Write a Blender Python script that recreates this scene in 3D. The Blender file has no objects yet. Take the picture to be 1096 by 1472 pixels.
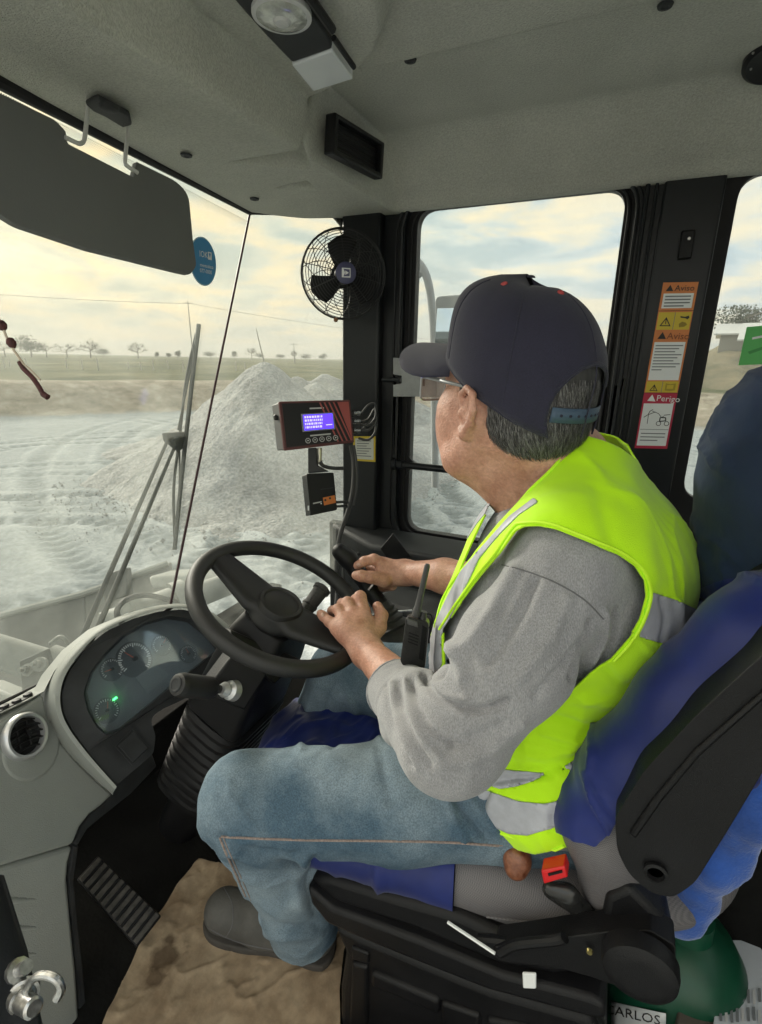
import bpy, bmesh, math, random
import numpy as np
from mathutils import Vector, Matrix, noise

# ---------------------------------------------------------------- camera, sky, sun
S = bpy.context.scene
FPX, CX, CY = 740.0, 548.0, 736.0            # focal length and centre of the 1096x1472 photograph
_hd, _p, _ro = math.radians(24.7), math.radians(16.3), math.radians(1.09)
_h = np.array([-math.sin(_hd), math.cos(_hd), 0.0]); _Z = np.array([0, 0, 1.0])
_f = _h*math.cos(_p) - _Z*math.sin(_p); _r0 = np.array([math.cos(_hd), math.sin(_hd), 0.0]); _u0 = np.cross(_r0, _f)
_R = _r0*math.cos(_ro) + _u0*math.sin(_ro); _U = _u0*math.cos(_ro) - _r0*math.sin(_ro)
CAM = np.array([0, 0, 1.30])
cam = bpy.data.cameras.new('camera'); camo = bpy.data.objects.new('camera', cam); S.collection.objects.link(camo)
cam.sensor_fit = 'HORIZONTAL'; cam.sensor_width = 36; cam.lens = 36*FPX/1096; cam.clip_start = .02; cam.clip_end = 3000
camo.matrix_world = Matrix(((_R[0], _U[0], -_f[0], CAM[0]), (_R[1], _U[1], -_f[1], CAM[1]), (_R[2], _U[2], -_f[2], CAM[2]), (0, 0, 0, 1)))
S.camera = camo
S.view_settings.view_transform = 'Standard'; S.view_settings.look = 'None'; S.view_settings.gamma = 1
S.view_settings.use_curve_mapping = False; S.view_settings.exposure = 2.12
S.cycles.max_bounces = 10; S.cycles.diffuse_bounces = 5; S.cycles.transparent_max_bounces = 16
S.cycles.sample_clamp_indirect = 6
SUN_EL, SUN_AZ = math.radians(22), math.radians(-72)     # azimuth from +Y towards +X
sund = np.array([math.sin(SUN_AZ)*math.cos(SUN_EL), math.cos(SUN_AZ)*math.cos(SUN_EL), math.sin(SUN_EL)])
sl = bpy.data.lights.new('sun', 'SUN'); sl.energy = 2.1; sl.angle = math.radians(14); sl.color = (1, .93, .82)
so = bpy.data.objects.new('sun', sl); S.collection.objects.link(so)
so.rotation_euler = Vector(tuple(sund)).to_track_quat('Z', 'Y').to_euler()
w = bpy.data.worlds.new('World'); S.world = w; w.use_nodes = True
nt = w.node_tree; N = nt.nodes; L = nt.links; N.clear()
def nd(t, **k):
    n = N.new(t)
    for a, b in k.items():
        if a.startswith('i_'): n.inputs[a[2:].replace('_', ' ')].default_value = b
        else: setattr(n, a, b)
    return n
sky = nd('ShaderNodeTexSky', sky_type='NISHITA', sun_disc=False, sun_elevation=SUN_EL, sun_rotation=SUN_AZ, air_density=1.2, dust_density=2.5)
bgn = nd('ShaderNodeBackground'); bgn.inputs['Strength'].default_value = .1
outw = nd('ShaderNodeOutputWorld')
tc = nd('ShaderNodeTexCoord'); sep = nd('ShaderNodeSeparateXYZ'); L.new(tc.outputs['Generated'], sep.inputs[0])
zz = nd('ShaderNodeMath', operation='MAXIMUM'); L.new(sep.outputs[2], zz.inputs[0]); zz.inputs[1].default_value = 0.0
za = nd('ShaderNodeMath', operation='ADD'); L.new(zz.outputs[0], za.inputs[0]); za.inputs[1].default_value = .16
dv = nd('ShaderNodeVectorMath', operation='DIVIDE'); cmb = nd('ShaderNodeCombineXYZ')
for i in range(3): L.new(za.outputs[0], cmb.inputs[i])
L.new(tc.outputs['Generated'], dv.inputs[0]); L.new(cmb.outputs[0], dv.inputs[1])
def wnoise(scale, det, rough, dist, off):
    mp = nd('ShaderNodeMapping'); mp.inputs['Location'].default_value = off; L.new(dv.outputs[0], mp.inputs[0])
    n = nd('ShaderNodeTexNoise'); n.inputs['Scale'].default_value = scale; n.inputs['Detail'].default_value = det
    n.inputs['Roughness'].default_value = rough; n.inputs['Distortion'].default_value = dist; L.new(mp.outputs[0], n.inputs['Vector']); return n
def ramp(src, *stops):
    r = nd('ShaderNodeValToRGB'); e = r.color_ramp.elements
    while len(e) < len(stops): e.new(.5)
    for k, (p_, c_) in enumerate(stops):
        e[k].position = p_; e[k].color = (*c_, 1) if len(c_) == 3 else c_
    L.new(src, r.inputs[0]); return r
# thin high cloud: cream where it is lit, blue grey where it is thick
n1 = wnoise(1.0, 6, .55, .3, (3, 1, 0)); n2 = wnoise(2.1, 7, .54, .4, (9, 4, 2))
cov = ramp(n1.outputs['Fac'], (.34, (.86,)*3), (.55, (1,)*3))
K = 4.2
ccol = ramp(n2.outputs['Fac'], (.40, (.50*K, .63*K, .71*K)), (.48, (.72*K, .80*K, .82*K)), (.55, (.97*K, .90*K, .74*K)), (.64, (1.22*K, 1.02*K, .70*K)))
mx = nd('ShaderNodeMix', data_type='RGBA'); L.new(cov.outputs[0], mx.inputs['Factor'])
hs = nd('ShaderNodeHueSaturation'); hs.inputs['Saturation'].default_value = .8; hs.inputs['Value'].default_value = 1.0; L.new(sky.outputs[0], hs.inputs['Color'])
L.new(hs.outputs[0], mx.inputs['A']); L.new(ccol.outputs[0], mx.inputs['B'])
# warm veil of dusty air low over the horizon, strongest towards the sun
hz = ramp(sep.outputs[2], (.0, (.55,)*3), (.20, (0,)*3))
mh = nd('ShaderNodeMix', data_type='RGBA'); L.new(hz.outputs[0], mh.inputs['Factor']); L.new(mx.outputs['Result'], mh.inputs['A'])
mh.inputs['B'].default_value = (.84*K, .79*K, .70*K, 1)
dt = nd('ShaderNodeVectorMath', operation='DOT_PRODUCT'); L.new(tc.outputs['Generated'], dt.inputs[0]); dt.inputs[1].default_value = tuple(sund)
wg = ramp(dt.outputs['Value'], (.35, (1, 1, 1)), (1.0, (1.15, 1.0, .72)))
mg = nd('ShaderNodeMix', data_type='RGBA', blend_type='MULTIPLY'); mg.inputs['Factor'].default_value = 1
L.new(mh.outputs['Result'], mg.inputs['A']); L.new(wg.outputs[0], mg.inputs['B'])
L.new(mg.outputs['Result'], bgn.inputs['Color']); L.new(bgn.outputs[0], outw.inputs[0])

# ---------------------------------------------------------------- measuring: photo pixel -> point at a known distance
def A(v): return np.array(v, float)
def ray(u, v): return _f + _R*(u-CX)/FPX - _U*(v-CY)/FPX
def D(u, v, d): return CAM + ray(u, v)*d
def onY(u, v, y): r = ray(u, v); return CAM + r*(y/r[1])
def onX(u, v, x): r = ray(u, v); return CAM + r*(x/r[0])
def onZ(u, v, z): r = ray(u, v); return CAM + r*((z-CAM[2])/r[2])
def onP(u, v, P0, n): r = ray(u, v); return CAM + r*(((A(P0)-CAM)@A(n))/(r@A(n)))
def proj(P):
    q = np.asarray(P)-CAM; d = q@_f
    return CX+FPX*(q@_R)/d, CY-FPX*(q@_U)/d
def nrm(v): v = A(v); return v/np.linalg.norm(v)
def plane3(a, b, c): n = nrm(np.cross(A(b)-A(a), A(c)-A(a))); return A(a), n

# ---------------------------------------------------------------- materials
def mat(name, col, rough=.6, metal=0, var=0, vscale=8, bump=0, bscale=200, col2=None, spec=.5, sheen=0, coat=0, emit=None, estr=0, sss=0, stretch=None, fine=None):
    m = bpy.data.materials.new(name); m.use_nodes = True; t = m.node_tree; b = t.nodes['Principled BSDF']
    b.inputs['Roughness'].default_value = rough; b.inputs['Metallic'].default_value = metal
    b.inputs['Specular IOR Level'].default_value = spec; b.inputs['Sheen Weight'].default_value = sheen
    b.inputs['Coat Weight'].default_value = coat; b.inputs['Base Color'].default_value = (*col, 1)
    if sss: b.inputs['Subsurface Weight'].default_value = sss; b.inputs['Subsurface Radius'].default_value = (.012, .004, .002); b.inputs['Subsurface Scale'].default_value = 1
    if emit: b.inputs['Emission Color'].default_value = (*emit, 1); b.inputs['Emission Strength'].default_value = estr
    tcn = t.nodes.new('ShaderNodeTexCoord'); vec = tcn.outputs['Object']
    if stretch:
        mp = t.nodes.new('ShaderNodeMapping'); mp.inputs['Scale'].default_value = stretch; t.links.new(vec, mp.inputs[0]); vec = mp.outputs[0]
    if var or col2:
        n = t.nodes.new('ShaderNodeTexNoise'); n.inputs['Scale'].default_value = vscale; n.inputs['Detail'].default_value = 7; n.inputs['Roughness'].default_value = .62
        t.links.new(vec, n.inputs['Vector'])
        r = t.nodes.new('ShaderNodeValToRGB'); c2 = col2 or tuple(min(1, c*(1+var)) for c in col); c1 = tuple(c*(1-var) for c in col) if not col2 else col
        r.color_ramp.elements[0].position = .36; r.color_ramp.elements[0].color = (*c1, 1)
        r.color_ramp.elements[1].position = .64; r.color_ramp.elements[1].color = (*c2, 1)
        t.links.new(n.outputs['Fac'], r.inputs[0]); last = r.outputs[0]
        if fine:
            n3 = t.nodes.new('ShaderNodeTexNoise'); n3.inputs['Scale'].default_value = fine[0]; n3.inputs['Detail'].default_value = 3; t.links.new(vec, n3.inputs['Vector'])
            r3 = t.nodes.new('ShaderNodeValToRGB'); r3.color_ramp.elements[0].position = .35; r3.color_ramp.elements[1].position = .65
            r3.color_ramp.elements[0].color = (1-fine[1],)*3+(1,); r3.color_ramp.elements[1].color = (1+fine[1],)*3+(1,)
            t.links.new(n3.outputs['Fac'], r3.inputs[0]); mm = t.nodes.new('ShaderNodeMix'); mm.data_type = 'RGBA'; mm.blend_type = 'MULTIPLY'; mm.inputs['Factor'].default_value = 1
            t.links.new(last, mm.inputs['A']); t.links.new(r3.outputs[0], mm.inputs['B']); last = mm.outputs['Result']
        t.links.new(last, b.inputs['Base Color'])
        mr = t.nodes.new('ShaderNodeMapRange'); mr.inputs['To Min'].default_value = max(0, rough-.1); mr.inputs['To Max'].default_value = min(1, rough+.12)
        t.links.new(n.outputs['Fac'], mr.inputs['Value']); t.links.new(mr.outputs[0], b.inputs['Roughness'])
    if bump:
        n2 = t.nodes.new('ShaderNodeTexNoise'); n2.inputs['Scale'].default_value = bscale; n2.inputs['Detail'].default_value = 3
        t.links.new(vec, n2.inputs['Vector']); bp = t.nodes.new('ShaderNodeBump'); bp.inputs['Strength'].default_value = min(1, bump)
        bp.inputs['Distance'].default_value = .002; t.links.new(n2.outputs['Fac'], bp.inputs['Height']); t.links.new(bp.outputs[0], b.inputs['Normal'])
    return m
def glassmat(name, dust, dcol=(.8, .8, .74), tint=(1, 1, 1), dscale=6, refl=.02):
    m = bpy.data.materials.new(name); m.use_nodes = True; t = m.node_tree; t.nodes.clear(); n = t.nodes.new; lk = t.links.new
    o = n('ShaderNodeOutputMaterial'); tr = n('ShaderNodeBsdfTransparent'); tr.inputs[0].default_value = (*tint, 1)
    df = n('ShaderNodeBsdfTranslucent'); df.inputs[0].default_value = (*dcol, 1); df2 = n('ShaderNodeBsdfDiffuse'); df2.inputs[0].default_value = (*dcol, 1)
    dd = n('ShaderNodeMixShader'); dd.inputs[0].default_value = .5; lk(df.outputs[0], dd.inputs[1]); lk(df2.outputs[0], dd.inputs[2])
    gl = n('ShaderNodeBsdfGlossy'); gl.inputs['Roughness'].default_value = .03
    tcn = n('ShaderNodeTexCoord'); no = n('ShaderNodeTexNoise'); no.inputs['Scale'].default_value = dscale; no.inputs['Detail'].default_value = 8; lk(tcn.outputs['Object'], no.inputs['Vector'])
    mr = n('ShaderNodeMapRange'); mr.inputs['From Min'].default_value = .3; mr.inputs['From Max'].default_value = .75; mr.inputs['To Min'].default_value = dust*.3; mr.inputs['To Max'].default_value = dust*2.6; lk(no.outputs['Fac'], mr.inputs['Value'])
    m1 = n('ShaderNodeMixShader'); lk(mr.outputs[0], m1.inputs[0]); lk(tr.outputs[0], m1.inputs[1]); lk(dd.outputs[0], m1.inputs[2])
    lw = n('ShaderNodeLayerWeight'); lw.inputs['Blend'].default_value = .5; pw_ = n('ShaderNodeMath'); pw_.operation = 'POWER'; lk(lw.outputs['Facing'], pw_.inputs[0]); pw_.inputs[1].default_value = 5
    fr = n('ShaderNodeMapRange'); fr.name = 'reflectance'; fr.inputs['To Min'].default_value = refl; fr.inputs['To Max'].default_value = 1; lk(pw_.outputs[0], fr.inputs['Value'])
    m2 = n('ShaderNodeMixShader'); lk(fr.outputs[0], m2.inputs[0]); lk(m1.outputs[0], m2.inputs[1]); lk(gl.outputs[0], m2.inputs[2]); lk(m2.outputs[0], o.inputs[0])
    return m

# ---------------------------------------------------------------- object helpers
def link(o, parent=None):
    S.collection.objects.link(o)
    if parent is not None: o.parent = parent; o.matrix_parent_inverse = Matrix.Translation(-Vector(parent.location))
    return o
def thing(name, label, cat, loc=(0, 0, 0), group=None, kind=None):
    o = bpy.data.objects.new(name, None); o.empty_display_size = .05; o.location = tuple(loc); S.collection.objects.link(o)
    return tag(o, label, cat, group, kind)
def tag(o, label=None, cat=None, group=None, kind=None):
    if label: o['label'] = label
    if cat: o['category'] = cat
    if group: o['group'] = group
    if kind: o['kind'] = kind
    return o
def mk(name, vs, fs, m=None, parent=None, smooth=None, bevel=0, seg=2, solid=0):
    me = bpy.data.meshes.new(name); me.from_pydata([tuple(map(float, v)) for v in vs], [], [tuple(map(int, f_)) for f_ in fs]); me.validate()
    return finish(name, me, m, parent, smooth, bevel, seg, solid)
def finish(name, me, m=None, parent=None, smooth=None, bevel=0, seg=2, solid=0):
    bm = bmesh.new(); bm.from_mesh(me); bmesh.ops.recalc_face_normals(bm, faces=bm.faces); bm.to_mesh(me); bm.free()
    if smooth is None: smooth = 35
    if smooth: me.shade_smooth(); me.set_sharp_from_angle(angle=math.radians(smooth))
    o = bpy.data.objects.new(name, me)
    if m: me.materials.append(m)
    link(o, parent)
    if solid:
        md = o.modifiers.new('solidify', 'SOLIDIFY'); md.thickness = solid; md.offset = 0
    if bevel:
        md = o.modifiers.new('bevel', 'BEVEL'); md.width = bevel; md.segments = seg; md.limit_method = 'ANGLE'; md.angle_limit = math.radians(30); md.harden_normals = False
    return o
class MB:                                     # collects shapes, builds ONE mesh object
    def __init__(s): s.v = []; s.f = []
    def add(s, vs, fs):
        k = len(s.v); s.v += [tuple(map(float, q)) for q in vs]; s.f += [tuple(int(i)+k for i in f_) for f_ in fs]; return s
    def box(s, c, sz, rot=None):
        c = A(c); h = A(sz)/2; q = []
        for x in (-1, 1):
            for y in (-1, 1):
                for z in (-1, 1):
                    p = A([x, y, z])*h; q.append(c + (p if rot is None else rot@p))
        return s.add(q, [(0, 1, 3, 2), (4, 6, 7, 5), (0, 4, 5, 1), (2, 3, 7, 6), (0, 2, 6, 4), (1, 5, 7, 3)])
    def prism(s, pts, vec):                   # polygon pushed along vec
        n = len(pts); v = A(vec); q = [A(p) for p in pts] + [A(p)+v for p in pts]
        return s.add(q, [tuple(range(n))[::-1], tuple(range(n, 2*n))] + [(i, (i+1) % n, n+(i+1) % n, n+i) for i in range(n)])
    def tube(s, pts, r, n=10, closed=False, cap=True):
        pts = [A(p) for p in pts]; m = len(pts); rs = [r]*m if np.isscalar(r) else list(r); up = None; q = []
        for i in range(m):
            a = pts[(i-1) % m] if (closed or i > 0) else pts[0]; b = pts[(i+1) % m] if (closed or i < m-1) else pts[-1]
            t = nrm(b-a)
            if up is None: up = np.cross(t, [0, 0, 1]) if abs(t[2]) < .9 else np.cross(t, [1, 0, 0])
            up = nrm(up - t*(up@t)); w_ = np.cross(t, up)
            for k in range(n):
                an = 2*math.pi*k/n; q.append(pts[i] + rs[i]*(math.cos(an)*up + math.sin(an)*w_))
        f_ = [(i*n+k, i*n+(k+1) % n, ((i+1) % m)*n+(k+1) % n, ((i+1) % m)*n+k) for i in range(m if closed else m-1) for k in range(n)]
        if cap and not closed: f_ += [tuple(range(n))[::-1], tuple(range((m-1)*n, m*n))]
        return s.add(q, f_)
    def lathe(s, c, ax, prof, n=32, ref=None):     # prof: (distance along axis, radius)
        ax = nrm(ax); a = nrm(np.cross(ax, [0, 0, 1] if abs(ax[2]) < .9 else [1, 0, 0])) if ref is None else nrm(A(ref)-ax*(A(ref)@ax)); b = np.cross(ax, a); q = []
        for (h_, r_) in prof:
            for k in range(n):
                an = 2*math.pi*k/n; q.append(A(c)+ax*h_+r_*(math.cos(an)*a+math.sin(an)*b))
        m = len(prof)
        f_ = [(i*n+k, i*n+(k+1) % n, (i+1)*n+(k+1) % n, (i+1)*n+k) for i in range(m-1) for k in range(n)] + [tuple(range(n))[::-1], tuple(range((m-1)*n, m*n))]
        return s.add(q, f_)
    def build(s, name, m=None, parent=None, **k): return mk(name, s.v, s.f, m, parent, **k)
def cat(pts, n=8, closed=False):               # smooth curve through points
    pts = [A(p) for p in pts]; m = len(pts); out = []
    for i in range(m if closed else m-1):
        p0 = pts[(i-1) % m] if (closed or i > 0) else 2*pts[0]-pts[1]; p1 = pts[i]; p2 = pts[(i+1) % m]
        p3 = pts[(i+2) % m] if (closed or i < m-2) else 2*pts[-1]-pts[-2]
        for k in range(n):
            t = k/n; out.append(.5*((2*p1)+(p2-p0)*t+(2*p0-5*p1+4*p2-p3)*t*t+(3*p1-p0-3*p2+p3)*t**3))
    if not closed: out.append(pts[-1])
    return out
def rnd(pts, r, n=5):                          # polygon with rounded corners (2-D or 3-D points)
    pts = [A(p) for p in pts]; out = []; m = len(pts)
    for i in range(m):
        p = pts[i]; a = pts[i-1]-p; b = pts[(i+1) % m]-p; rr = r[i] if hasattr(r, '__len__') else r
        rr = min(rr, np.linalg.norm(a)*.48, np.linalg.norm(b)*.48)
        if rr <= 0: out.append(p); continue
        a = p+nrm(a)*rr; b = p+nrm(b)*rr
        for k in range(n+1): t = k/n; out.append((1-t)**2*a+2*t*(1-t)*p+t*t*b)
    return out
def slab(name, pts, vec, m, parent=None, bevel=.002, **k):
    return MB().prism(pts, vec).build(name, m, parent, bevel=bevel, **k)
def ring_face(name, outer, inner, vec, m, parent=None, bevel=0, **k):    # frame: outer loop with a hole, same point count
    n = len(outer); v = A(vec); q = [A(p) for p in outer]+[A(p) for p in inner]+[A(p)+v for p in outer]+[A(p)+v for p in inner]; f_ = []
    for i in range(n):
        j = (i+1) % n; f_ += [(i, j, n+j, n+i), (2*n+i, 3*n+i, 3*n+j, 2*n+j), (i, 2*n+i, 2*n+j, j), (n+i, n+j, 3*n+j, 3*n+i)]
    return mk(name, q, f_, m, parent, bevel=bevel, **k)
def text(name, s, org, xdir, ydir, size, m, parent=None, align='LEFT', lift=.0006):
    cu = bpy.data.curves.new(name, 'FONT'); cu.body = s; cu.size = 1; cu.align_x = align; cu.resolution_u = 2
    o = bpy.data.objects.new(name, cu); S.collection.objects.link(o); bpy.context.view_layer.update()
    me = bpy.data.meshes.new_from_object(o.evaluated_get(bpy.context.evaluated_depsgraph_get())); bpy.data.objects.remove(o); bpy.data.curves.remove(cu)
    x = nrm(xdir); y = nrm(A(ydir)-x*(A(ydir)@x)); z = np.cross(x, y)
    for v in me.vertices:
        c = A(v.co); v.co = A(org)+size*(x*c[0]+y*c[1])+z*lift
    o = bpy.data.objects.new(name, me); me.materials.append(m); return link(o, parent)
def bary(src, name, parent=None):
    o = src.copy(); o.name = name; S.collection.objects.link(o)
    if parent is not None: o.parent = parent
    return o

# ---------------------------------------------------------------- organic shapes: distance fields meshed by surface nets
class Field:
    def __init__(s): s.p = []
    def cone(s, a, b, ra, rb, k=.015, flat=None, fs=1., op='+'):
        s.p.append(('c', A(a), A(b), ra, rb, k, None if flat is None else nrm(flat), fs, op)); return s
    def chain(s, pts, rs, k=.015, flat=None, fs=1.):
        for i in range(len(pts)-1): s.cone(pts[i], pts[i+1], rs[i], rs[i+1], k, flat, fs)
        return s
    def ell(s, c, r, M=None, k=.015, op='+'):
        s.p.append(('e', A(c), A(r), np.eye(3) if M is None else A(M), 0, k, None, 1., op)); return s
    def _d(s, q, P):
        if q[0] == 'c':
            a, b, ra, rb, fl, fs = q[1], q[2], q[3], q[4], q[6], q[7]
            ba = b-a; L2 = ba@ba+1e-12; pa = P-a; t = np.clip((pa@ba)/L2, 0, 1); v = pa-t[..., None]*ba
            if fl is not None: v = v+(fs-1)*(v@fl)[..., None]*fl
            return np.sqrt((v*v).sum(-1))-(ra+(rb-ra)*t)
        c, r, M = q[1], q[2], q[3]; v = (P-c)@M; k0 = np.sqrt(((v/r)**2).sum(-1)); k1 = np.sqrt(((v/(r*r))**2).sum(-1))+1e-9
        return k0*(k0-1)/k1
    def _near(s, q, c, R):
        if q[0] == 'c':
            a, b = q[1], q[2]; ba = b-a; t = min(1, max(0, (c-a)@ba/(ba@ba+1e-12))); return np.linalg.norm(c-a-t*ba) < R+max(q[3], q[4])+q[5]+.01
        return np.linalg.norm(c-q[1]) < R+q[2].max()+q[5]+.01
    def ev(s, P, prims=None):
        d = np.full(P.shape[:-1], 9.0)
        for q in (s.p if prims is None else prims):
            e = s._d(q, P); k = q[5]
            if q[8] == '+':
                h = np.clip(k-np.abs(d-e), 0, None)/k; d = np.minimum(d, e)-h*h*k*.25
            else:
                e = -e; h = np.clip(k-np.abs(d-e), 0, None)/k; d = np.maximum(d, e)+h*h*k*.25
        return d
    def bounds(s):
        lo = A([9, 9, 9]); hi = -lo
        for q in s.p:
            if q[8] == '-': continue
            if q[0] == 'c':
                r = max(q[3], q[4]); lo = np.minimum(lo, np.minimum(q[1], q[2])-r); hi = np.maximum(hi, np.maximum(q[1], q[2])+r)
            else: r = q[2].max(); lo = np.minimum(lo, q[1]-r); hi = np.maximum(hi, q[1]+r)
        return lo-.02, hi+.02
    def mesh(s, h, off=0., B=12, region=None):
        lo, hi = s.bounds(); lo = lo-off
        nb = np.ceil((hi+off-lo)/(h*B)).astype(int); G = nb*B+2; ids = []; pos = []; quads = []
        corner = np.array([(i, j, k) for i in (0, 1) for j in (0, 1) for k in (0, 1)])
        edges = [(a, b) for a in range(8) for b in range(a+1, 8) if (corner[a] != corner[b]).sum() == 1]
        rad = h*B*.87
        def gid(I): return (I[:, 0]*G[1]+I[:, 1])*G[2]+I[:, 2]
        for bi in range(nb[0]):
            for bj in range(nb[1]):
                for bk in range(nb[2]):
                    o = np.array([bi, bj, bk])*B; c = lo+(o+B/2)*h
                    pr = [q for q in s.p if s._near(q, c, rad+off)]
                    if not pr or all(q[8] == '-' for q in pr): continue
                    ax = [lo[d]+(o[d]+np.arange(B+1))*h for d in range(3)]
                    P = np.stack(np.meshgrid(*ax, indexing='ij'), -1)
                    V = s.ev(P, pr)-off; sg = V < 0
                    if sg.all() or not sg.any(): continue
                    C8 = np.stack([V[i:B+i, j:B+j, k:B+k] for i, j, k in corner], -1); S8 = C8 < 0; act = S8.any(-1) & ~S8.all(-1)
                    I = np.argwhere(act); 
                    if len(I) == 0: continue
                    c8 = C8[act]; acc = np.zeros((len(I), 3)); cnt = np.zeros(len(I))
                    for a, b in edges:
                        va, vb = c8[:, a], c8[:, b]; m = (va < 0) != (vb < 0); t = np.where(m, va/(va-vb+1e-20), 0)
                        acc += np.where(m[:, None], corner[a]+t[:, None]*(corner[b]-corner[a]), 0); cnt += m
                    ids.append(gid(I+o)); pos.append(lo+(I+o+acc/cnt[:, None])*h)
                    for d in range(3):                       # edge from the cell's low corner along d
                        v0 = c8[:, 0]; ci = [0, 0, 0]; ci[d] = 1; v1 = c8[:, ci[0]*4+ci[1]*2+ci[2]]; m = (v0 < 0) != (v1 < 0)
                        J = I[m]+o
                        if len(J) == 0: continue
                        e1 = np.zeros(3, int); e2 = np.zeros(3, int); e1[(d+1) % 3] = 1; e2[(d+2) % 3] = 1
                        Q = np.stack([gid(J), gid(J-e1), gid(J-e1-e2), gid(J-e2)], 1); fl = v0[m] > 0; Q[fl] = Q[fl][:, ::-1]; quads.append(Q)
        ids = np.concatenate(ids); pos = np.concatenate(pos); Q = np.concatenate(quads); od = np.argsort(ids); ids = ids[od]; pos = pos[od]
        ix = np.searchsorted(ids, Q); ix = np.clip(ix, 0, len(ids)-1); ok = (ids[ix] == Q).all(1)
        return pos, ix[ok]
    def grad(s, P, e=1e-3):
        g = np.stack([s.ev(P+A(d)*e)-s.ev(P-A(d)*e) for d in ((1, 0, 0), (0, 1, 0), (0, 0, 1))], -1); return g/(np.linalg.norm(g, axis=-1, keepdims=True)+1e-12)
    def hit(s, u, v, off=0., tmax=2.2):                      # where the line of sight through a photo pixel meets the shape
        r = nrm(ray(u, v)); t = .2
        for _ in range(200):
            d = float(s.ev((CAM+r*t)[None])[0])-off
            if d < .0005: return CAM+r*t
            t += max(d*.8, .0006)
            if t > tmax: break
        return None
def npmesh(name, V, Q, m, parent=None, smooth=180):
    me = bpy.data.meshes.new(name); me.from_pydata(V.tolist() if hasattr(V, 'tolist') else V, [], Q.tolist() if hasattr(Q, 'tolist') else Q); me.validate()
    me.shade_smooth(); 
    if smooth < 180: me.set_sharp_from_angle(angle=math.radians(smooth))
    o = bpy.data.objects.new(name, me); me.materials.append(m); return link(o, parent)
def vnormals(V, F):
    n = np.zeros_like(V); a, b, c = V[F[:, 0]], V[F[:, 1]], V[F[:, 2]]; fn = np.cross(b-a, c-a)
    for k in range(F.shape[1]): np.add.at(n, F[:, k], fn)
    return n/(np.linalg.norm(n, axis=1, keepdims=True)+1e-12)
def relax(V, F, it=2, lam=.5):
    E_ = np.concatenate([F[:, [k, (k+1) % F.shape[1]]] for k in range(F.shape[1])])
    for _ in range(it):
        s_ = np.zeros_like(V); c = np.zeros(len(V)); np.add.at(s_, E_[:, 0], V[E_[:, 1]]); np.add.at(s_, E_[:, 1], V[E_[:, 0]]); np.add.at(c, E_[:, 0], 1); np.add.at(c, E_[:, 1], 1)
        V = V+lam*(s_/np.maximum(c, 1)[:, None]-V)
    return V
def tris(Q): return Q if Q.shape[1] == 3 else np.concatenate([Q[:, [0, 1, 2]], Q[:, [0, 2, 3]]])
def clip(V, T, sc):                                          # split triangles where sc changes sign -> (V, inside T, outside T, sc)
    V = list(map(tuple, V)); sc = list(sc); ins = []; out = []; cache = {}
    pos = np.array(sc)[T] > 0; k = pos.sum(1); ins += T[k == 3].tolist(); out += T[k == 0].tolist()
    def cut(a, b):
        key = (a, b) if a < b else (b, a)
        if key not in cache:
            t = sc[a]/(sc[a]-sc[b]); V.append(tuple(V[a][i]+t*(V[b][i]-V[a][i]) for i in range(3))); sc.append(0.0); cache[key] = len(V)-1
        return cache[key]
    for t in T[(k == 1) | (k == 2)].tolist():
        one = [i for i in range(3) if (sc[t[i]] > 0) == (sum(sc[j] > 0 for j in t) == 1)][0]
        a, b, c = t[one], t[(one+1) % 3], t[(one+2) % 3]; ab, ac = cut(a, b), cut(a, c)
        if sc[a] > 0: ins.append([a, ab, ac]); out += [[ab, b, c], [ab, c, ac]]
        else: out.append([a, ab, ac]); ins += [[ab, b, c], [ab, c, ac]]
    f3 = lambda x: np.array(x, int).reshape(-1, 3)
    return np.array(V), f3(ins), f3(out), np.array(sc)
def polysd(px, py, poly):                                    # signed distance to polygon, + inside
    poly = A(poly); d = np.full(len(px), 1e9); ins = np.zeros(len(px), bool); n = len(poly)
    for i in range(n):
        a, b = poly[i], poly[(i+1) % n]; e = b-a; w0 = px-a[0]; w1 = py-a[1]; t = np.clip((w0*e[0]+w1*e[1])/(e@e+1e-12), 0, 1)
        d = np.minimum(d, (w0-t*e[0])**2+(w1-t*e[1])**2)
        c = ((a[1] > py) != (b[1] > py)) & (px < (b[0]-a[0])*(py-a[1])/(b[1]-a[1]+1e-12)+a[0]); ins ^= c
    return np.where(ins, 1, -1)*np.sqrt(d)
def compact(V, F):
    u, inv = np.unique(F, return_inverse=True); return V[u], inv.reshape(F.shape)
def fold(V, Nn, lines, front=None):                          # raise / sink cloth along traced crease lines
    px, py = proj3(V); dsp = np.zeros(len(V))
    for pts, wd, am in lines:
        pts = cat([A(p) for p in pts], 6); d = np.full(len(V), 1e9)
        for a, b in zip(pts[:-1], pts[1:]):
            e = b-a; w0 = px-a[0]; w1 = py-a[1]; t = np.clip((w0*e[0]+w1*e[1])/(e@e+1e-12), 0, 1); d = np.minimum(d, (w0-t*e[0])**2+(w1-t*e[1])**2)
        dsp += am*np.exp(-d/(wd*wd))
    if front is not None: dsp *= front
    return V+Nn*dsp[:, None]
def proj3(V):
    q = V-CAM; d = q@_f; return CX+FPX*(q@_R)/d, CY-FPX*(q@_U)/d
def nz(V, sc, seed=0, octs=3):                               # cheap smooth noise for arrays
    o = np.zeros(len(V)); rs = np.random.RandomState(seed); a = 1.
    for k in range(octs):
        for _ in range(4):
            d = rs.normal(size=3); d /= np.linalg.norm(d); o += a*np.sin(V@d*sc*(2**k)+rs.rand()*6.28+1.3*np.sin(V@rs.normal(size=3)*sc*(2**k)*.7))
        a *= .5
    return o/5

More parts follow.
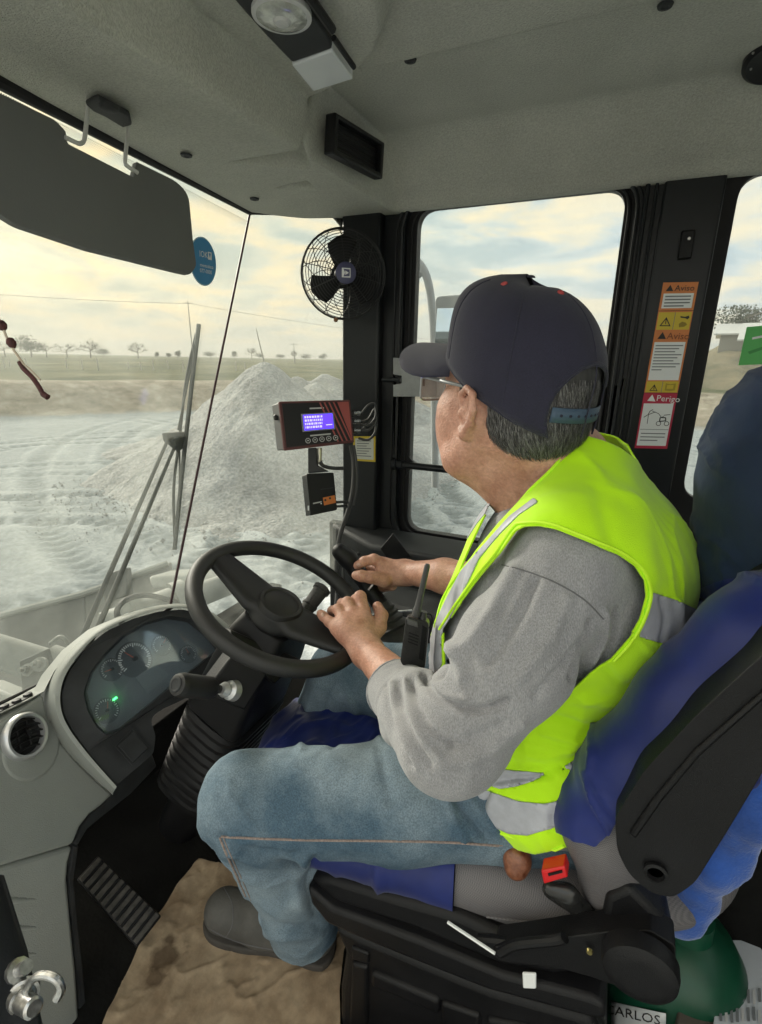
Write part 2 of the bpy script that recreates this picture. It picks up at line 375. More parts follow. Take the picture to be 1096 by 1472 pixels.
def islands(F, n, tiny=12):                                  # connected pieces of a face list, largest first
    lab = np.arange(n)
    for _ in range(4000):
        m = lab[F].min(1); new = lab.copy()
        for k in range(F.shape[1]): np.minimum.at(new, F[:, k], m)
        new = new[new]
        if (new == lab).all(): break
        lab = new
    fl = lab[F[:, 0]]; u, c = np.unique(fl, return_counts=True); return [F[fl == x] for x in u[np.argsort(-c)] if (fl == x).sum() > tiny]

from mathutils.bvhtree import BVHTree
def bvh(V, F): return BVHTree.FromPolygons([tuple(v) for v in V], [tuple(int(i) for i in f_) for f_ in F])
def bhit(B, u, v, off=0.):
    r = nrm(ray(u, v)); h_ = B.ray_cast(Vector(tuple(CAM)), Vector(tuple(r)))
    if h_[0] is None: return None
    n = A(h_[1]); n = n if n@r < 0 else -n; return A(h_[0])+n*off

# ---------------------------------------------------------------- the yard and what lies beyond it
GZ = -1.9
def hdir(u):                                      # horizontal direction seen at photo column u on the horizon
    r = ray(u, 516); return nrm([r[0], r[1], 0])
def ground_mat():
    m = bpy.data.materials.new('crushed_stone_and_field'); m.use_nodes = True; t = m.node_tree; n = t.nodes.new; lk = t.links.new; b = t.nodes['Principled BSDF']
    b.inputs['Roughness'].default_value = .95; b.inputs['Specular IOR Level'].default_value = .15
    g = n('ShaderNodeNewGeometry'); at = n('ShaderNodeAttribute'); at.attribute_name = 'zone'
    def noise_(sc, det=6, rg=.6, st=None):
        no = n('ShaderNodeTexNoise'); no.inputs['Scale'].default_value = sc; no.inputs['Detail'].default_value = det; no.inputs['Roughness'].default_value = rg
        if st: mp = n('ShaderNodeMapping'); mp.inputs['Scale'].default_value = st; lk(g.outputs['Position'], mp.inputs[0]); lk(mp.outputs[0], no.inputs['Vector'])
        else: lk(g.outputs['Position'], no.inputs['Vector'])
        return no
    def rmp(src, *st):
        r = n('ShaderNodeValToRGB'); e = r.color_ramp.elements
        while len(e) < len(st): e.new(.5)
        for k, (p_, c_) in enumerate(st): e[k].position = p_; e[k].color = (*c_, 1)
        lk(src, r.inputs[0]); return r
    def mixc(f, a, bb, mode='MIX'):
        x = n('ShaderNodeMix'); x.data_type = 'RGBA'; x.blend_type = mode
        if isinstance(f, float): x.inputs['Factor'].default_value = f
        else: lk(f, x.inputs['Factor'])
        lk(a, x.inputs['A']); lk(bb, x.inputs['B']); return x.outputs['Result']
    big, mid, fin = noise_(.35), noise_(2.2), noise_(14, 8, .7)
    lot = mixc(.35, rmp(big.outputs['Fac'], (.35, (.34, .37, .38)), (.65, (.43, .46, .47))).outputs[0], rmp(mid.outputs['Fac'], (.35, (.33, .36, .365)), (.68, (.49, .52, .53))).outputs[0])
    lot = mixc(1., lot, rmp(fin.outputs['Fac'], (.3, (.72, .72, .72)), (.7, (1.2, 1.2, 1.2))).outputs[0], 'MULTIPLY')
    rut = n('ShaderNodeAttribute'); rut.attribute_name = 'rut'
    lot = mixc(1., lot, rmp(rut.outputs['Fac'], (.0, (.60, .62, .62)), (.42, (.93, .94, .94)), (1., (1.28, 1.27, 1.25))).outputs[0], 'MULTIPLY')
    n4 = noise_(.9, 8, .7); bank = rmp(n4.outputs['Fac'], (.35, (.22, .19, .14)), (.52, (.38, .33, .26)), (.65, (.50, .46, .38))).outputs[0]
    n5 = noise_(.12, 9, .7, (1, 1, 6)); fld = rmp(n5.outputs['Fac'], (.35, (.065, .078, .04)), (.5, (.12, .125, .065)), (.64, (.22, .20, .12))).outputs[0]
    dd = n('ShaderNodeMath'); dd.operation = 'MULTIPLY_ADD'; lk(n4.outputs['Fac'], dd.inputs[0]); dd.inputs[1].default_value = .5; lk(at.outputs['Fac'], dd.inputs[2])
    f1 = n('ShaderNodeMapRange'); f1.inputs['From Min'].default_value = 1.15; f1.inputs['From Max'].default_value = 1.35; lk(dd.outputs[0], f1.inputs['Value'])
    f2 = n('ShaderNodeMapRange'); f2.inputs['From Min'].default_value = 2.1; f2.inputs['From Max'].default_value = 2.35; lk(dd.outputs[0], f2.inputs['Value'])
    lk(mixc(f2.outputs[0], mixc(f1.outputs[0], lot, bank), fld), b.inputs['Base Color'])
    bp = n('ShaderNodeBump'); bp.inputs['Strength'].default_value = .9; bp.inputs['Distance'].default_value = .06; lk(fin.outputs['Fac'], bp.inputs['Height'])
    bp2 = n('ShaderNodeBump'); bp2.inputs['Strength'].default_value = .8; bp2.inputs['Distance'].default_value = .05; lk(mid.outputs['Fac'], bp2.inputs['Height']); lk(bp.outputs[0], bp2.inputs['Normal'])
    lk(bp2.outputs[0], b.inputs['Normal']); return m
def make_ground():
    rr = [0.0, 1.2]
    while rr[-1] < 1200: rr.append(rr[-1]*(1.0075 if 3.5 < rr[-1] < 42 else 1.03))
    rr = np.array(rr); nr = len(rr)
    an = np.concatenate([np.linspace(math.radians(-12), math.radians(76), 1150, endpoint=False), np.linspace(math.radians(76), math.radians(348), 150, endpoint=False)]); na = len(an); RR, AN = np.meshgrid(rr, an, indexing='ij')
    X = -np.sin(AN)*RR; Y = np.cos(AN)*RR; P = np.stack([X, Y, np.zeros_like(X)], -1).reshape(-1, 3); r = RR.ravel()
    bank = 30+3*np.sin(AN.ravel()*2+.5)+1.5*nz(P, .12, 3)
    t = np.clip((r-bank)/6, 0, 1); z = GZ+1.62*t*t*(3-2*t)+np.clip((r-bank)/250, 0, 1)**.7*1.75 + .12*nz(P, .35, 5)*np.clip((r-bank)/4, 0, 1)
    z += np.clip((r-400)/500, 0, 1)*2.0
    lotm = 1-np.clip((r-bank+3)/3, 0, 1)
    rut = np.zeros(len(r))
    rs = np.random.RandomState(4)
    arcs = [(-8.5, 3.2, 3.4), (-9.5, 3.6, 4.6), (-8.0, 3.0, 5.9), (-13, 8, 7.5), (-12, 8.5, 9.2), (-4, 24, 14), (-6, 26, 15.6), (-30, -6, 27), (-30, -6, 28.6), (-27, -8, 29.5), (-27, -8, 31.0), (-24, -12, 31), (6, 18, 11), (6, 18, 12.4), (0, 30, 24), (0, 30, 26), (-11, 5, 5.2), (-11, 5, 6.7), (-14, 12, 5.5), (-14, 12, 7.1), (-2, 16, 9.0), (-2, 16, 10.6), (2, 14, 6), (3, 9, 5.2), (10, 8, 9), (-34, -3, 33), (-34, -3, 35)]
    for cx_, cy_, R_ in arcs:
        d = np.hypot(X.ravel()-cx_, Y.ravel()-cy_)-R_+.25*nz(P, .5, int(R_*7)); a_ = np.arctan2(Y.ravel()-cy_, X.ravel()-cx_)*R_
        wv = np.exp(-(d/.27)**2); tread = np.sin(a_*2*math.pi/.34+np.abs(d)*9); edge = np.exp(-((np.abs(d)-.42)/.13)**2)
        rut += -.6*wv+.55*wv*tread+.7*edge
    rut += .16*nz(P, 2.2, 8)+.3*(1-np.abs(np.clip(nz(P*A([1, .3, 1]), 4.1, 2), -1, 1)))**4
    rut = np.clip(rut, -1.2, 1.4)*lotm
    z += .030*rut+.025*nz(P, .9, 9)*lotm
    P[:, 2] = z
    i, j = np.meshgrid(np.arange(nr-1), np.arange(na), indexing='ij'); i = i.ravel(); j = j.ravel(); j2 = (j+1) % na
    Q = np.stack([i*na+j, (i+1)*na+j, (i+1)*na+j2, i*na+j2], 1)
    me = bpy.data.meshes.new('ground'); me.vertices.add(len(P)); me.vertices.foreach_set('co', P.ravel()); me.loops.add(Q.size); me.loops.foreach_set('vertex_index', Q.ravel())
    me.polygons.add(len(Q)); me.polygons.foreach_set('loop_start', np.arange(0, Q.size, 4)); me.update(calc_edges=True); me.shade_smooth()
    zone = np.clip((r-bank)/3+.7, 0, 1.2)+np.clip((r-bank-3)/6, 0, 1)*1.4
    a1 = me.attributes.new('zone', 'FLOAT', 'POINT'); a1.data.foreach_set('value', zone.astype(np.float32))
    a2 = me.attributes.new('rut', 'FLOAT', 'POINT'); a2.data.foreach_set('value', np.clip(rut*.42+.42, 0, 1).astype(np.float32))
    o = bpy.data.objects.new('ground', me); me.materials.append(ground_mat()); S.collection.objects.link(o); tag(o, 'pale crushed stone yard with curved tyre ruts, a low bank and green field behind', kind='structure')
make_ground()
M_pile = mat('crushed_rock', (.32, .32, .315), .95, var=0, col2=(.46, .465, .455), vscale=1.6, bump=1, bscale=18, spec=.1, fine=(16, .22))
for nd_ in M_pile.node_tree.nodes:
    if nd_.type == 'BUMP': nd_.inputs['Distance'].default_value = .05
def pile(label, cx_, cy_, peaks, seed, half, step):
    n = int(2*half/step); g = np.linspace(-half, half, n); X, Y = np.meshgrid(g, g, indexing='ij'); x = X.ravel()+cx_; y = Y.ravel()+cy_; P = np.stack([x, y, x*0], 1)
    z = np.full(len(x), -9.)
    for (px_, py_, hh, sl_) in peaks:
        d = np.hypot(x-px_, y-py_); d = d*(1+.10*np.sin(np.arctan2(y-py_, x-px_)*3+seed)+.05*nz(P, 1.0, seed+1, 1))
        z = np.maximum(z, hh-sl_*np.sqrt(d*d+.05)+.30*np.clip(d-3.2, 0, 9)) if sl_ > 0 else z
    z += .13*nz(P, 1.3, seed)+.04*nz(P, 4.5, seed+2)+.022*np.abs(nz(P, 9, seed+6))+.018*nz(P, 13, seed+3)+.014*nz(P, 34, seed+4, 2)
    z += .07*np.abs(nz(P*A([1.2, .5, 1]), 3.0, seed+9))
    z -= 3*np.clip(np.maximum(abs(x-cx_), abs(y-cy_))-half+1.2, 0, 9)
    z = np.maximum(z, -.35)+GZ
    i, j = np.meshgrid(np.arange(n-1), np.arange(n-1), indexing='ij'); i = i.ravel(); j = j.ravel(); Q = np.stack([i*n+j, (i+1)*n+j, (i+1)*n+j+1, i*n+j+1], 1)
    V = np.stack([x, y, z], 1); keep = (z[Q] > GZ-.3).any(1); V, Q = compact(V, Q[keep])
    o = npmesh('crushed_stone_pile', V, Q, M_pile); tag(o, label, 'stone pile')
d0 = hdir(378)*14.6
pile('tall grey peaked heap of crushed stone in front of the windshield', d0[0], d0[1], [(d0[0], d0[1], 3.28, .82), (d0[0]+.6, d0[1]+1.6, 2.7, .7), (d0[0]-.9, d0[1]-1.0, 1.9, .62)], 1, 7.2, .05)
d1 = hdir(470)*21; d1b = hdir(530)*22; d1c = hdir(425)*21
pile('lower wide heap of crushed stone behind the tall one', d1[0], d1[1], [(d1[0], d1[1], 2.75, .55), (d1b[0], d1b[1], 2.6, .5), (d1c[0], d1c[1], 2.7, .6)], 5, 8, .1)

# fence posts and trees at the far side
M_post = mat('weathered_white_wood', (.52, .50, .44), .9, var=.15, vscale=4)
pm = MB().lathe((0, 0, -.3), (0, 0, 1), [(0, .07), (1.5, .065), (1.62, .05)], 8)
me0 = None
for k, u in enumerate([5, 12, 37, 94, 117, 140, 183, 201, 219, 241, 262, 338, 352]):
    d = hdir(u)*(58+4*math.sin(k*2.3)); zb = -.05
    if me0 is None: o = pm.build('fence_post', M_post); me0 = o.data
    else: o = bpy.data.objects.new('fence_post', me0); S.collection.objects.link(o)
    o.location = (d[0], d[1], zb-.35); o.rotation_euler = (random.Random(k).uniform(-.05, .05), random.Random(k+9).uniform(-.06, .06), 0); o.scale = (1, 1, .85+.35*random.Random(k*3).random())
    tag(o, 'pale wooden post of the far fence, '+['cut by the left photo edge', 'second from the left photo edge', 'third from the left, under the round tree', 'fourth from the left', 'fifth from the left', 'sixth from the left', 'seventh from the left', 'eighth from the left', 'ninth from the left', 'tenth from left, just beside the wiper', 'behind the wiper blade', 'second last, left of the stone heap', 'last one, beside the stone heap'][k], 'fence post', 'pale posts along the edge of the field')
M_leaf = mat('dusty_leaves', (.085, .10, .07), .85, var=.35, vscale=1.5); M_bark = mat('grey_bark', (.16, .14, .12), .9, var=.2)
M_leaf2 = mat('dry_leaves', (.17, .165, .13), .9, var=.3, vscale=1.5)
def tree(label, u, dist, h_, w_, dense, seed, base=None, group=None):
    rg = random.Random(seed); d = hdir(u)*dist; zb = (1.30-.02*dist/60+.2) if base is None else base
    root = thing('tree', label, 'tree', (d[0], d[1], zb), group)
    t = MB(); top = .45*h_ if dense else .55*h_
    t.tube([(d[0], d[1], zb-2), (d[0]+.02*h_, d[1], zb+top*.6), (d[0]-.02*h_, d[1], zb+top)], [.045*h_, .03*h_, .02*h_], 7)
    tips = []
    for k in range(9 if not dense else 6):
        a = rg.uniform(0, 6.28); e = rg.uniform(.25, 1.2); L_ = h_*rg.uniform(.3, .5); s = A([d[0], d[1], zb+top*rg.uniform(.5, 1)])
        m_ = s+A([math.cos(a)*math.cos(e)*w_, math.sin(a)*math.cos(e)*w_, math.sin(e)*L_])*.5; q = m_+A([math.cos(a+.4)*math.cos(e)*w_, math.sin(a+.4)*math.cos(e)*w_, math.sin(e*.9)*L_])*.5
        t.tube([s, m_, q], [.016*h_, .010*h_, .004*h_], 5); tips += [m_, q]
        for _ in range(3):
            q2 = m_+A([rg.uniform(-.3, .3)*w_, rg.uniform(-.3, .3)*w_, rg.uniform(.1, .3)*h_]); t.tube([m_, q2], [.006*h_, .002*h_], 4); tips.append(q2)
    t.build('trunk', M_bark, root)
    c = MB(); nl = 1500 if dense else 420; lobes = [(rg.uniform(-.55, .55), rg.uniform(-.5, .5), rg.uniform(-.5, .45), rg.uniform(.35, .62)) for _ in range(6)]+[(0, 0, 0, .6)]
    for k in range(nl):
        if dense:
            while True:
                p = A([rg.uniform(-1, 1), rg.uniform(-1, 1), rg.uniform(-1, 1)]); 
                lb_ = lobes[rg.randrange(7)]; p = A([lb_[0], lb_[1], lb_[2]])+p*lb_[3]
                if p[2] > -.8: break
            p = A([d[0], d[1], zb+h_*.56])+p*A([w_*.5, w_*.5, h_*.46])
        else:
            q = rg.choice(tips); p = q+A([rg.gauss(0, .07)*w_, rg.gauss(0, .07)*w_, rg.gauss(0, .06)*h_])
        s_ = h_*rg.uniform(.018, .04); a = nrm([rg.gauss(0, 1) for _ in range(3)]); b = nrm(np.cross(a, [rg.gauss(0, 1) for _ in range(3)]))
        c.add([p-a*s_, p+b*s_*.8, p+a*s_, p-b*s_*.8], [(0, 1, 2, 3)])
    c.build('crown', M_leaf if dense else M_leaf2, root, smooth=0)
tl = [(8, 150, 7, 8, 0, 'thin leafless tree left of the round tree'), (46, 150, 9.5, 11, 1, 'round dense dark tree standing alone on the field edge'), (68, 155, 7, 7, 0, 'bare spreading tree just right of the round tree'), (97, 150, 6, 6, 0, 'small bare tree, second right of the round tree'),
      (131, 160, 9, 7, 0, 'bare slender tree with open branches above the fence'), (150, 170, 5, 9, 1, 'low dark bushy tree right of the slender tree'), (199, 165, 9, 6, 0, 'lone thin bare tree midway to the wiper'), (226, 180, 4, 2.5, 1, 'tiny narrow tree on the horizon left of the wiper'),
      (243, 190, 4, 4, 1, 'small shrubby tree just left of the wiper blade'), (256, 190, 5.5, 4, 1, 'small tree behind the wiper blade'), (303, 170, 5, 8, 1, 'wide low tree right of the wiper blade'), (337, 180, 5, 3, 1, 'small tree on the horizon left of the stone heap'), (362, 175, 7, 4, 0, 'thin tree rising beside the windshield joint'), (373, 180, 4, 5, 1, 'low tree right beside the windshield joint'),
      (403, 190, 4, 7, 1, 'low tree behind the peak of the stone heap'), (424, 200, 7, 3, 0, 'thin bare tree right of the peak'), (440, 190, 5, 9, 1, 'wide tree above the lower heap'), (464, 190, 5, 7, 1, 'last low tree left of the window pillar')]
for k, (u, ds, hh, ww, dn, lb) in enumerate(tl): tree(lb, u, ds, hh*.47, ww*.55, dn, 10+k, 1.15+.3*(k > 9))
tree('dark bushy tree on the hill seen through the rear side window', 1050, 60, 3.3, 4.2, 1, 77, 4.1)
# overhead lines and poles
M_cable = mat('dark_cable', (.06, .06, .06), .7); M_pole = mat('grey_pole', (.25, .24, .22), .8)
for k, (u, ds, hh, lb) in enumerate([(278, 120, 11.5, 'thin tall utility pole behind the wiper blade tip'), (381, 100, 5.5, 'short leaning pole above the stone heap'), (424, 130, 4.2, 'short thin pole right of the stone heap')]):
    d = hdir(u)*ds; root = thing('utility_pole', lb, 'utility pole', (d[0], d[1], 0)); lean = 1.2 if k == 1 else .15
    MB().tube([(d[0], d[1], 0), (d[0]-lean*.6, d[1]-lean, hh+1)], [.13, .07], 8).build('pole', M_pole, root)
    if k != 1: MB().tube([(d[0]-.7, d[1]-.5, hh+.6), (d[0]+.7, d[1]+.5, hh+.6)], .05, 6).build('crossarm', M_pole, root)
a = hdir(-160)*125; b = hdir(278)*120; c = hdir(640)*150
cab_pts = []
for s0, s1, z0, z1 in ((a, b, 12.1, 12.0), (b, c, 12.0, 7.0)):
    for k in range(14): t = k/14; q = s0*(1-t)+s1*t; cab_pts.append((q[0], q[1], z0*(1-t)+z1*t-6*t*(1-t)*.35))
tag(MB().tube(cab_pts, .035, 5).build('power_line', M_cable), 'thin sagging overhead power line across the sky left of the pillar', 'power line')
# rise, sheds and fence beyond the rear side window
hill = MB(); rg = random.Random(3)
M_hill = mat('dry_scrub', (.10, .095, .055), .95, col2=(.22, .18, .11), vscale=.35, bump=1, bscale=2)
us = np.linspace(985, 1500, 40); rows = []
for dist, z in ((36, GZ+.5), (42, .2), (50, 1.9), (60, 3.5), (80, 4.6)):
    rows.append([hdir(u)*dist+A([0, 0, z*(.55+.45*min(1, max(0, (u-990)/50)))+.25*math.sin(u*.05+dist)+rg.uniform(-.12, .12)]) for u in us])
n_ = len(us); hill.add([p for r_ in rows for p in r_], [(i*n_+j, (i+1)*n_+j, (i+1)*n_+j+1, i*n_+j+1) for i in range(4) for j in range(n_-1)])
tag(hill.build('hill', M_hill), 'dry brown scrubby rise behind the rear side window', kind='structure')
M_roof = mat('pale_sheet_roof', (.6, .6, .58), .5, var=.1); M_wl = mat('shed_wall', (.35, .34, .31), .8)
for k, (u0, u1, ds, z0, z1, lb) in enumerate([(1030, 1075, 55, 4.1, 5.0, 'long low pale roofed shed below the hilltop tree'), (1066, 1160, 50, 3.4, 4.7, 'pale roofed shed nearer, cut by the right photo edge')]):
    p, q = hdir(u0)*ds, hdir(u1)*ds; dp = nrm([p[0]+q[0], p[1]+q[1], 0])*6; root = thing('farm_shed', lb, 'shed', (p[0], p[1], z0-1.5))
    MB().prism([p+A([0, 0, z0-3]), q+A([0, 0, z0-3]), q+A([0, 0, z0]), p+A([0, 0, z0])], dp).build('wall', M_wl, root)
    mid = dp/2; e = nrm(q-p)*.5
    for s_ in (0, 1):
        a0 = -dp*.06 if s_ == 0 else dp*1.06
        MB().prism([p-e+a0+A([0, 0, z0-.1]), q+e+a0+A([0, 0, z0-.1]), q+e+mid+A([0, 0, z1]), p-e+mid+A([0, 0, z1])], (0, 0, .12)).build('roof_panel', M_roof, root)

# outside parts of the loader follow
M_white_metal = mat('dusty_grey_paint', (.30, .31, .29), .6, var=.15, vscale=9, bump=.3, bscale=60)
M_grey_metal = mat('dusty_dark_steel', (.12, .125, .12), .6, var=.2, vscale=7, bump=.3, bscale=50)
M_rubber = mat('hose_rubber', (.035, .035, .035), .6)
fr = thing('front_linkage', 'grey dusty front frame, bucket plate and cylinders of the loader below the windshield', 'loader frame', (-2.2, 1.3, -.6))
# back plate of the bucket, a bent steel sheet
top = [D(-70, 906, 2.6), D(120, 856, 2.75), D(242, 812, 2.9)]; bot = [D(-70, 1130, 2.1), D(130, 1060, 2.2), D(262, 985, 2.35)]; bk = _f*A([1, 1, 0])*.06
for i in range(2): slab('bucket_plate', [top[i], top[i+1], bot[i+1], bot[i]], bk, M_grey_metal, fr, bevel=.01)
MB().tube([top[0]+A([0, 0, .01]), top[1]+A([0, 0, .01]), top[2]+A([0, 0, .01])], .018, 8).build('plate_rim', M_white_metal, fr)
# hydraulic cylinder with cap at far left
ax = nrm(D(95, 955, 1.75)-D(-40, 915, 1.7)); c0 = D(-60, 920, 1.7)
MB().lathe(c0, ax, [(0, .055), (.28, .055), (.281, .072), (.33, .072), (.331, .066), (.36, .05), (.372, .02)], 28).build('lift_cylinder', M_white_metal, fr)
MB().tube(cat([D(72, 925, 1.7), D(88, 915, 1.68), D(100, 930, 1.68), D(104, 960, 1.7)], 6), .006, 8).build('hose', M_white_metal, fr)
slab('valve_bracket', [D(28, 951, 1.6), D(66, 934, 1.62), D(76, 968, 1.62), D(84, 1010, 1.6), D(34, 1020, 1.58)], _f*.02, M_grey_metal, fr)
for (u, v, r) in ((43, 963, .016), (60, 955, .018), (50, 958, .007)):
    MB().lathe(D(u, v, 1.59), -_f+_U*.3, [(0, r*1.2), (.015, r*1.2), (.016, r*.7), (.035, r*.7), (.036, r*.4), (.05, r*.35)], 12).build('hose_fitting', M_white_metal, fr)
slab('side_arm', [D(-20, 985, 1.9), D(28, 1005, 1.85), D(60, 1040, 1.8), D(-20, 1060, 1.8)], _f*.08, M_white_metal, fr, bevel=.01)
# frame and pins right of the wipers
slab('frame_lug', [D(146, 838, 2.3), D(160, 822, 2.3), D(182, 816, 2.3), D(186, 856, 2.3), D(150, 868, 2.3)], _f*.05, M_grey_metal, fr, bevel=.01)
MB().lathe(D(150, 905, 2.2), nrm(D(300, 850, 2.5)-D(150, 905, 2.2)), [(0, .075), (.12, .075), (.121, .095), (.16, .095), (.161, .08), (.30, .08), (.301, .10), (.36, .10), (.361, .06), (.62, .055)], 28).build('lift_cylinder', M_white_metal, fr)
slab('top_cover', [D(212, 828, 2.6), D(270, 826, 2.7), D(300, 838, 2.7), D(302, 850, 2.65), D(216, 846, 2.55)], _f*.3, M_white_metal, fr, bevel=.02, seg=3)
MB().tube(cat([D(178, 900, 2.1), D(168, 880, 2.1), D(182, 862, 2.15), D(215, 856, 2.25), D(262, 868, 2.35)], 6), .012, 8).build('hose', M_rubber, fr)

# loose stones at the foot of the heap
ls = MB(); rg = random.Random(8); ico = [(0, 0, 1), (.9, 0, .3), (.28, .85, .3), (-.72, .53, .3), (-.72, -.53, .3), (.28, -.85, .3), (0, 0, -.5)]; icf = [(0, 1, 2), (0, 2, 3), (0, 3, 4), (0, 4, 5), (0, 5, 1), (6, 2, 1), (6, 3, 2), (6, 4, 3), (6, 5, 4), (6, 1, 5)]
for k in range(3600):
    a = rg.uniform(0, 6.28); R_ = 3.2+abs(rg.gauss(0, 1.5)); x, y = d0[0]+math.cos(a)*R_, d0[1]+math.sin(a)*R_
    if math.hypot(x, y) > math.hypot(*d0[:2])+1: continue
    s_ = rg.uniform(.008, .032)*(1 if rg.random() < .93 else 2.2); ls.add([(x+v[0]*s_*rg.uniform(.7, 1.3), y+v[1]*s_*rg.uniform(.7, 1.3), GZ+.03+v[2]*s_) for v in ico], icf)
tag(ls.build('loose_stones', M_pile, smooth=0), 'loose stones scattered round the foot of the tall heap', kind='stuff')

hz_ = MB().box((0, 300, 15), (2400, 2000, 40)).build('haze', None, smooth=0)
hm = bpy.data.materials.new('thin_haze'); hm.use_nodes = True; t = hm.node_tree; t.nodes.clear(); vo_ = t.nodes.new('ShaderNodeVolumePrincipled'); vo_.inputs['Density'].default_value = .0016; vo_.inputs['Color'].default_value = (.82, .82, .78, 1); vo_.inputs['Anisotropy'].default_value = .2
oo = t.nodes.new('ShaderNodeOutputMaterial'); t.links.new(vo_.outputs[0], oo.inputs['Volume']); hz_.data.materials.append(hm); tag(hz_, 'thin pale dust haze over the yard and field', kind='stuff')

# ---------------------------------------------------------------- cab shell
M_head = mat('headliner_felt', (.43, .43, .385), .95, var=.07, vscale=5, bump=1, bscale=420, spec=.1, fine=(260, .1))
M_black = mat('black_painted_steel', (.0055, .007, .009), .36, var=.2, vscale=6, bump=.12, bscale=500, spec=.35)
M_seal = mat('rubber_seal', (.005, .005, .006), .55, spec=.3)
M_plas = mat('black_moulded_plastic', (.006, .006, .007), .42, spec=.28, var=.25, vscale=9, bump=.35, bscale=900)
M_dgrey = mat('dark_grey_plastic', (.030, .032, .034), .55, spec=.25, var=.25, vscale=18, bump=.4, bscale=900)
M_panel = mat('light_grey_plastic', (.27, .285, .265), .62, var=.06, vscale=5, bump=.35, bscale=700)
M_chrome = mat('chrome', (.50, .50, .49), .30, metal=1, var=.25, vscale=120)
M_alu = mat('satin_silver', (.55, .56, .57), .35, metal=.7)
M_white = mat('white_print', (.78, .8, .8), .6)
M_whiteL = mat('grey_print', (.5, .5, .5), .6)
M_floor = mat('dusty_floor_rubber', (.007, .007, .0065), .9, spec=.12, var=.4, vscale=14, bump=.6, bscale=120)
M_glass = glassmat('windshield_glass', .06, (.70, .74, .70), (.75, .765, .755))
M_glass2 = glassmat('side_glass', .03, (.75, .78, .74), (.75, .775, .775))
cabt = thing('loader_cab', 'grey lined operator cab of the loader with black pillars, glass and dark floor', 'cab', (-.2, .75, .16))
tessp = __import__('mathutils.geometry', fromlist=['x']).tessellate_polygon
def holed(name, loops, vec, m, parent=None, **k):
    pts = [A(p) for l in loops for p in l]; tr = tessp([[Vector(tuple(p)) for p in l] for l in loops]); n = len(pts); v = A(vec)
    f_ = [tuple(t) for t in tr]+[tuple(n+i for i in t[::-1]) for t in tr]; o = 0
    for l in loops:
        q = len(l); f_ += [(o+i, o+(i+1) % q, n+o+(i+1) % q, n+o+i) for i in range(q)]; o += q
    return mk(name, pts+[p+v for p in pts], f_, m, parent, **k)
YW = 1.40
def xz(pts, y): return [A([p[0], y, p[1]]) for p in pts]
# headliner as a formed felt sheet
def ss(t): t = np.clip(t, 0, 1); return t*t*(3-2*t)
T0, T1 = onZ(0, 100, 1.68), onZ(360, 303, 1.67); AP = A([-.755, 1.40, 1.69])
T00 = T0+(T0-T1)*.9; T00[2] = 1.68
Bj = onX(245, 870, -.98)
def headliner():
    gx = np.arange(-1.02, .98, .005); gy = np.arange(.04, 1.41, .005); X, Y = np.meshgrid(gx, gy, indexing='ij'); x, y = X.ravel(), Y.ravel(); P = np.stack([x, y, x*0], 1)
    z = 1.80-.012*ss((.98-y)/.02)*(x > -.5)+0*x
    z = z-.11*ss((y-1.235)/.165)**.9-.012*ss((y-1.36)/.03)
    z = z-.10*ss((x-.18)/.2)*ss((y-1.18)/.1)*.5
    pod = [onZ(u, v, 1.76)[:2] for u, v in [(150, -60), (300, 30), (428, 148), (470, 135), (515, 108), (548, 75), (560, 40), (558, 0), (520, -120), (400, -260)]]
    sd = polysd(x, y, pod); z = np.minimum(z, 1.80-.045*ss((sd+.012)/.03))
    a = ss((-.592-x-.02*ss((.9-y)/.5))/.022); z = z*(1-a)+a*(1.675)
    z = z-.010*ss((-.76-x)/.1)*a
    # two pressed wedge shaped recesses near the right front corner
    for tri_, dep in (([(322, 233), (440, 214), (452, 246), (400, 241)], .03), (([(392, 270), (442, 259), (460, 275)]), .024)):
        pl = [onZ(u, v, 1.675)[:2] for u, v in tri_]; s_ = polysd(x, y, pl); z = z+dep*ss(s_/.016)
    z += .0008*nz(P, 9, 3)
    V = np.stack([x, y, z], 1); n0, n1 = len(gx), len(gy)
    i, j = np.meshgrid(np.arange(n0-1), np.arange(n1-1), indexing='ij'); i = i.ravel(); j = j.ravel(); Q = np.stack([i*n1+j, i*n1+j+1, (i+1)*n1+j+1, (i+1)*n1+j], 1)
    edge = [T00[:2], T0[:2], T1[:2], AP[:2], (-.70, 1.42), (1.2, 1.42), (1.2, -.1), (-.6, -.1)]
    sc = polysd(x, y, edge); V, ins, _, _ = clip(V, tris(Q), sc); V, ins = compact(V, ins)
    return npmesh('headliner', V, ins, M_head, cabt)
headliner()
MB().box((-.03, .72, 1.90), (2.05, 1.5, .06)).build('roof_shell', M_grey_metal, cabt, bevel=.01)  # unseen outer slab over the thin headliner sheet, added to block light
for k, (u, v, z) in enumerate([(590, 85, 1.797), (957, 6, 1.797), (268, 222, 1.667), (366, 285, 1.664), (760, -60, 1.79)]):
    c = onZ(u, v, z); MB().lathe(c, (0, 0, -1), [(0, .011), (.003, .010), (.0035, .006), (.002, .004)], 16).build('screw_cap', M_dgrey, cabt)
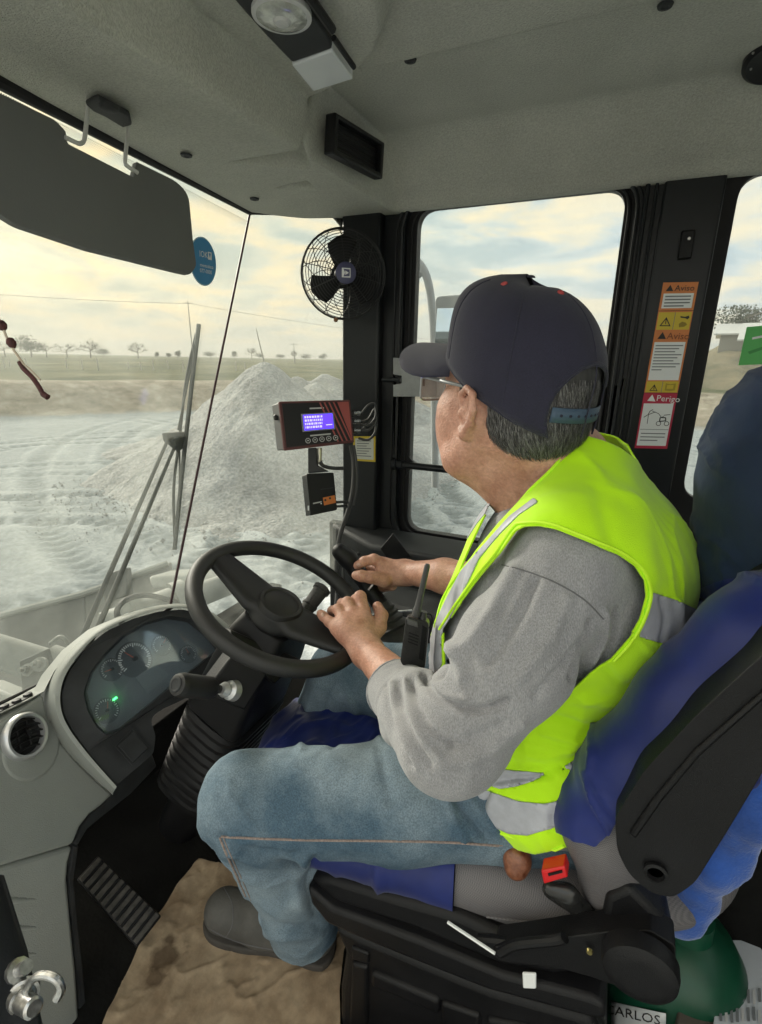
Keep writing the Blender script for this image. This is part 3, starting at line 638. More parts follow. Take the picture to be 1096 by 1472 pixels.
# louvre
def quadp(a, b, c, d):                         # corner points TL TR BR BL -> function of (s, t)
    a, b, c, d = map(A, (a, b, c, d)); return lambda s, t: (a*(1-s)+b*s)*(1-t)+(d*(1-s)+c*s)*t
lv = quadp(onX(468, 163, -.585), onX(541, 207, -.585), onX(538, 259, -.585), onX(465, 222, -.585)); nx = A([1, 0, 0])
lt = thing('ceiling_louvre', 'black rectangular air louvre in the front right corner of the headliner', 'air vent', lv(.5, 1)-[.03, 0, 0])
holed('frame', [[lv(0, 0), lv(1, 0), lv(1, 1), lv(0, 1)], [lv(.07, .1), lv(.93, .1), lv(.93, .86), lv(.07, .86)]], (.022, 0, 0), M_plas, lt, bevel=.003)
slab('backing', [lv(.03, .05), lv(.97, .05), lv(.97, .95), lv(.03, .95)], (.006, 0, 0), M_seal, lt, bevel=0)
for k in range(7):
    t = .16+k*.1; slab('slat', [lv(.07, t), lv(.93, t), lv(.93, t+.075), lv(.07, t+.075)], (.011, 0, -.004), M_plas, lt, bevel=.001)
# windshield, corner glass, seals
pw, nw = plane3(T0, T1, Bj)
if nw[0] < 0: nw = -nw
def ws(u, v): return onP(u, v, pw, nw)
B0 = ws(-80, 1052); Bl = [ws(-80, 1050), ws(0, 1011), ws(50, 987), ws(92, 964), ws(140, 940), ws(200, 905), ws(245, 872)]
TL0 = ws(-110, 40)
def pane(name, pts, m, parent, th): 
    pts = [A(p) for p in pts]; n = nrm(np.cross(pts[1]-pts[0], pts[2]-pts[0])); return slab(name, pts, n*th, m, parent, bevel=0)
pane('windshield_pane', [TL0, T0, T1, Bj]+[p for p in Bl[::-1][1:]], M_glass, cabt, .004)
AB = A([-.755, 1.40, .60])
pane('corner_pane', [T1, AP, AB, T1+(Bj-T1)*1.12], M_glass, cabt, .004)
dz_ = A([0, 0, -.012]); MB().tube([T00+dz_, T0+dz_, T1+dz_*.3], [.013, .0135, .007], 10).build('header_seal', M_seal, cabt)
M_redseal = mat('dark_joint_sealant', (.06, .022, .03), .45)
MB().tube([T1, T1*.5+Bj*.5, Bj], [.0030, .0032, .0036], 8).build('joint_seal', M_redseal, cabt)
MB().tube([p+nw*.004 for p in Bl], .0052, 8).build('sill_seal', M_seal, cabt)
MB().tube([T1, AP], .009, 8).build('header_seal', M_seal, cabt)
# dotted band along the top of the glass
M_frit = mat('dotted_glass_band', (.10, .10, .09), .6)
fb = MB(); ux = nrm(T1-T0); dn = nrm(Bj-T1)
for r_ in range(5):
    for k in range(215):
        c = T0-ux*.05+ux*(k+.5*(r_ % 2))*.0036*1.0+dn*(.030+r_*.0036)+nw*.001; s_ = .0012*(1-.13*r_)
        if (c-T0)@ux < np.linalg.norm(T1-T0)-.008: fb.add([c-ux*s_, c+dn*s_, c+ux*s_, c-dn*s_], [(0, 1, 2, 3)])
tag(fb.build('dotted_band', M_frit, cabt, smooth=0), kind='stuff')
# rounded top corner of the corner glass
def cg(u, v): return onP(u, v, *plane3(T1, AP, AB))
arc = [cg(*p) for p in [(375, 301), (430, 304), (462, 306), (480, 313), (491, 326), (496, 345), (497, 420)]]
slab('pillar_gusset', [cg(362, 298)]+arc+[cg(508, 430), cg(508, 290)], (-.004, .004, 0), M_seal, cabt, bevel=0)
# front right pillar and side wall
slab('front_pillar', xz([(-.765, 1.72), (-.648, 1.72), (-.648, .79), (-.765, .79)], YW-.03), (0, .12, 0), M_black, cabt, bevel=.008, seg=3)
slab('pillar_flange', xz([(-.772, 1.70), (-.762, 1.70), (-.762, .80), (-.772, .80)], YW-.012), (0, .05, 0), M_seal, cabt, bevel=.002)
def rrect(x0, x1, z0, z1, r, n=8): return rnd([A([x0, z0]), A([x1, z0]), A([x1, z1]), A([x0, z1])], r, n)
WX0, WX1, WZ0, WZ1 = -.562, -.060, .800, 1.685
o_out = rrect(-.648, .02, .745, 1.725, [.04, .02, .02, .02]); o_in = rrect(WX0-.028, WX1+.022, WZ0-.022, WZ1+.014, .065)
holed('window_surround', [xz(o_out, YW), xz(o_in, YW)], (0, .05, 0), M_black, cabt, bevel=.004)
g_out = rrect(WX0-.03, WX1+.024, WZ0-.024, WZ1+.016, .067); g_in = rrect(WX0, WX1, WZ0, WZ1, .048, 10)
holed('window_frame', [xz(g_out, YW+.018), xz(g_in, YW+.018)], (0, .03, 0), M_plas, cabt, bevel=.003)
for off, rr_, yy, mm_ in ((.036, .0042, YW-.003, M_black), (.052, .0032, YW-.002, M_black), (.014, .0045, YW+.014, M_seal)):
    MB().tube(xz(rrect(WX0-off, WX1+off*.8, WZ0-off*.8, WZ1+off*.55, .048+off), yy), rr_, 8, closed=True).build('window_seal', mm_, cabt)
slab('side_pane', xz(rrect(WX0-.01, WX1+.01, WZ0-.01, WZ1+.01, .05), YW+.03), (0, .004, 0), M_glass2, cabt, bevel=0)
# bar across the side window with its rounded webs
zb = 1.006
MB().tube([(-.60, YW-.002, zb), (-.04, YW-.002, zb)], .0105, 14).build('window_bar', M_black, cabt)
MB().lathe((-.605, YW-.004, zb), (1, 0, 0), [(0, .018), (.012, .018), (.013, .013), (.03, .013)], 18).build('bar_end', M_black, cabt)
for sx, x0 in ((1, WX0-.012), (-1, WX1+.012)):
    for sz in (1, -1):
        ar = [(x0+sx*.055*(1-math.sin(a)), zb+sz*.055*(1-math.cos(a))) for a in np.linspace(0, math.pi/2, 9)]
        slab('window_web', xz([(x0, zb)]+ar, YW+.016), (0, .012, 0), M_plas, cabt, bevel=0)
# rear side pillar with its folds
slab('rear_pillar', xz([(.015, 1.73), (.128, 1.73), (.128, .5), (.015, .5)], YW-.012), (0, .10, 0), M_black, cabt, bevel=.004)
for x_, r_ in ((-.018, .005), (.0, .0035), (.018, .004), (.118, .004)):
    MB().tube([(x_, YW-.006, 1.72), (x_, YW-.006, .5)], r_, 8).build('pillar_fold', M_black, cabt)
ro = [A([.10, .86]), A([.80, .86]), A([.80, 1.74]), A([.10, 1.74])]; ri = rrect(.158, .72, .99, 1.69, .05, 8)
holed('rear_window_frame', [xz(ro, YW+.03), xz(ri, YW+.03)], (0, .03, 0), M_plas, cabt, bevel=.003)
slab('rear_side_pane', xz(rrect(.15, .73, .98, 1.70, .05), YW+.045), (0, .004, 0), M_glass2, cabt, bevel=0)
holed('rear_wall', [[A([.82, .04, .1]), A([.82, 1.46, .1]), A([.82, 1.46, 1.9]), A([.82, .04, 1.9])], [A([.82, .2, .95]), A([.82, 1.3, .95]), A([.82, 1.3, 1.66]), A([.82, .2, 1.66])]], (.04, 0, 0), M_dgrey, cabt)
slab('rear_pane', [A([.83, .19, .94]), A([.83, 1.31, .94]), A([.83, 1.31, 1.67]), A([.83, .19, 1.67])], (.004, 0, 0), M_glass2, cabt, bevel=0)
MB().box((.1, 1.445, .45), (1.9, .03, .66)).build('side_wall', M_dgrey, cabt, bevel=.004)
# floor, firewall
MB().box((-.15, .74, .13), (1.95, 1.42, .06)).build('floor', M_floor, cabt, bevel=.004)
MB().box((-1.10, .95, .30), (.05, 1.02, .38)).build('firewall', M_floor, cabt, bevel=.004)
MB().box((-.98, .72, .48), (.22, .50, .03)).build('firewall_shelf', M_floor, cabt, bevel=.004)
MB().box((.45, 1.1, .40), (.7, .62, .5)).build('rear_locker', M_floor, cabt, bevel=.02)
# left front pillar seen in the lower left corner, and its latch
slab('door_pillar', [D(-60, 1250, .58), D(2, 1262, .60), D(36, 1370, .56), D(62, 1500, .52), D(-60, 1500, .5)], _f*.006, M_black, cabt, bevel=.004)
lt2 = thing('door_latch', 'chrome door latch with hook on the black pillar at the lower left', 'latch', D(45, 1440, .54))
a_ = D(15, 1432, .545); ax2 = nrm(D(72, 1462, .50)-a_)
MB().lathe(a_, ax2, [(0, .016), (.010, .016), (.0101, .011), (.024, .011), (.0241, .0095), (.052, .0095), (.054, .007)], 20).build('latch_pin', M_chrome, lt2)
MB().tube(cat([D(38, 1440, .53), D(40, 1418, .53), D(56, 1403, .525), D(78, 1406, .52), D(88, 1420, .52), D(82, 1436, .52)], 6), [.004]*25+[.0045]*6, 10).build('hook', M_chrome, lt2)
MB().lathe(D(22, 1398, .55), _U*.5+_R*.7-_f*.3, [(0, .012), (.008, .012), (.009, .007), (.022, .007)], 12).build('bolt', M_chrome, lt2)
MB().lathe(D(34, 1425, .545), -_f+_R*.6, [(0, .015), (.005, .015), (.006, .012), (.012, .011)], 20).build('washer', M_chrome, lt2)

# ---------------------------------------------------------------- dashboard
dash = thing('dashboard', 'light grey dashboard with dark hooded instrument binnacle and round air vent', 'dashboard', (-.85, .5, .16))
nD = nrm([.80, -.04, .60]); PD = onX(215, 965, -.80)
def dp(u, v, off=0.): return onP(u, v, PD+nD*off, nD)
face_px = rnd([A(p) for p in [(132, 989), (139, 964), (165, 933), (190, 914), (225, 905), (256, 905), (283, 916), (304, 936), (246, 980), (189, 1022), (161, 1045), (148, 1040), (137, 1022), (131, 1004)]], 6, 2)
reces_px = [(120, 996), (129, 968), (152, 938), (176, 914), (208, 895), (244, 885), (276, 890), (303, 912), (318, 932), (258, 978), (205, 1022), (168, 1052), (152, 1057), (138, 1044), (126, 1022)]
bez_px = [(168, 1129), (150, 1109), (126, 1080), (103, 1048), (91, 1023), (89, 996), (98, 968), (122, 934), (152, 908), (190, 890), (228, 879), (264, 876), (296, 886), (318, 905), (338, 930), (330, 952), (300, 982), (269, 1003), (240, 1016), (222, 1027), (217, 1036), (224, 1058), (221, 1083)]
holed('binnacle_bezel', [[dp(*p, .022) for p in rnd([A(q) for q in bez_px], 5, 2)], [dp(*p, .03) for p in rnd([A(q) for q in reces_px], 4, 2)]], -nD*.02, M_dgrey, dash, bevel=.004, seg=3)
# recess wall
w0 = [dp(*p, .02) for p in reces_px]; w1 = [dp(*(A(p)*.93+A([212, 965])*.07), -.012) for p in reces_px]
nW = len(w0); mk('binnacle_recess', w0+w1, [(i, (i+1) % nW, nW+(i+1) % nW, nW+i) for i in range(nW)], M_plas, dash, smooth=60)
M_inst = mat('instrument_face', (.17, .20, .225), .4, coat=.3)  # pale blue grey: sky reflection on the cluster put into the base colour
inst = slab('instrument_face', [dp(*p, -.006) for p in reces_px], -nD*.004, M_inst, dash, bevel=0)
M_lens = glassmat('binnacle_lens', .10, (.40, .50, .57), refl=.12)  # bluish film colour adds to the painted reflection
for nn in M_lens.node_tree.nodes:
    if nn.type == 'BSDF_GLOSSY': nn.inputs['Roughness'].default_value = .06; nn.inputs[0].default_value = (.75, .9, 1, 1)
slab('binnacle_lens', [dp(*p, .008) for p in reces_px], nD*.0015, M_lens, dash, bevel=0)
M_mark = mat('gauge_marking', (.8, .83, .85), .5); M_gface = mat('gauge_dial', (.07, .085, .10), .4)
eu = nrm(dp(240, 965)-dp(200, 965)); ev = np.cross(nD, eu)
def gauge(u, v, r, a0, a1, nt_, needle, lab):
    c = dp(u, v, -.003); g = MB().lathe(c, nD, [(0, r*1.12), (.002, r*1.12), (.0025, r*1.02)], 36).build('gauge', M_gface, dash); g['label'] = lab
    t = MB()
    for k in range(nt_+1):
        a = math.radians(a0+(a1-a0)*k/nt_); d = math.cos(a)*eu+math.sin(a)*ev; e = np.cross(nD, d); L_ = r*(.26 if k % 5 == 0 else .17); w_ = r*.035
        t.add([c+nD*.003+d*(r-L_)-e*w_, c+nD*.003+d*r-e*w_, c+nD*.003+d*r+e*w_, c+nD*.003+d*(r-L_)+e*w_], [(0, 1, 2, 3)])
    t.build('scale_marks', M_mark, g, smooth=0)
    a = math.radians(needle); d = math.cos(a)*eu+math.sin(a)*ev; MB().tube([c+nD*.005-d*r*.15, c+nD*.005+d*r*.75], [.0014, .0006], 6).build('needle', mat('needle_red', (.5, .08, .04), .5) if 'n_red' not in globals() else n_red, g)
    MB().lathe(c+nD*.002, nD, [(0, r*.16), (.005, r*.15), (.006, r*.1)], 14).build('needle_hub', M_plas, g)
    return g
n_red = mat('needle_red', (.5, .1, .05), .5)
gauge(193, 948, .033, -30, 230, 30, 150, 'largest dial, in the middle'); gauge(232, 928, .020, -30, 230, 20, 60, 'small dial at the top of the binnacle'); gauge(160, 963, .020, -30, 230, 20, 200, 'left small dial'); gauge(270, 941, .018, -30, 230, 20, 120, 'right small dial'); gauge(153, 1022, .021, -30, 230, 20, 90, 'lowest dial in the bottom corner')
slab('display', [dp(195, 974, -.002), dp(222, 955, -.002), dp(244, 970, -.002), dp(212, 998, -.002)], nD*.002, mat('grey_lcd', (.20, .24, .26), .3), dash, bevel=0)
slab('warning_light', [dp(161, 1006, -.002), dp(166, 1002, -.002), dp(168, 1004, -.002), dp(163, 1008, -.002)], nD*.004, mat('green_lamp', (.05, .6, .1), .4, emit=(.05, 1, .15), estr=2.0), dash, bevel=0)
# square blank switch
sq = [(165, 1073), (190, 1048), (216, 1076), (190, 1101)]
holed('switch_frame', [[dp(*p, .026) for p in sq], [dp(*(A(p)*.9+A([190, 1074])*.1), .026) for p in sq]], nD*.0015, M_dgrey, dash, bevel=0)
slab('blank_switch', [dp(*(A(p)*.86+A([190, 1074])*.14), .024) for p in sq], nD*.004, M_dgrey, dash, bevel=.0015)
# grey hood around the binnacle and dashboard body, lofted rows
def loft(name, rows, m, parent, solid=0, sm=60, **k):
    n = len(rows[0]); vs = [p for r_ in rows for p in r_]; return mk(name, vs, [(i*n+j, i*n+j+1, (i+1)*n+j+1, (i+1)*n+j) for i in range(len(rows)-1) for j in range(n-1)], m, parent, smooth=sm, solid=solid, **k)
hood_in = [(168, 1131), (150, 1111), (125, 1082), (101, 1050), (89, 1024), (87, 996), (96, 967), (120, 933), (150, 906), (189, 888), (227, 877), (264, 874), (296, 884), (319, 903), (339, 928)]
hood_md = [(163, 1139), (142, 1118), (114, 1089), (89, 1056), (75, 1028), (73, 996), (84, 962), (111, 930), (145, 902), (186, 884), (226, 873), (265, 870), (298, 880), (322, 898), (343, 922)]
hood_ou = [(162, 1143), (139, 1122), (109, 1094), (80, 1060), (66, 1030), (64, 1000), (78, 965), (106, 930), (143, 900), (184, 882), (225, 871), (265, 868), (299, 877), (324, 895), (346, 918)]
loft('binnacle_hood', [cat([dp(*p, .020) for p in hood_in], 5), cat([dp(*p, .028) for p in hood_in], 5), cat([dp(*(A(p)*.5+A(q)*.5), .026) for p, q in zip(hood_in, hood_md)], 5), cat([dp(*p, .006) for p in hood_md], 5), cat([dp(*p, -.03) for p in hood_ou], 5), cat([dp(*p, -.12) for p in hood_ou], 5)], M_panel, dash, sm=70)
Q0, Q1, Q2 = onX(105, 1213, -.74), onX(0, 1245, -.74), dp(66, 1030, -.012); pp, npn = plane3(Q0, Q1, Q2)
if npn[0] < 0: npn = -npn
def pq(u, v, off=0.): return onP(u, v, pp+npn*off, npn)
up_px = [(-90, 1090), (-40, 1058), (0, 1038), (40, 1012), (62, 996), (70, 1030), (84, 1060), (112, 1094), (140, 1121), (163, 1142), (146, 1158), (130, 1170), (116, 1188), (106, 1213), (0, 1245), (-90, 1272)]
slab('upper_panel', [pq(*p) for p in up_px], -npn*.05, M_panel, dash, bevel=.006, seg=3)
top_rows = [[pq(-90, 1090, -.002), pq(-40, 1058, -.002), pq(0, 1038, -.002), pq(40, 1012, -.002), pq(62, 996, -.002), dp(78, 965, -.02), dp(106, 930, -.03), dp(143, 900, -.03), dp(184, 882, -.03)],
            [ws(-90, 1056), ws(-40, 1032), ws(0, 1012), ws(40, 992), ws(66, 978), ws(92, 963), ws(116, 938), ws(146, 906), ws(186, 884)]]
mid_r = [a*.5+b*.5+A([0, 0, .004]) for a, b in zip(*top_rows)]
loft('top_deck', [[p-npn*.03 for p in top_rows[0]], top_rows[0], mid_r, top_rows[1]], M_panel, dash, sm=70)
low_px = [(-90, 1275), (0, 1248), (105, 1217), (99, 1240), (97, 1265), (103, 1330), (110, 1400), (120, 1560), (-90, 1560)]
slab('lower_panel', [onX(u, v, -.742) for u, v in low_px], (-.05, 0, 0), M_panel, dash, bevel=.006, seg=3)
for v in (1296, 1336, 1374):
    fl = Field().cone(onX(-70, v+2, -.742), onX(52, v-2, -.742), .012, .003, .001, flat=(1, 0, 0), fs=2.0); V, Q = fl.mesh(.0035); npmesh('moulded_rib', V, Q, M_panel, dash)
slab('shaded_panel_edge', [pq(163, 1141, -.01), pq(146, 1158, -.01), pq(130, 1170, -.01), pq(116, 1188, -.01), pq(107, 1212, -.01), pq(112, 1216, -.01), pq(126, 1192, -.01), pq(150, 1172, -.01), pq(188, 1142, -.012), pq(226, 1102, -.012), pq(214, 1070, -.012), pq(175, 1098, -.012)], -npn*.10, M_dgrey, dash, bevel=.003)  # dark grey puts the shade on the panel's side return into its colour
slab('shaded_panel_edge', [onX(u, v, -.75) for u, v in [(106, 1216), (98, 1265), (104, 1330), (111, 1400), (121, 1560), (131, 1560), (121, 1400), (113, 1330), (107, 1265), (114, 1216)]], (-.12, 0, 0), M_dgrey, dash, bevel=.003)  # lower side return, its shade likewise painted in dark grey
# round vent
cv = pq(33, 1059, .002); vt = thing('air_vent', 'round silver ringed air vent on the grey dashboard panel', 'air vent', cv)
MB().lathe(cv, npn, [(0, .037), (.010, .037), (.013, .034), (.012, .030), (.0, .029), (-.001, .028)], 48).build('ring', M_alu, vt, smooth=50)
MB().lathe(cv+npn*.0015, npn, [(0, .029), (.0005, .028)], 32).build('vent_mouth', M_seal, vt)
va = nrm(pq(60, 1047)-pq(20, 1063)); vb = np.cross(npn, va)
for k in range(5):
    o_ = (-.0215+k*.0107); hw = math.sqrt(max(0, .0285**2-o_**2)); q = [cv+vb*(o_+.0035*(1-(s/hw)**2))+va*s+npn*(.008) for s in np.linspace(-hw, hw, 9)]
    MB().tube(q, .0014, 6).build('slat', M_plas, vt)
    slab('slat', [q[0], q[4], q[8], q[8]-npn*.007+vb*.004, q[4]-npn*.007+vb*.004, q[0]-npn*.007+vb*.004], vb*.001, M_plas, vt, bevel=0)
for s in (-.010, .008): MB().tube([cv+va*s-vb*.02+npn*.004, cv+va*s+vb*.022+npn*.004], .0012, 6).build('vane', M_plas, vt)
MB().box(cv+va*.004+vb*.005+npn*.007, (.009, .006, .011)).build('vent_tab', M_plas, vt, bevel=.001)
MB().lathe(pq(46, 1075, .0), npn, [(0, .050), (.0015, .049), (.002, .045), (.0022, .0)], 48).build('vent_pad', M_panel, vt, smooth=60)
# defrost slot
ds = thing('defrost_slot', 'black defroster slot with round buttons at the foot of the windshield', 'air slot', mid_r[2])
tdn = nrm(np.cross(mid_r[3]-mid_r[1], top_rows[1][2]-top_rows[0][2])); tdn = tdn if tdn[2] > 0 else -tdn
def td(u, v, off=0): return onP(u, v, mid_r[2]+tdn*(.004+off), tdn)
slab('slot_frame', [td(-40, 1038), td(0, 1016), td(42, 996), td(64, 995), td(40, 1008), td(0, 1027), td(-40, 1049)], tdn*.002, M_panel, ds, bevel=.001)
slab('slot_mouth', [td(-40, 1040, .002), td(0, 1018, .002), td(44, 998, .002), td(46, 1001, .002), td(0, 1024, .002), td(-40, 1046, .002)], tdn*.0015, M_seal, ds, bevel=0)
for (u, v) in ((6, 1017), (24, 1009), (40, 1000)): MB().lathe(td(u, v, .003), tdn, [(0, .0075), (.004, .0065), (.005, .003)], 16).build('knob', M_plas, ds)

# pedal, mat
ped = thing('accelerator_pedal', 'black ribbed accelerator pedal in the dark footwell', 'pedal', onZ(197, 1363, .19))
pf = quadp(onZ(141, 1230, .32), onZ(233, 1317, .215), onZ(197, 1363, .205), onZ(111, 1264, .31))
n_p = nrm(np.cross(pf(1, 0)-pf(0, 0), pf(0, 1)-pf(0, 0))); n_p = n_p if n_p[2] > 0 else -n_p
M_ped = mat('worn_pedal_rubber', (.06, .056, .05), .75, var=.4, vscale=40, bump=.4, bscale=300)
slab('pedal_plate', [pf(0, 0), pf(1, 0), pf(1, 1), pf(0, 1)], -n_p*.012, M_plas, ped, bevel=.003)
for k in range(11):
    s0 = .015+k*.09; slab('rib', [pf(s0, .04), pf(s0+.055, .04), pf(s0+.055, .96), pf(s0, .96)], n_p*.006, M_ped, ped, bevel=.0015)
def matpaper():
    px_ = [(285, 1244), (330, 1250), (400, 1280), (505, 1342), (494, 1368), (488, 1420), (490, 1500), (495, 1620), (90, 1620), (150, 1472), (184, 1400), (206, 1352), (240, 1305), (262, 1272)]
    poly = [onZ(u, v, .165)[:2] for u, v in px_]; gx = np.arange(-.95, -.1, .005); gy = np.arange(.1, .8, .005); X, Y = np.meshgrid(gx, gy, indexing='ij'); x, y = X.ravel(), Y.ravel(); P = np.stack([x, y, x*0], 1)
    a = nz(P, 14, 2); z = .168+.004*nz(P, 7, 1)+.0045*(1-np.abs(np.clip(a*1.3, -1, 1)))**14+.004*(1-np.abs(np.clip(nz(P, 26, 12)*1.3, -1, 1)))**14+.0012*nz(P, 55, 7, 2)
    sd = polysd(x, y, poly)+.004*nz(P, 30, 4, 2); z += .012*ss((.05-sd)/.05)*ss((y-.5)/.1)*ss((-.5-x)/.1)
    V = np.stack([x, y, z], 1); n0, n1 = len(gx), len(gy); i, j = np.meshgrid(np.arange(n0-1), np.arange(n1-1), indexing='ij'); i = i.ravel(); j = j.ravel(); Q = np.stack([i*n1+j, i*n1+j+1, (i+1)*n1+j+1, (i+1)*n1+j], 1)
    V, ins, _, _ = clip(V, tris(Q), sd); V, ins = compact(V, ins)
    m = mat('brown_kraft_card', (.25, .18, .115), .85, col2=(.38, .295, .20), vscale=11, bump=.5, bscale=90, spec=.2, fine=(60, .12))
    t = m.node_tree; b = t.nodes['Principled BSDF']; lk = t.links.new; src = b.inputs['Base Color'].links[0].from_socket; g = t.nodes.new('ShaderNodeNewGeometry')
    for (c, r) in ((onZ(237, 1378, .17), .028), (onZ(243, 1352, .17), .012), (onZ(222, 1408, .17), .02)):       # oil stains
        sb = t.nodes.new('ShaderNodeVectorMath'); sb.operation = 'DISTANCE'; sb.inputs[1].default_value = tuple(c); lk(g.outputs['Position'], sb.inputs[0])
        nn = t.nodes.new('ShaderNodeTexNoise'); nn.inputs['Scale'].default_value = 60; lk(g.outputs['Position'], nn.inputs['Vector']); ad = t.nodes.new('ShaderNodeMath'); ad.operation = 'MULTIPLY_ADD'; lk(nn.outputs['Fac'], ad.inputs[0]); ad.inputs[1].default_value = .02; lk(sb.outputs['Value'], ad.inputs[2])
        mr = t.nodes.new('ShaderNodeMapRange'); mr.inputs['From Min'].default_value = r+.004; mr.inputs['From Max'].default_value = r+.013; mr.inputs['To Min'].default_value = .65; mr.inputs['To Max'].default_value = 0; lk(ad.outputs[0], mr.inputs['Value'])
        mxx = t.nodes.new('ShaderNodeMix'); mxx.data_type = 'RGBA'; lk(mr.outputs[0], mxx.inputs['Factor']); lk(src, mxx.inputs['A']); mxx.inputs['B'].default_value = (.05, .028, .015, 1); src = mxx.outputs['Result']
    lk(src, b.inputs['Base Color'])
    tag(npmesh('paper_mat', V, ins, m), 'crumpled brown cardboard sheet with oil stains on the cab floor', 'floor mat')
matpaper()

# ---------------------------------------------------------------- steering wheel and column
Wc = A([-.535, .724, .863]); wn = nrm([.435, .018, .9]); wa = nrm(np.cross(wn, [0, 1, 0])); wb = np.cross(wn, wa)
def wr(t, r=.161, h=0): t = math.radians(t); return Wc+r*(math.cos(t)*wa+math.sin(t)*wb)+wn*h
swt = thing('steering_wheel', 'black two spoke steering wheel with round centre cap', 'steering wheel', Wc)
M_wheel = mat('steering_wheel_rubber', (.013, .013, .013), .5, var=.2, vscale=12, bump=.3, bscale=700)
MB().tube([wr(t) for t in range(0, 360, 4)], .0152, 18, closed=True).build('rim', M_wheel, swt)
hubf = Field()
hubf.cone(Wc-wn*.035, Wc-wn*.02, .05, .046, .02, flat=wn, fs=1.8)
for t0 in (4, 186):
    a0, a1 = wr(t0, .05, -.022), wr(t0, .158, 0); sp = nrm(np.cross(wn, a1-a0))
    for s in (-1, 1): hubf.cone(a0+sp*s*.024, a1+sp*s*.016, .020, .012, .02, flat=wn, fs=1.5)
    hubf.cone(a0, a1, .024, .013, .02, flat=wn, fs=2.0)
V, Q = hubf.mesh(.004); npmesh('spoke_hub', V, Q, M_wheel, swt)
MB().lathe(Wc-wn*.02, wn, [(0, .044), (.014, .044), (.020, .041), (.021, .036), (.017, .033), (.018, .028), (.022, .022), (.024, .012), (.0245, .001)], 40).build('centre_cap', M_wheel, swt, smooth=50)
col_ = thing('steering_column', 'black steering column shroud with ribbed rubber bellows', 'steering column', Wc-wn*.75)
cx_, cy_ = nrm(A([.9, 0, -.435])), A([0, 1, 0.])
def sect(t, hx, hy, r=.02, oy=0., ox=0.): 
    c = Wc-wn*t+cy_*oy+cx_*ox; return [c+cx_*p[0]+cy_*p[1] for p in rnd([A([-hx, -hy]), A([hx, -hy]), A([hx, hy]), A([-hx, hy])], r, 4)]
def loftc(name, secs, m, parent, **k):
    n = len(secs[0]); vs = [p for s in secs for p in s]; f_ = [(i*n+j, i*n+(j+1) % n, (i+1)*n+(j+1) % n, (i+1)*n+j) for i in range(len(secs)-1) for j in range(n)]+[tuple(range(n)), tuple(range((len(secs)-1)*n, len(secs)*n))]
    return mk(name, vs, f_, m, parent, **k)
loftc('column_shroud', [sect(.045, .05, .050, .02, .01), sect(.075, .055, .070, .02, .01), sect(.15, .06, .085, .02, .01), sect(.27, .065, .095, .025, .01), sect(.28, .066, .096, .025, .01)], M_plas, col_, bevel=.002)
secs = []
for k in range(10):
    t = .285+k*.026; e = .007; secs += [sect(t, .066+k*.0006, .096+k*.0008, .05, .01), sect(t+.006, .066+e, .096+e, .05, .01), sect(t+.015, .066+e, .096+e, .05, .01), sect(t+.020, .066-.002, .096-.002, .05, .01)]
loftc('bellows', secs, M_plas, col_, smooth=30)
MB().tube([Wc-wn*.5, Wc-wn*.74], .05, 16).build('column_base', M_plas, col_)
hb = quadp(D(338, 936, .90), D(392, 958, .93), D(352, 1022, .90), D(292, 998, .87)); hn = nrm(np.cross(hb(1, 0)-hb(0, 0), hb(0, 1)-hb(0, 0))); hn = hn if hn@_f < 0 else -hn
slab('lever_housing', [hb(0, 0), hb(1, 0), hb(1, 1), hb(0, 1)], -hn*.06, M_plas, col_, bevel=.004)
slab('housing_cover', [D(330, 905, .93), D(432, 948, .98), D(395, 985, .95), D(338, 935, .90)], -hn*.05, M_plas, col_, bevel=.004)
slab('red_button', [D(368, 972, .925), D(377, 969, .925), D(376, 979, .925), D(369, 981, .925)], _f*.01, mat('red_plastic', (.35, .02, .04), .4), col_, bevel=.001)
gl = thing('gear_lever', 'black gear selector lever with round end sticking out left of the column', 'lever', D(320, 990, .9))
kn = D(262, 985, .80); kx = nrm(D(325, 992, .88)-kn)
MB().lathe(kn, kx, [(-.012, .012), (-.010, .0165), (-.004, .0185), (.0, .019), (.006, .0185), (.035, .0185), (.058, .019), (.064, .016), (.066, .008), (.10, .006)], 32).build('grip', M_wheel, gl, smooth=40)
MB().lathe(kn-kx*.0125, -kx, [(0, .012), (.0015, .0115), (.002, .009), (.001, .008)], 28).build('grip_cap', M_dgrey, gl)
MB().lathe(D(318, 991, .865), kx, [(0, .009), (.008, .013), (.016, .010), (.02, .016), (.032, .018), (.036, .015)], 24).build('collar', M_alu, gl)
ts = thing('turn_signal_stalk', 'knurled black stalk handle pointing up right behind the steering wheel', 'stalk', D(420, 900, 1.02))
tb, te = D(425, 897, 1.03), D(466, 843, 1.08); tx = nrm(te-tb)
MB().lathe(tb, tx, [(-.02, .012), (0, .013), (.045, .0155), (.046, .017), (.05, .017), (.0505, .015), (.085, .0165), (.086, .019), (.094, .0195), (.095, .017), (.098, .012)], 24).build('grip', mat('knurled_plastic', (.035, .035, .035), .6, var=.5, vscale=300, bump=1, bscale=500), ts, smooth=40)

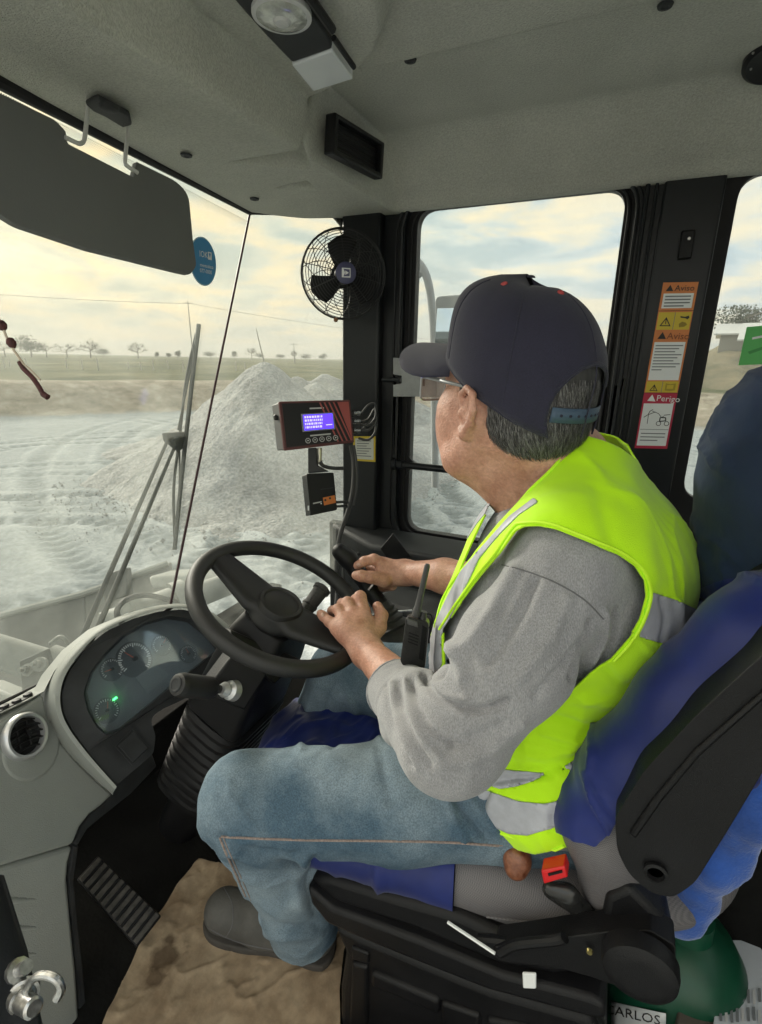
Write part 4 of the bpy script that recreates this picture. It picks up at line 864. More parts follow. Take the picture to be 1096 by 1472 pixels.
# ---------------------------------------------------------------- things hung and fixed in the cab
# sun visor
vP, vN = onX(140, 250, -.80), nrm([1, 0, .12])
def vz(u, v, o=0): return onP(u, v, vP+vN*o, vN)
M_visor = mat('grey_visor_board', (.13, .135, .13), .8, var=.05, vscale=6, bump=.2, bscale=600)
M_wireb = mat('zinc_wire', (.62, .62, .6), .4, metal=.3)
sv = thing('sun_visor', 'dark grey sun visor hanging on wire brackets in front of the windshield', 'sun visor', vz(140, 250))
vpx = rnd([A(p) for p in [(-150, 62), (0, 133), (80, 172), (95, 188), (98, 206), (192, 254), (197, 232), (256, 261), (272, 280), (278, 345), (283, 382), (274, 395), (256, 391), (128, 359), (24, 324), (0, 308), (-150, 200)]], [0, 0, 6, 3, 3, 1, 1, 14, 12, 0, 5, 5, 3, 0, 12, 4, 0], 4)
slab('visor_board', [vz(*p) for p in vpx], -vN*.012, M_visor, sv, bevel=.004, seg=3)
for pts in ([(128, 141), (126, 152), (122, 196), (116, 206), (106, 203), (94, 197)], [(183, 171), (186, 180), (180, 230), (184, 239), (192, 244), (198, 248)]):
    q = [onZ(*pts[0], 1.672)]+[vz(u, v, .008) for u, v in pts[1:]]; q[1] = q[0]*.3+q[1]*.7
    MB().tube(cat(q, 5), .0032, 10).build('wire_bracket', M_wireb, sv)
hk = [onZ(u, v, 1.668) for u, v in [(122, 142), (140, 133), (186, 158), (189, 172), (176, 176), (150, 160), (133, 152)]]
slab('bracket_base', hk, (0, 0, -.008), M_dgrey, sv, bevel=.003); MB().lathe(onZ(157, 152, 1.66), (0, 0, -1), [(0, .014), (.005, .013), (.007, .008)], 16).build('bracket_boss', M_dgrey, sv)
# hanging cord
cd = thing('hanging_charm', 'braided dark red and cream cord charm hanging at the left edge', 'charm', D(60, 560, .62))
M_cord = mat('dark_red_braid', (.07, .018, .018), .7, var=.4, vscale=150, bump=.8, bscale=400); M_cream = mat('cream_cord', (.5, .42, .33), .8)
cp = lambda pts: cat([D(u, v, .62) for u, v in pts], 5)
MB().tube(cp([(-12, 430), (-4, 452), (6, 476), (14, 494), (26, 512), (34, 524)]), .0016, 8).build('cord', M_cream, cd)
for (u, v, r) in ((2, 468, .006), (16, 493, .0055)): MB().lathe(D(u-3, v-7, .62), nrm(D(u+4, v+8, .62)-D(u, v, .62)), [(0, .002), (.002, r*.8), (.006, r), (.010, r*.8), (.013, .002)], 14).build('bead', M_cord, cd)
MB().tube(cp([(28, 520), (34, 530), (46, 542), (56, 556), (62, 566), (69, 571)]), [.0028]*20+[.0036]*6, 10).build('braid', M_cord, cd)
MB().tube(cp([(30, 522), (40, 528), (50, 538), (58, 546)]), .0012, 6).build('loose_strand', M_cream, cd)
# round blue sticker on the windshield
M_blue = mat('blue_sticker', (.03, .24, .50), .5); M_wp = mat('pale_sticker_rim', (.55, .7, .78), .5)
sc_, sx_, sy_ = ws(291, 376), None, None
sx_ = nrm(ws(310, 381)-ws(270, 372)); sy_ = nrm(np.cross(nw, sx_)); sy_ = sy_ if sy_[2] > 0 else -sy_
rad = np.linalg.norm(ws(317, 385)-ws(291, 376))*1.0
stk = thing('round_sticker', 'round blue maker sticker with white lettering on the windshield behind the visor corner', 'sticker', sc_)
def disc(c, r, n, h): return MB().lathe(c, n, [(0, r), (h, r)], 48)
rS = abs((ws(291, 341)-ws(291, 411))@sy_)/2
disc(sc_+nw*.002, rS, nw, .0006).build('sticker_rim', M_wp, stk); disc(sc_+nw*.0028, rS*.955, nw, .0005).build('sticker_face', M_blue, stk)
so_ = lambda a, b: sc_+sx_*a*rS+sy_*b*rS+nw*.0036
text('lettering', 'IOK', so_(-.32, .18), sx_, sy_, rS*.36, M_white, stk); 
holed('logo_square', [[so_(.34, .46), so_(.62, .46), so_(.62, .14), so_(.34, .14)], [so_(.39, .41), so_(.57, .41), so_(.48, .2)]], nw*.0004, M_white, stk)
text('lettering', 'mentosloca', so_(-.30, -.22), sx_, sy_, rS*.22, M_white, stk); text('lettering', '077-0000', so_(-.32, -.46), sx_, sy_, rS*.24, M_white, stk)

# fan
fc = D(494, 395, 1.36); fn_ = nrm([.58, -.80, -.05]); fan = thing('cab_fan', 'small black wire cage fan clamped to the front pillar', 'fan', D(510, 340, 1.42))
fa = nrm(np.cross(fn_, [0, 0, 1])); fb_ = np.cross(fa, fn_); FR = .110
def fcirc(r, h, n=40): return [fc+fn_*h+r*(math.cos(a)*fa+math.sin(a)*fb_) for a in np.linspace(0, 2*math.pi, n, endpoint=False)]
M_wire = mat('black_wire', (.012, .012, .013), .4)
for k in range(13):
    r = .026+k*.0068; h = .052*math.sqrt(max(0, 1-(r/.125)**2))-.0; MB().tube(fcirc(r, h), .0010, 5, closed=True).build('guard_ring', M_wire, fan)
for h_ in (.004, -.004): MB().tube(fcirc(FR, h_), .0026, 8, closed=True).build('guard_rim', M_wire, fan)
for k in range(10):
    a = k*2*math.pi/10+.2; d = math.cos(a)*fa+math.sin(a)*fb_
    MB().tube([fc+d*r+fn_*(.052*math.sqrt(max(0, 1-(r/.125)**2))-.001) for r in (.024, .05, .08, .105, FR)], .0011, 5).build('guard_spoke', M_wire, fan)
for s in (1, -1):
    for k in range(14):
        a = k*2*math.pi/14; q = []
        for i in range(7):
            r = .03+i*(FR-.03)/6; an = a+s*i*.13; q.append(fc+(math.cos(an)*fa+math.sin(an)*fb_)*r-fn_*.035*math.sqrt(max(0, 1-(r/.125)**2)))
        MB().tube(q, .0010, 4).build('back_wire', M_wire, fan)
for k in range(3):
    a0 = math.radians([200, 95+350, 318][k] if k != 1 else 75); vs = []; n1 = 9
    for i in range(7):
        r = .018+i*.0130
        for j in range(n1):
            w_ = (j/(n1-1)-.5); an = a0+w_*(1.15-.25*(i/6))*(1.0 if i < 6 else .8)+.25*(i/6); vs.append(fc+(math.cos(an)*fa+math.sin(an)*fb_)*r*(1-(.10 if i == 6 else 0)*abs(w_)*2)+fn_*(w_*.020*(1-i*.05)))
    mk('blade', vs, [(i*n1+j, i*n1+j+1, (i+1)*n1+j+1, (i+1)*n1+j) for i in range(6) for j in range(n1-1)], M_plas, fan, solid=.002)
MB().lathe(fc-fn_*.055, fn_, [(0, .02), (.005, .030), (.04, .032), (.045, .024), (.075, .024), (.08, .01)], 24).build('motor', M_plas, fan)
M_badge = mat('violet_badge', (.06, .06, .13), .4)
MB().lathe(fc+fn_*.050, fn_, [(0, .026), (.004, .026), (.006, .023)], 28).build('badge', M_badge, fan)
bo = lambda a, b: fc+fn_*.0565+fa*a*.001+fb_*b*.001
holed('badge_logo', [[bo(-11, 11), bo(11, 11), bo(11, -11), bo(-11, -11)], [bo(-9, 8), bo(7, 9), bo(3, 0), bo(7, -9), bo(-9, -8), bo(-9.4, 0)]], fn_*.0005, M_alu, fan)
slab('badge_arrow', [bo(-7, 0), bo(2, 5), bo(2, -5)], fn_*.0005, M_alu, fan, bevel=0)
slab('clamp', [D(500, 322, 1.44), D(520, 322, 1.46), D(516, 372, 1.44), D(503, 372, 1.42)], _f*.02, M_plas, fan)
MB().lathe(D(514, 330, 1.41), -_f, [(0, .010), (.008, .009), (.01, .004)], 10).build('wing_screw', mat('brass', (.4, .3, .12), .35, metal=1), fan)
MB().tube([fc-fn_*.05, D(520, 380, 1.47)], .012, 10).build('bracket', M_plas, fan)
MB().lathe(D(483, 460, 1.35), -_f, [(0, .006), (.006, .005)], 8).build('guard_clip', mat('rusty_clip', (.25, .13, .07), .6), fan)

# scale display unit
mon = thing('scale_display', 'black and red control box with lit blue screen and five buttons', 'display unit', D(455, 640, 1.34))
fq = quadp(D(401, 577, 1.30), D(504, 574.5, 1.38), D(510, 636, 1.38), D(409, 648, 1.30)); bl = D(389, 581, 1.355)-D(401, 577, 1.30)
fq2 = lambda s, t, o=0: fq(s, t)-nrm(bl)*o
M_bx = mat('grey_case', (.10, .10, .10), .5, bump=.2, bscale=600); M_bf = mat('black_face', (.012, .012, .013), .4); M_red = mat('dusty_red_print', (.36, .085, .075), .45); M_dred = mat('dark_red_edge', (.10, .03, .03), .5)
fcor = [fq(0, 0), fq(1, 0), fq(1, 1), fq(0, 1)]; mid_c = fq(.5, .5); bvec = bl*1.0
slab('case', [mid_c+(p-mid_c)*.97 for p in fcor], bvec, M_bx, mon, bevel=.003)
slab('front_frame', fcor, bvec*.16, M_dred, mon, bevel=.003)
fo = nrm(np.cross(fq(1, 0)-fq(0, 0), fq(0, 1)-fq(0, 0))); fo = fo if fo@_f < 0 else -fo
def fs_(s, t, o): return fq(s, t)+fo*o
slab('face_plate', [fs_(.035, .05, .0005), fs_(.965, .05, .0005), fs_(.965, .94, .0005), fs_(.035, .94, .0005)], fo*.0012, M_bf, mon, bevel=0)
slab('red_field', [fs_(.80, .05, .002), fs_(.965, .05, .002), fs_(.965, .94, .002)], fo*.0006, M_red, mon, bevel=0)
for k in range(4):
    s0 = .54+k*.065; s1 = s0+.205*1.0; slab('red_stripe', [fs_(s0, .05, .002), fs_(s0+.022, .05, .002), fs_(min(s1+.022, .965), .94, .002), fs_(min(s1, .95), .94, .002)], fo*.0006, M_red, mon, bevel=0)
slab('screen_bezel', [fs_(.27, .28, .0028), fs_(.73, .28, .0028), fs_(.73, .66, .0028), fs_(.27, .66, .0028)], fo*.002, mat('screen_frame', (.25, .25, .3), .4), mon, bevel=.0006)
M_scr = mat('blue_screen', (.02, .01, .3), .3, emit=(.07, .03, 1), estr=.62)
slab('screen', [fs_(.295, .31, .005), fs_(.705, .31, .005), fs_(.705, .63, .005), fs_(.295, .63, .005)], fo*.0006, M_scr, mon, bevel=0)
M_px = mat('screen_characters', (.2, .2, .6), .4, emit=(.28, .26, 1), estr=.62); rg = random.Random(5)
for r_ in range(4):
    s = .31
    while s < (.56 if r_ < 3 else .52):
        w_ = rg.uniform(.008, .03); t = .335+r_*.072; slab('screen_character', [fs_(s, t, .0058), fs_(s+w_, t, .0058), fs_(s+w_, t+.045, .0058), fs_(s, t+.045, .0058)], fo*.0002, M_px, mon, bevel=0); s += w_+.010
slab('screen_bar', [fs_(.60, .54, .0058), fs_(.69, .54, .0058), fs_(.69, .56, .0058), fs_(.60, .56, .0058)], fo*.0002, M_px, mon, bevel=0)
for (s0, s1, t) in ((.40, .60, .155), (.37, .66, .735)): slab('print_line', [fs_(s0, t, .002), fs_(s1, t, .002), fs_(s1, t+.03, .002), fs_(s0, t+.03, .002)], fo*.0004, M_whiteL, mon, bevel=0)
for k in range(5):
    s = .33+k*.098; c = fs_(s, .85, .002); e1 = nrm(fs_(1, .5, 0)-fs_(0, .5, 0)); e2 = np.cross(fo, e1)
    g_ = holed('button', [[c+.0072*(math.cos(a)*e1+math.sin(a)*e2) for a in np.linspace(math.pi/8, 2*math.pi+math.pi/8, 9)[:-1]], [c+.0056*(math.cos(a)*e1+math.sin(a)*e2) for a in np.linspace(math.pi/8, 2*math.pi+math.pi/8, 9)[:-1]]], fo*.002, M_whiteL, mon)
    slab('button_cap', [c+.005*(math.cos(a)*e1+math.sin(a)*e2) for a in np.linspace(0, 2*math.pi, 9)[:-1]], fo*.003, M_bf, g_, bevel=.0005)
    slab('button_symbol', [c+fo*.0034+e1*.0022, c+fo*.0034-e1*.002+e2*.002, c+fo*.0034-e1*.002-e2*.002], fo*.0003, M_white, g_, bevel=0)
sd_ = (D(391, 583, 1.35)+D(401, 577, 1.30))/2
MB().lathe(D(397, 600, 1.325), nrm(np.cross(bl, [0, 0, 1]))*-1, [(-.004, .007), (.004, .007), (.006, .005)], 14).build('side_plug', M_bf, mon)
for v in (594, 606, 619):
    MB().lathe(D(508, v, 1.385), nrm(D(520, v, 1.40)-D(508, v, 1.385)), [(0, .006), (.006, .0065), (.0061, .0045), (.014, .0045), (.0141, .006), (.02, .006), (.022, .004)], 12).build('connector', M_chrome, mon)
for (a_, b_, c_) in ((594, 585, 1), (606, 592, 0), (619, 606, 1)):
    MB().tube(cat([D(520, a_, 1.40), D(530, a_-4-8*c_, 1.40), D(539, b_-4, 1.40), D(540, b_+14, 1.39), D(530, b_+26, 1.39), D(516, b_+24, 1.40)], 6), .0034, 8).build('cable', M_rubber, mon)
MB().tube(cat([D(505, 640, 1.40), D(509, 665, 1.40), D(508, 700, 1.39), D(502, 730, 1.38), D(488, 775, 1.36), D(484, 830, 1.34), D(490, 880, 1.33)], 6), .0065, 10).build('cable', M_rubber, mon)
MB().tube(cat([D(509, 640, 1.39), D(513, 668, 1.39), D(513, 700, 1.385), D(508, 726, 1.38)], 6), .0035, 8).build('cable', M_rubber, mon)
MB().tube(cat([D(497, 790, 1.36), D(494, 830, 1.345), D(500, 880, 1.33)], 6), .004, 8).build('cable', M_rubber, mon)
# stem and printer below
slab('mount_stem', [D(443, 644, 1.33), D(455, 643, 1.335), D(456, 668, 1.335), D(472, 677, 1.335), D(443, 680, 1.33)], _f*.03, M_bf, mon, bevel=.002)
MB().lathe(D(460, 644, 1.33), (0, 0, -1), [(0, .006), (.018, .006), (.0181, .005), (.03, .005), (.0301, .007), (.042, .006)], 12).build('connector', mat('nickel', (.6, .56, .48), .3, metal=1), mon)
MB().tube(cat([D(460, 664, 1.33), D(466, 670, 1.335), D(480, 673, 1.35), D(494, 673, 1.37)], 5), .005, 8).build('cable', M_rubber, mon)
pr = thing('radio_module', 'small black module with orange badge under the control box', 'module', D(458, 738, 1.33))
pq_ = quadp(D(441, 681, 1.30), D(480, 679, 1.33), D(485, 733, 1.34), D(447, 741, 1.31)); pv = D(434, 684, 1.34)-D(441, 681, 1.30)
slab('module_case', rnd([pq_(0, 0), pq_(1, 0), pq_(1, 1), pq_(0, 1)], .004, 3), pv, M_plas, pr, bevel=.003)
po = nrm(np.cross(pq_(1, 0)-pq_(0, 0), pq_(0, 1)-pq_(0, 0))); po = po if po@_f < 0 else -po
P4 = lambda s, t, o=.0008: pq_(s, t)+po*o
M_or = mat('orange_badge', (.55, .16, .03), .5)
slab('orange_badge', [P4(.50, .62), P4(.95, .60), P4(.97, .80), P4(.52, .82)], po*.0006, M_or, pr, bevel=0)
for (s, t, w_) in ((.58, .69, .07), (.76, .66, .06)): MB().lathe(P4(s, t, .0016), po, [(0, .003), (.0008, .003)], 12).build('badge_symbol', M_bf, pr)
MB().lathe(P4(.42, .76, .0006), po, [(0, .0018), (.001, .0015)], 8).build('indicator_light', M_white, pr)
slab('print_line', [P4(.12, .71), P4(.44, .70), P4(.44, .73), P4(.12, .74)], po*.0004, M_whiteL, pr, bevel=0); slab('print_line', [P4(.45, .40), P4(.93, .39), P4(.93, .41), P4(.45, .42)], po*.0003, M_dgrey, pr, bevel=0)
for v in (722, 728): MB().tube([D(484, v, 1.34), D(500, v-1, 1.385)], .0035, 8).build('cable', M_rubber, pr)
slab('switch', [D(443, 727, 1.315), D(445, 727, 1.315), D(445, 734, 1.315), D(443, 734, 1.315)], -_f*.006, M_white, pr, bevel=.0005)

# labels
pl_ = thing('pillar_label', 'yellow edged white notice label on the front pillar behind the control box', 'label', onY(525, 645, YW-.034))
LQ = quadp(*[onY(u, v, YW-.0315) for u, v in [(508, 627), (540, 627), (540, 664), (508, 662)]]); yv = A([0, -.0006, 0])
M_yel = mat('yellow_print', (.62, .46, .03), .5); M_pale = mat('pale_label', (.60, .62, .58), .5); M_orn = mat('orange_print', (.62, .20, .05), .5); M_redp = mat('red_print', (.45, .012, .05), .45); M_ink = mat('black_ink', (.02, .02, .02), .6); M_gink = mat('grey_ink', (.16, .17, .18), .6)
def lq(name, Q, s0, t0, s1, t1, m, lay, par): return slab(name, [Q(s0, t0)+yv*lay, Q(s1, t0)+yv*lay, Q(s1, t1)+yv*lay, Q(s0, t1)+yv*lay], yv, m, par, bevel=0)
lq('label_border', LQ, 0, 0, 1, 1, M_yel, 0, pl_); lq('label_face', LQ, .1, .09, .92, .92, M_pale, 1, pl_)
for k in range(7): lq('print_line', LQ, .18, .17+k*.1, .82-.1*(k % 3), .2+k*.1, M_gink, 2, pl_)
LS = quadp(*[onY(u, v, YW-.0145) for u, v in [(954, 406), (1005, 405), (959.5, 645), (912.5, 644)]])
def warn(T, t0, t1, m, Q):                    # warning triangle sign
    Tm = (t0+t1)/2; return None
hw_ = np.linalg.norm(LS(1, .5)-LS(0, .5)); hh_ = np.linalg.norm(LS(.5, 1)-LS(.5, 0)); xd, yd = nrm(LS(1, 0)-LS(0, 0)), -nrm(LS(0, 1)-LS(0, 0))
def tri3(name, par, s, t, r, m, lay, hole=0):
    c = LS(s, t); f3 = lambda q: [c+yv*lay+xd*math.cos(a)*q+yd*math.sin(a)*q for a in (math.pi/2, math.pi*7/6, -math.pi/6)]
    return holed(name, [f3(r), f3(r*hole)], yv, m, par) if hole else slab(name, f3(r), yv, m, par, bevel=0)
def lt_(s, t, txt, par, m, size): return text('lettering', txt, LS(s, t)+yv*3, xd+np.cross(xd, [0, 1, 0])*0, yd, size, m, par, lift=0)
lab1 = thing('warning_label', 'orange and white caution label, topmost of the stack on the rear pillar', 'label', LS(.5, .16))
lq('label_border', LS, 0, 0, 1, .158, M_orn, 0, lab1); lq('label_face', LS, .07, .062, .93, .145, M_white, 1, lab1); lt_(.36, .048, 'Aviso', lab1, M_ink, .017); tri3('caution_triangle', lab1, .22, .037, .0085, M_ink, 2)
for k in range(4): lq('print_line', LS, .13, .075+k*.018, .86-.16*(k == 3), .082+k*.018, M_gink, 2, lab1)
lab2 = thing('warning_label', 'tall yellow, orange and white caution label, middle of the stack on the rear pillar', 'label', LS(.5, .64))
lq('label_border', LS, 0, .161, 1, .645, M_orn, 0, lab2)
for t0, t1 in ((.168, .268), (.575, .642)):
    lq('yellow_field', LS, .03, t0, .97, t1, M_yel, 1, lab2); lq('field_divider', LS, .5, t0, .515, t1, M_gink, 2, lab2); tri3('caution_triangle', lab2, .27, (t0+t1)/2+.012, .013 if t1 < .3 else .010, M_ink, 2, .7)
    lq('exclamation_mark', LS, .262, (t0+t1)/2-.012, .285, (t0+t1)/2+.018, M_ink, 2, lab2)
slab('hand_symbol', [LS(s, t)+yv*2 for s, t in [(.66, .19), (.8, .195), (.9, .188), (.93, .2), (.88, .21), (.82, .203), (.68, .2)]], yv, M_ink, lab2, bevel=0)
slab('manual_symbol', [LS(s, t)+yv*2 for s, t in [(.66, .235), (.74, .222), (.85, .228), (.9, .24), (.82, .252), (.68, .255)]], yv, mat('olive_ink', (.28, .2, .02), .6), lab2, bevel=0)
holed('manual_symbol', [[LS(s, t)+yv*2 for s, t in [(.6, .587), (.74, .592), (.9, .587), (.9, .63), (.74, .635), (.6, .63)]], [LS(s, t)+yv*2 for s, t in [(.65, .597), (.84, .597), (.84, .62), (.65, .62)]]], yv, mat('ochre_ink', (.38, .28, .02), .6), lab2)
lt_(.38, .322, 'Aviso', lab2, mat('brown_ink', (.2, .06, .02), .6), .020); tri3('caution_triangle', lab2, .24, .308, .010, M_ink, 2)
lq('label_face', LS, .05, .340, .95, .568, M_white, 1, lab2)
for k in range(9): lq('print_line', LS, .10, .358+k*.018, .9-.1*(k % 3)-.3*(k == 8), .364+k*.018, M_gink, 2, lab2)
lab3 = thing('danger_label', 'red and white danger label with line drawing, lowest of the stack on the rear pillar', 'label', LS(.5, 1))
lq('label_border', LS, 0, .648, 1, 1, M_redp, 0, lab3); lt_(.40, .695, 'Perigo', lab3, M_white, .019); tri3('caution_triangle', lab3, .26, .684, .010, M_white, 2); lq('label_face', LS, .05, .712, .94, .982, M_white, 1, lab3)
lq('print_line', LS, .07, .875, .93, .878, M_gink, 2, lab3)
for k in range(3): lq('print_line', LS, .12, .90+k*.022, .86-.2*(k == 2), .906+k*.022, M_gink, 2, lab3)
def stroke(pts, w_, par):
    for (s0, t0), (s1, t1) in zip(pts[:-1], pts[1:]):
        a, b = LS(s0, t0), LS(s1, t1); e = nrm(np.cross(b-a, [0, 1, 0]))*w_; slab('drawing_line', [a-e+yv*2, b-e+yv*2, b+e+yv*2, a+e+yv*2], yv, M_ink, par, bevel=0)
stroke([(.12, .80), (.22, .785), (.33, .775), (.45, .765)], .0007, lab3); stroke([(.24, .78), (.28, .76), (.36, .75)], .0007, lab3); stroke([(.25, .78), (.26, .84)], .0006, lab3); stroke([(.35, .76), (.55, .775), (.66, .80), (.72, .79)], .0006, lab3)
stroke([(.62, .80), (.78, .80), (.8, .82), (.62, .825), (.62, .80)], .0012, lab3); stroke([(.72, .785), (.9, .78)], .0007, lab3)
for s in (.60, .84):
    c = LS(s, .838); rr = .0055; holed('drawing_wheel', [[c+yv*2+xd*math.cos(a)*rr+yd*math.sin(a)*rr for a in np.linspace(0, 2*math.pi, 13)[:-1]], [c+yv*2+xd*math.cos(a)*rr*.75+yd*math.sin(a)*rr*.75 for a in np.linspace(0, 2*math.pi, 13)[:-1]]], yv, M_ink, lab3)
# door catch on the rear pillar, green sticker on rear glass
pc = thing('pillar_catch', 'small black catch screwed high on the rear pillar', 'catch', onY(985, 350, YW-.02))
slab('catch_plate', [onY(u, v, YW-.013) for u, v in [(980, 333), (1000, 331), (994, 372), (974, 374)]], (0, -.012, 0), M_plas, pc, bevel=.003); MB().lathe(onY(991, 343, YW-.026), (0, -1, 0), [(0, .004), (.003, .003)], 10).build('screw', M_chrome, pc)
gs = thing('green_sticker', 'bright green sticker on the rear side window', 'sticker', onY(1080, 500, YW+.04))
GQ = quadp(*[onY(u, v, YW+.042) for u, v in [(1074, 470), (1130, 465), (1128, 522), (1062, 525)]]); slab('sticker_face', [GQ(0, 0), GQ(1, 0), GQ(1, 1), GQ(0, 1)], (0, -.0006, 0), mat('green_film', (.10, .48, .12), .5), gs, bevel=0)
slab('sticker_print', [GQ(s, t)+A([0, -.001, 0]) for s, t in [(.2, .28), (.5, .24), (.5, .30), (.2, .34)]], (0, -.0004, 0), M_white, gs, bevel=0); slab('sticker_print', [GQ(s, t)+A([0, -.001, 0]) for s, t in [(.15, .65), (.6, .5), (.6, .58), (.2, .72)]], (0, -.0004, 0), mat('dark_green_film', (.05, .3, .07), .5), gs, bevel=0)
# ceiling lamp bar
cl = thing('ceiling_lamp', 'black ceiling lamp bar with round clear lamp and square white lens', 'ceiling lamp', onZ(440, 50, 1.745))
cz = 1.752
def pz(u, v, z=cz): return onZ(u, v, z)
slab('lamp_bar', [pz(*p) for p in [(310, -50), (352, 0), (385, 38), (420, 75), (478, 54), (476, 40), (440, -10), (400, -60)]], (0, 0, -.014), M_dgrey, cl, bevel=.004)
MB().tube([pz(440, -12, 1.738), pz(478, 42, 1.738)], .006, 8).build('bar_edge', M_plas, cl)
slab('square_lens', [pz(*p) for p in [(419, 76), (478, 54), (508, 97), (450, 116)]], (0, 0, -.016), mat('frosted_lens', (.62, .64, .66), .35, coat=.4), cl, bevel=.003)
MB().tube([pz(480, 54, 1.736), pz(509, 96, 1.736)], .004, 8).build('lens_clip', M_plas, cl)
rc = pz(405, 14, 1.740)
MB().lathe(rc, (0, 0, -1), [(0, .036), (.006, .036), (.009, .032), (.011, .024), (.0125, .012), (.013, .001)], 40).build('round_lamp', mat('clear_lamp_glass', (.42, .43, .40), .12, var=.3, vscale=60, coat=1, bump=.8, bscale=120), cl, smooth=50)
MB().lathe(rc+A([0, 0, -.001]), (0, 0, -1), [(0, .039), (.006, .039), (.007, .036)], 40).build('lamp_ring', M_whiteL, cl)
MB().lathe(rc-A([0, 0, .0125]), (0, 0, -1), [(0, .012), (.003, .009), (.004, .002)], 20).build('lamp_centre', M_whiteL, cl)
sp = thing('ceiling_speaker', 'round black speaker grille cut by the right photo edge in the ceiling', 'speaker', onZ(1118, 78, 1.79))
MB().lathe(onZ(1122, 78, 1.80), (0, -.25, -1), [(0, .052), (.010, .052), (.014, .046), (.012, .040), (.010, .0)], 40).build('grille', M_plas, sp, smooth=40)
for k in range(5):
    a = k*1.25+2.4; MB().lathe(onZ(1122, 78, 1.786)+A([math.cos(a)*.046, math.sin(a)*.046, 0]), (0, -.25, -1), [(0, .002), (.002, .0015)], 8).build('screw', M_chrome, sp)
# window bracket
wbk = thing('window_catch', 'grey steel window catch plate on the front edge of the side window', 'window catch', onY(600, 545, YW-.02))
slab('catch_plate', [onY(u, v, YW-.03) for u, v in [(566, 514), (600, 516), (628, 540), (628, 570), (566, 570), (566, 553), (578, 551), (578, 540), (566, 538)]], (0, -.003, 0), mat('galvanised_plate', (.26, .27, .27), .55, var=.15, vscale=20), wbk, bevel=.001)
slab('catch_tab', [onY(u, v, YW-.028) for u, v in [(610, 540), (640, 540), (640, 571), (606, 571)]], (0, -.002, 0), mat('pale_plate', (.4, .41, .41), .5), wbk, bevel=.001)
slab('slot', [onY(u, v, YW-.0335) for u, v in [(608, 545), (611, 545), (611, 555), (608, 555)]], (0, -.001, 0), M_seal, wbk, bevel=0)
MB().tube([onY(550, 546, YW-.03), onY(576, 546, YW-.034)], .006, 10).build('pivot', M_black, wbk)
# mirror outside
ym = 2.05; om = thing('outside_mirror', 'outside mirror on a curved pale tube arm beyond the side window', 'mirror', onY(620, 480, ym))
M_tube = mat('pale_tube_paint', (.45, .46, .47), .4)
MB().tube(cat([onY(u, v, ym) for u, v in [(560, 360), (585, 366), (604, 380), (615, 402), (621, 440), (624, 500), (626, 700)]], 6), .016, 12).build('mirror_arm', M_tube, om)
MB().tube(cat([onY(u, v, ym) for u, v in [(575, 420), (592, 405), (611, 388)]], 4), .011, 10).build('arm_brace', M_tube, om)
mo = rnd([onY(u, v, ym-.05) for u, v in [(625, 426), (690, 421), (694, 520), (630, 524)]], .025, 5); mi = [p*.5+q*.5 for p, q in zip(mo, mo)]
cm = sum(mo)/len(mo); slab('mirror_shell', mo, (0, .03, 0), M_tube, om, bevel=.004); slab('mirror_glass', [cm+(p-cm)*.90+A([0, -.03+(p[2]-cm[2])*.35, 0]) for p in mo], (0, .003, 0), mat('mirror_glass', (.62, .72, .8), .03, metal=1), om, bevel=0)
lm = rnd([onY(u, v, ym-.1) for u, v in [(629, 580), (650, 580), (650, 594), (631, 594)]], .012, 4); slab('lower_mirror', lm, (0, .02, 0), M_tube, om, bevel=.003)

# wipers (outside the windshield)
wi = thing('windshield_wiper', 'long wiper with twin parallel arms lying against the outside of the windshield', 'wiper', ws(120, 935)-nw*.05)
M_wip = mat('dusty_wiper_black', (.07, .075, .075), .6, var=.2, vscale=20)
def wo(u, v, o=.03): return onP(u, v, pw-nw*o, nw)
for a_, b_, o in (((104, 948), (243, 628), .035), ((140, 905), (252, 640), .035)):
    pts = [wo(*a_, .05), wo(*(A(a_)*.55+A(b_)*.45), .04), wo(*b_, .028)]; MB().tube(pts, [.0065, .0055, .004], 8).build('wiper_arm', M_wip, wi)
MB().tube([wo(118, 950, .05), wo(158, 862, .045), wo(252, 640, .03)], [.006, .0055, .004], 8).build('wiper_arm', M_wip, wi)
slab('arm_joint', [wo(232, 622), wo(262, 620), wo(264, 640), wo(252, 648), wo(234, 634)], nw*.012, M_wip, wi, bevel=.003); MB().lathe(wo(250, 634, .02), nw, [(0, .012), (.01, .01)], 14).build('joint_cap', M_wip, wi)
MB().tube(cat([wo(286, 466, .016), wo(275, 560, .014), wo(262, 680, .014), wo(251, 790, .014)], 5), .0052, 8).build('wiper_blade', M_wip, wi)
MB().tube(cat([wo(282, 480, .022), wo(268, 545, .034), wo(258, 630, .036), wo(250, 700, .034), wo(251, 772, .022)], 6), .0035, 8).build('blade_bow', M_wip, wi)
MB().tube(cat([wo(279, 495, .02), wo(274, 530, .025), wo(256, 618, .034)], 5), .0025, 6).build('blade_bow', M_wip, wi); MB().tube(cat([wo(258, 640, .034), wo(258, 700, .028), wo(252, 760, .02)], 5), .0025, 6).build('blade_bow', M_wip, wi)

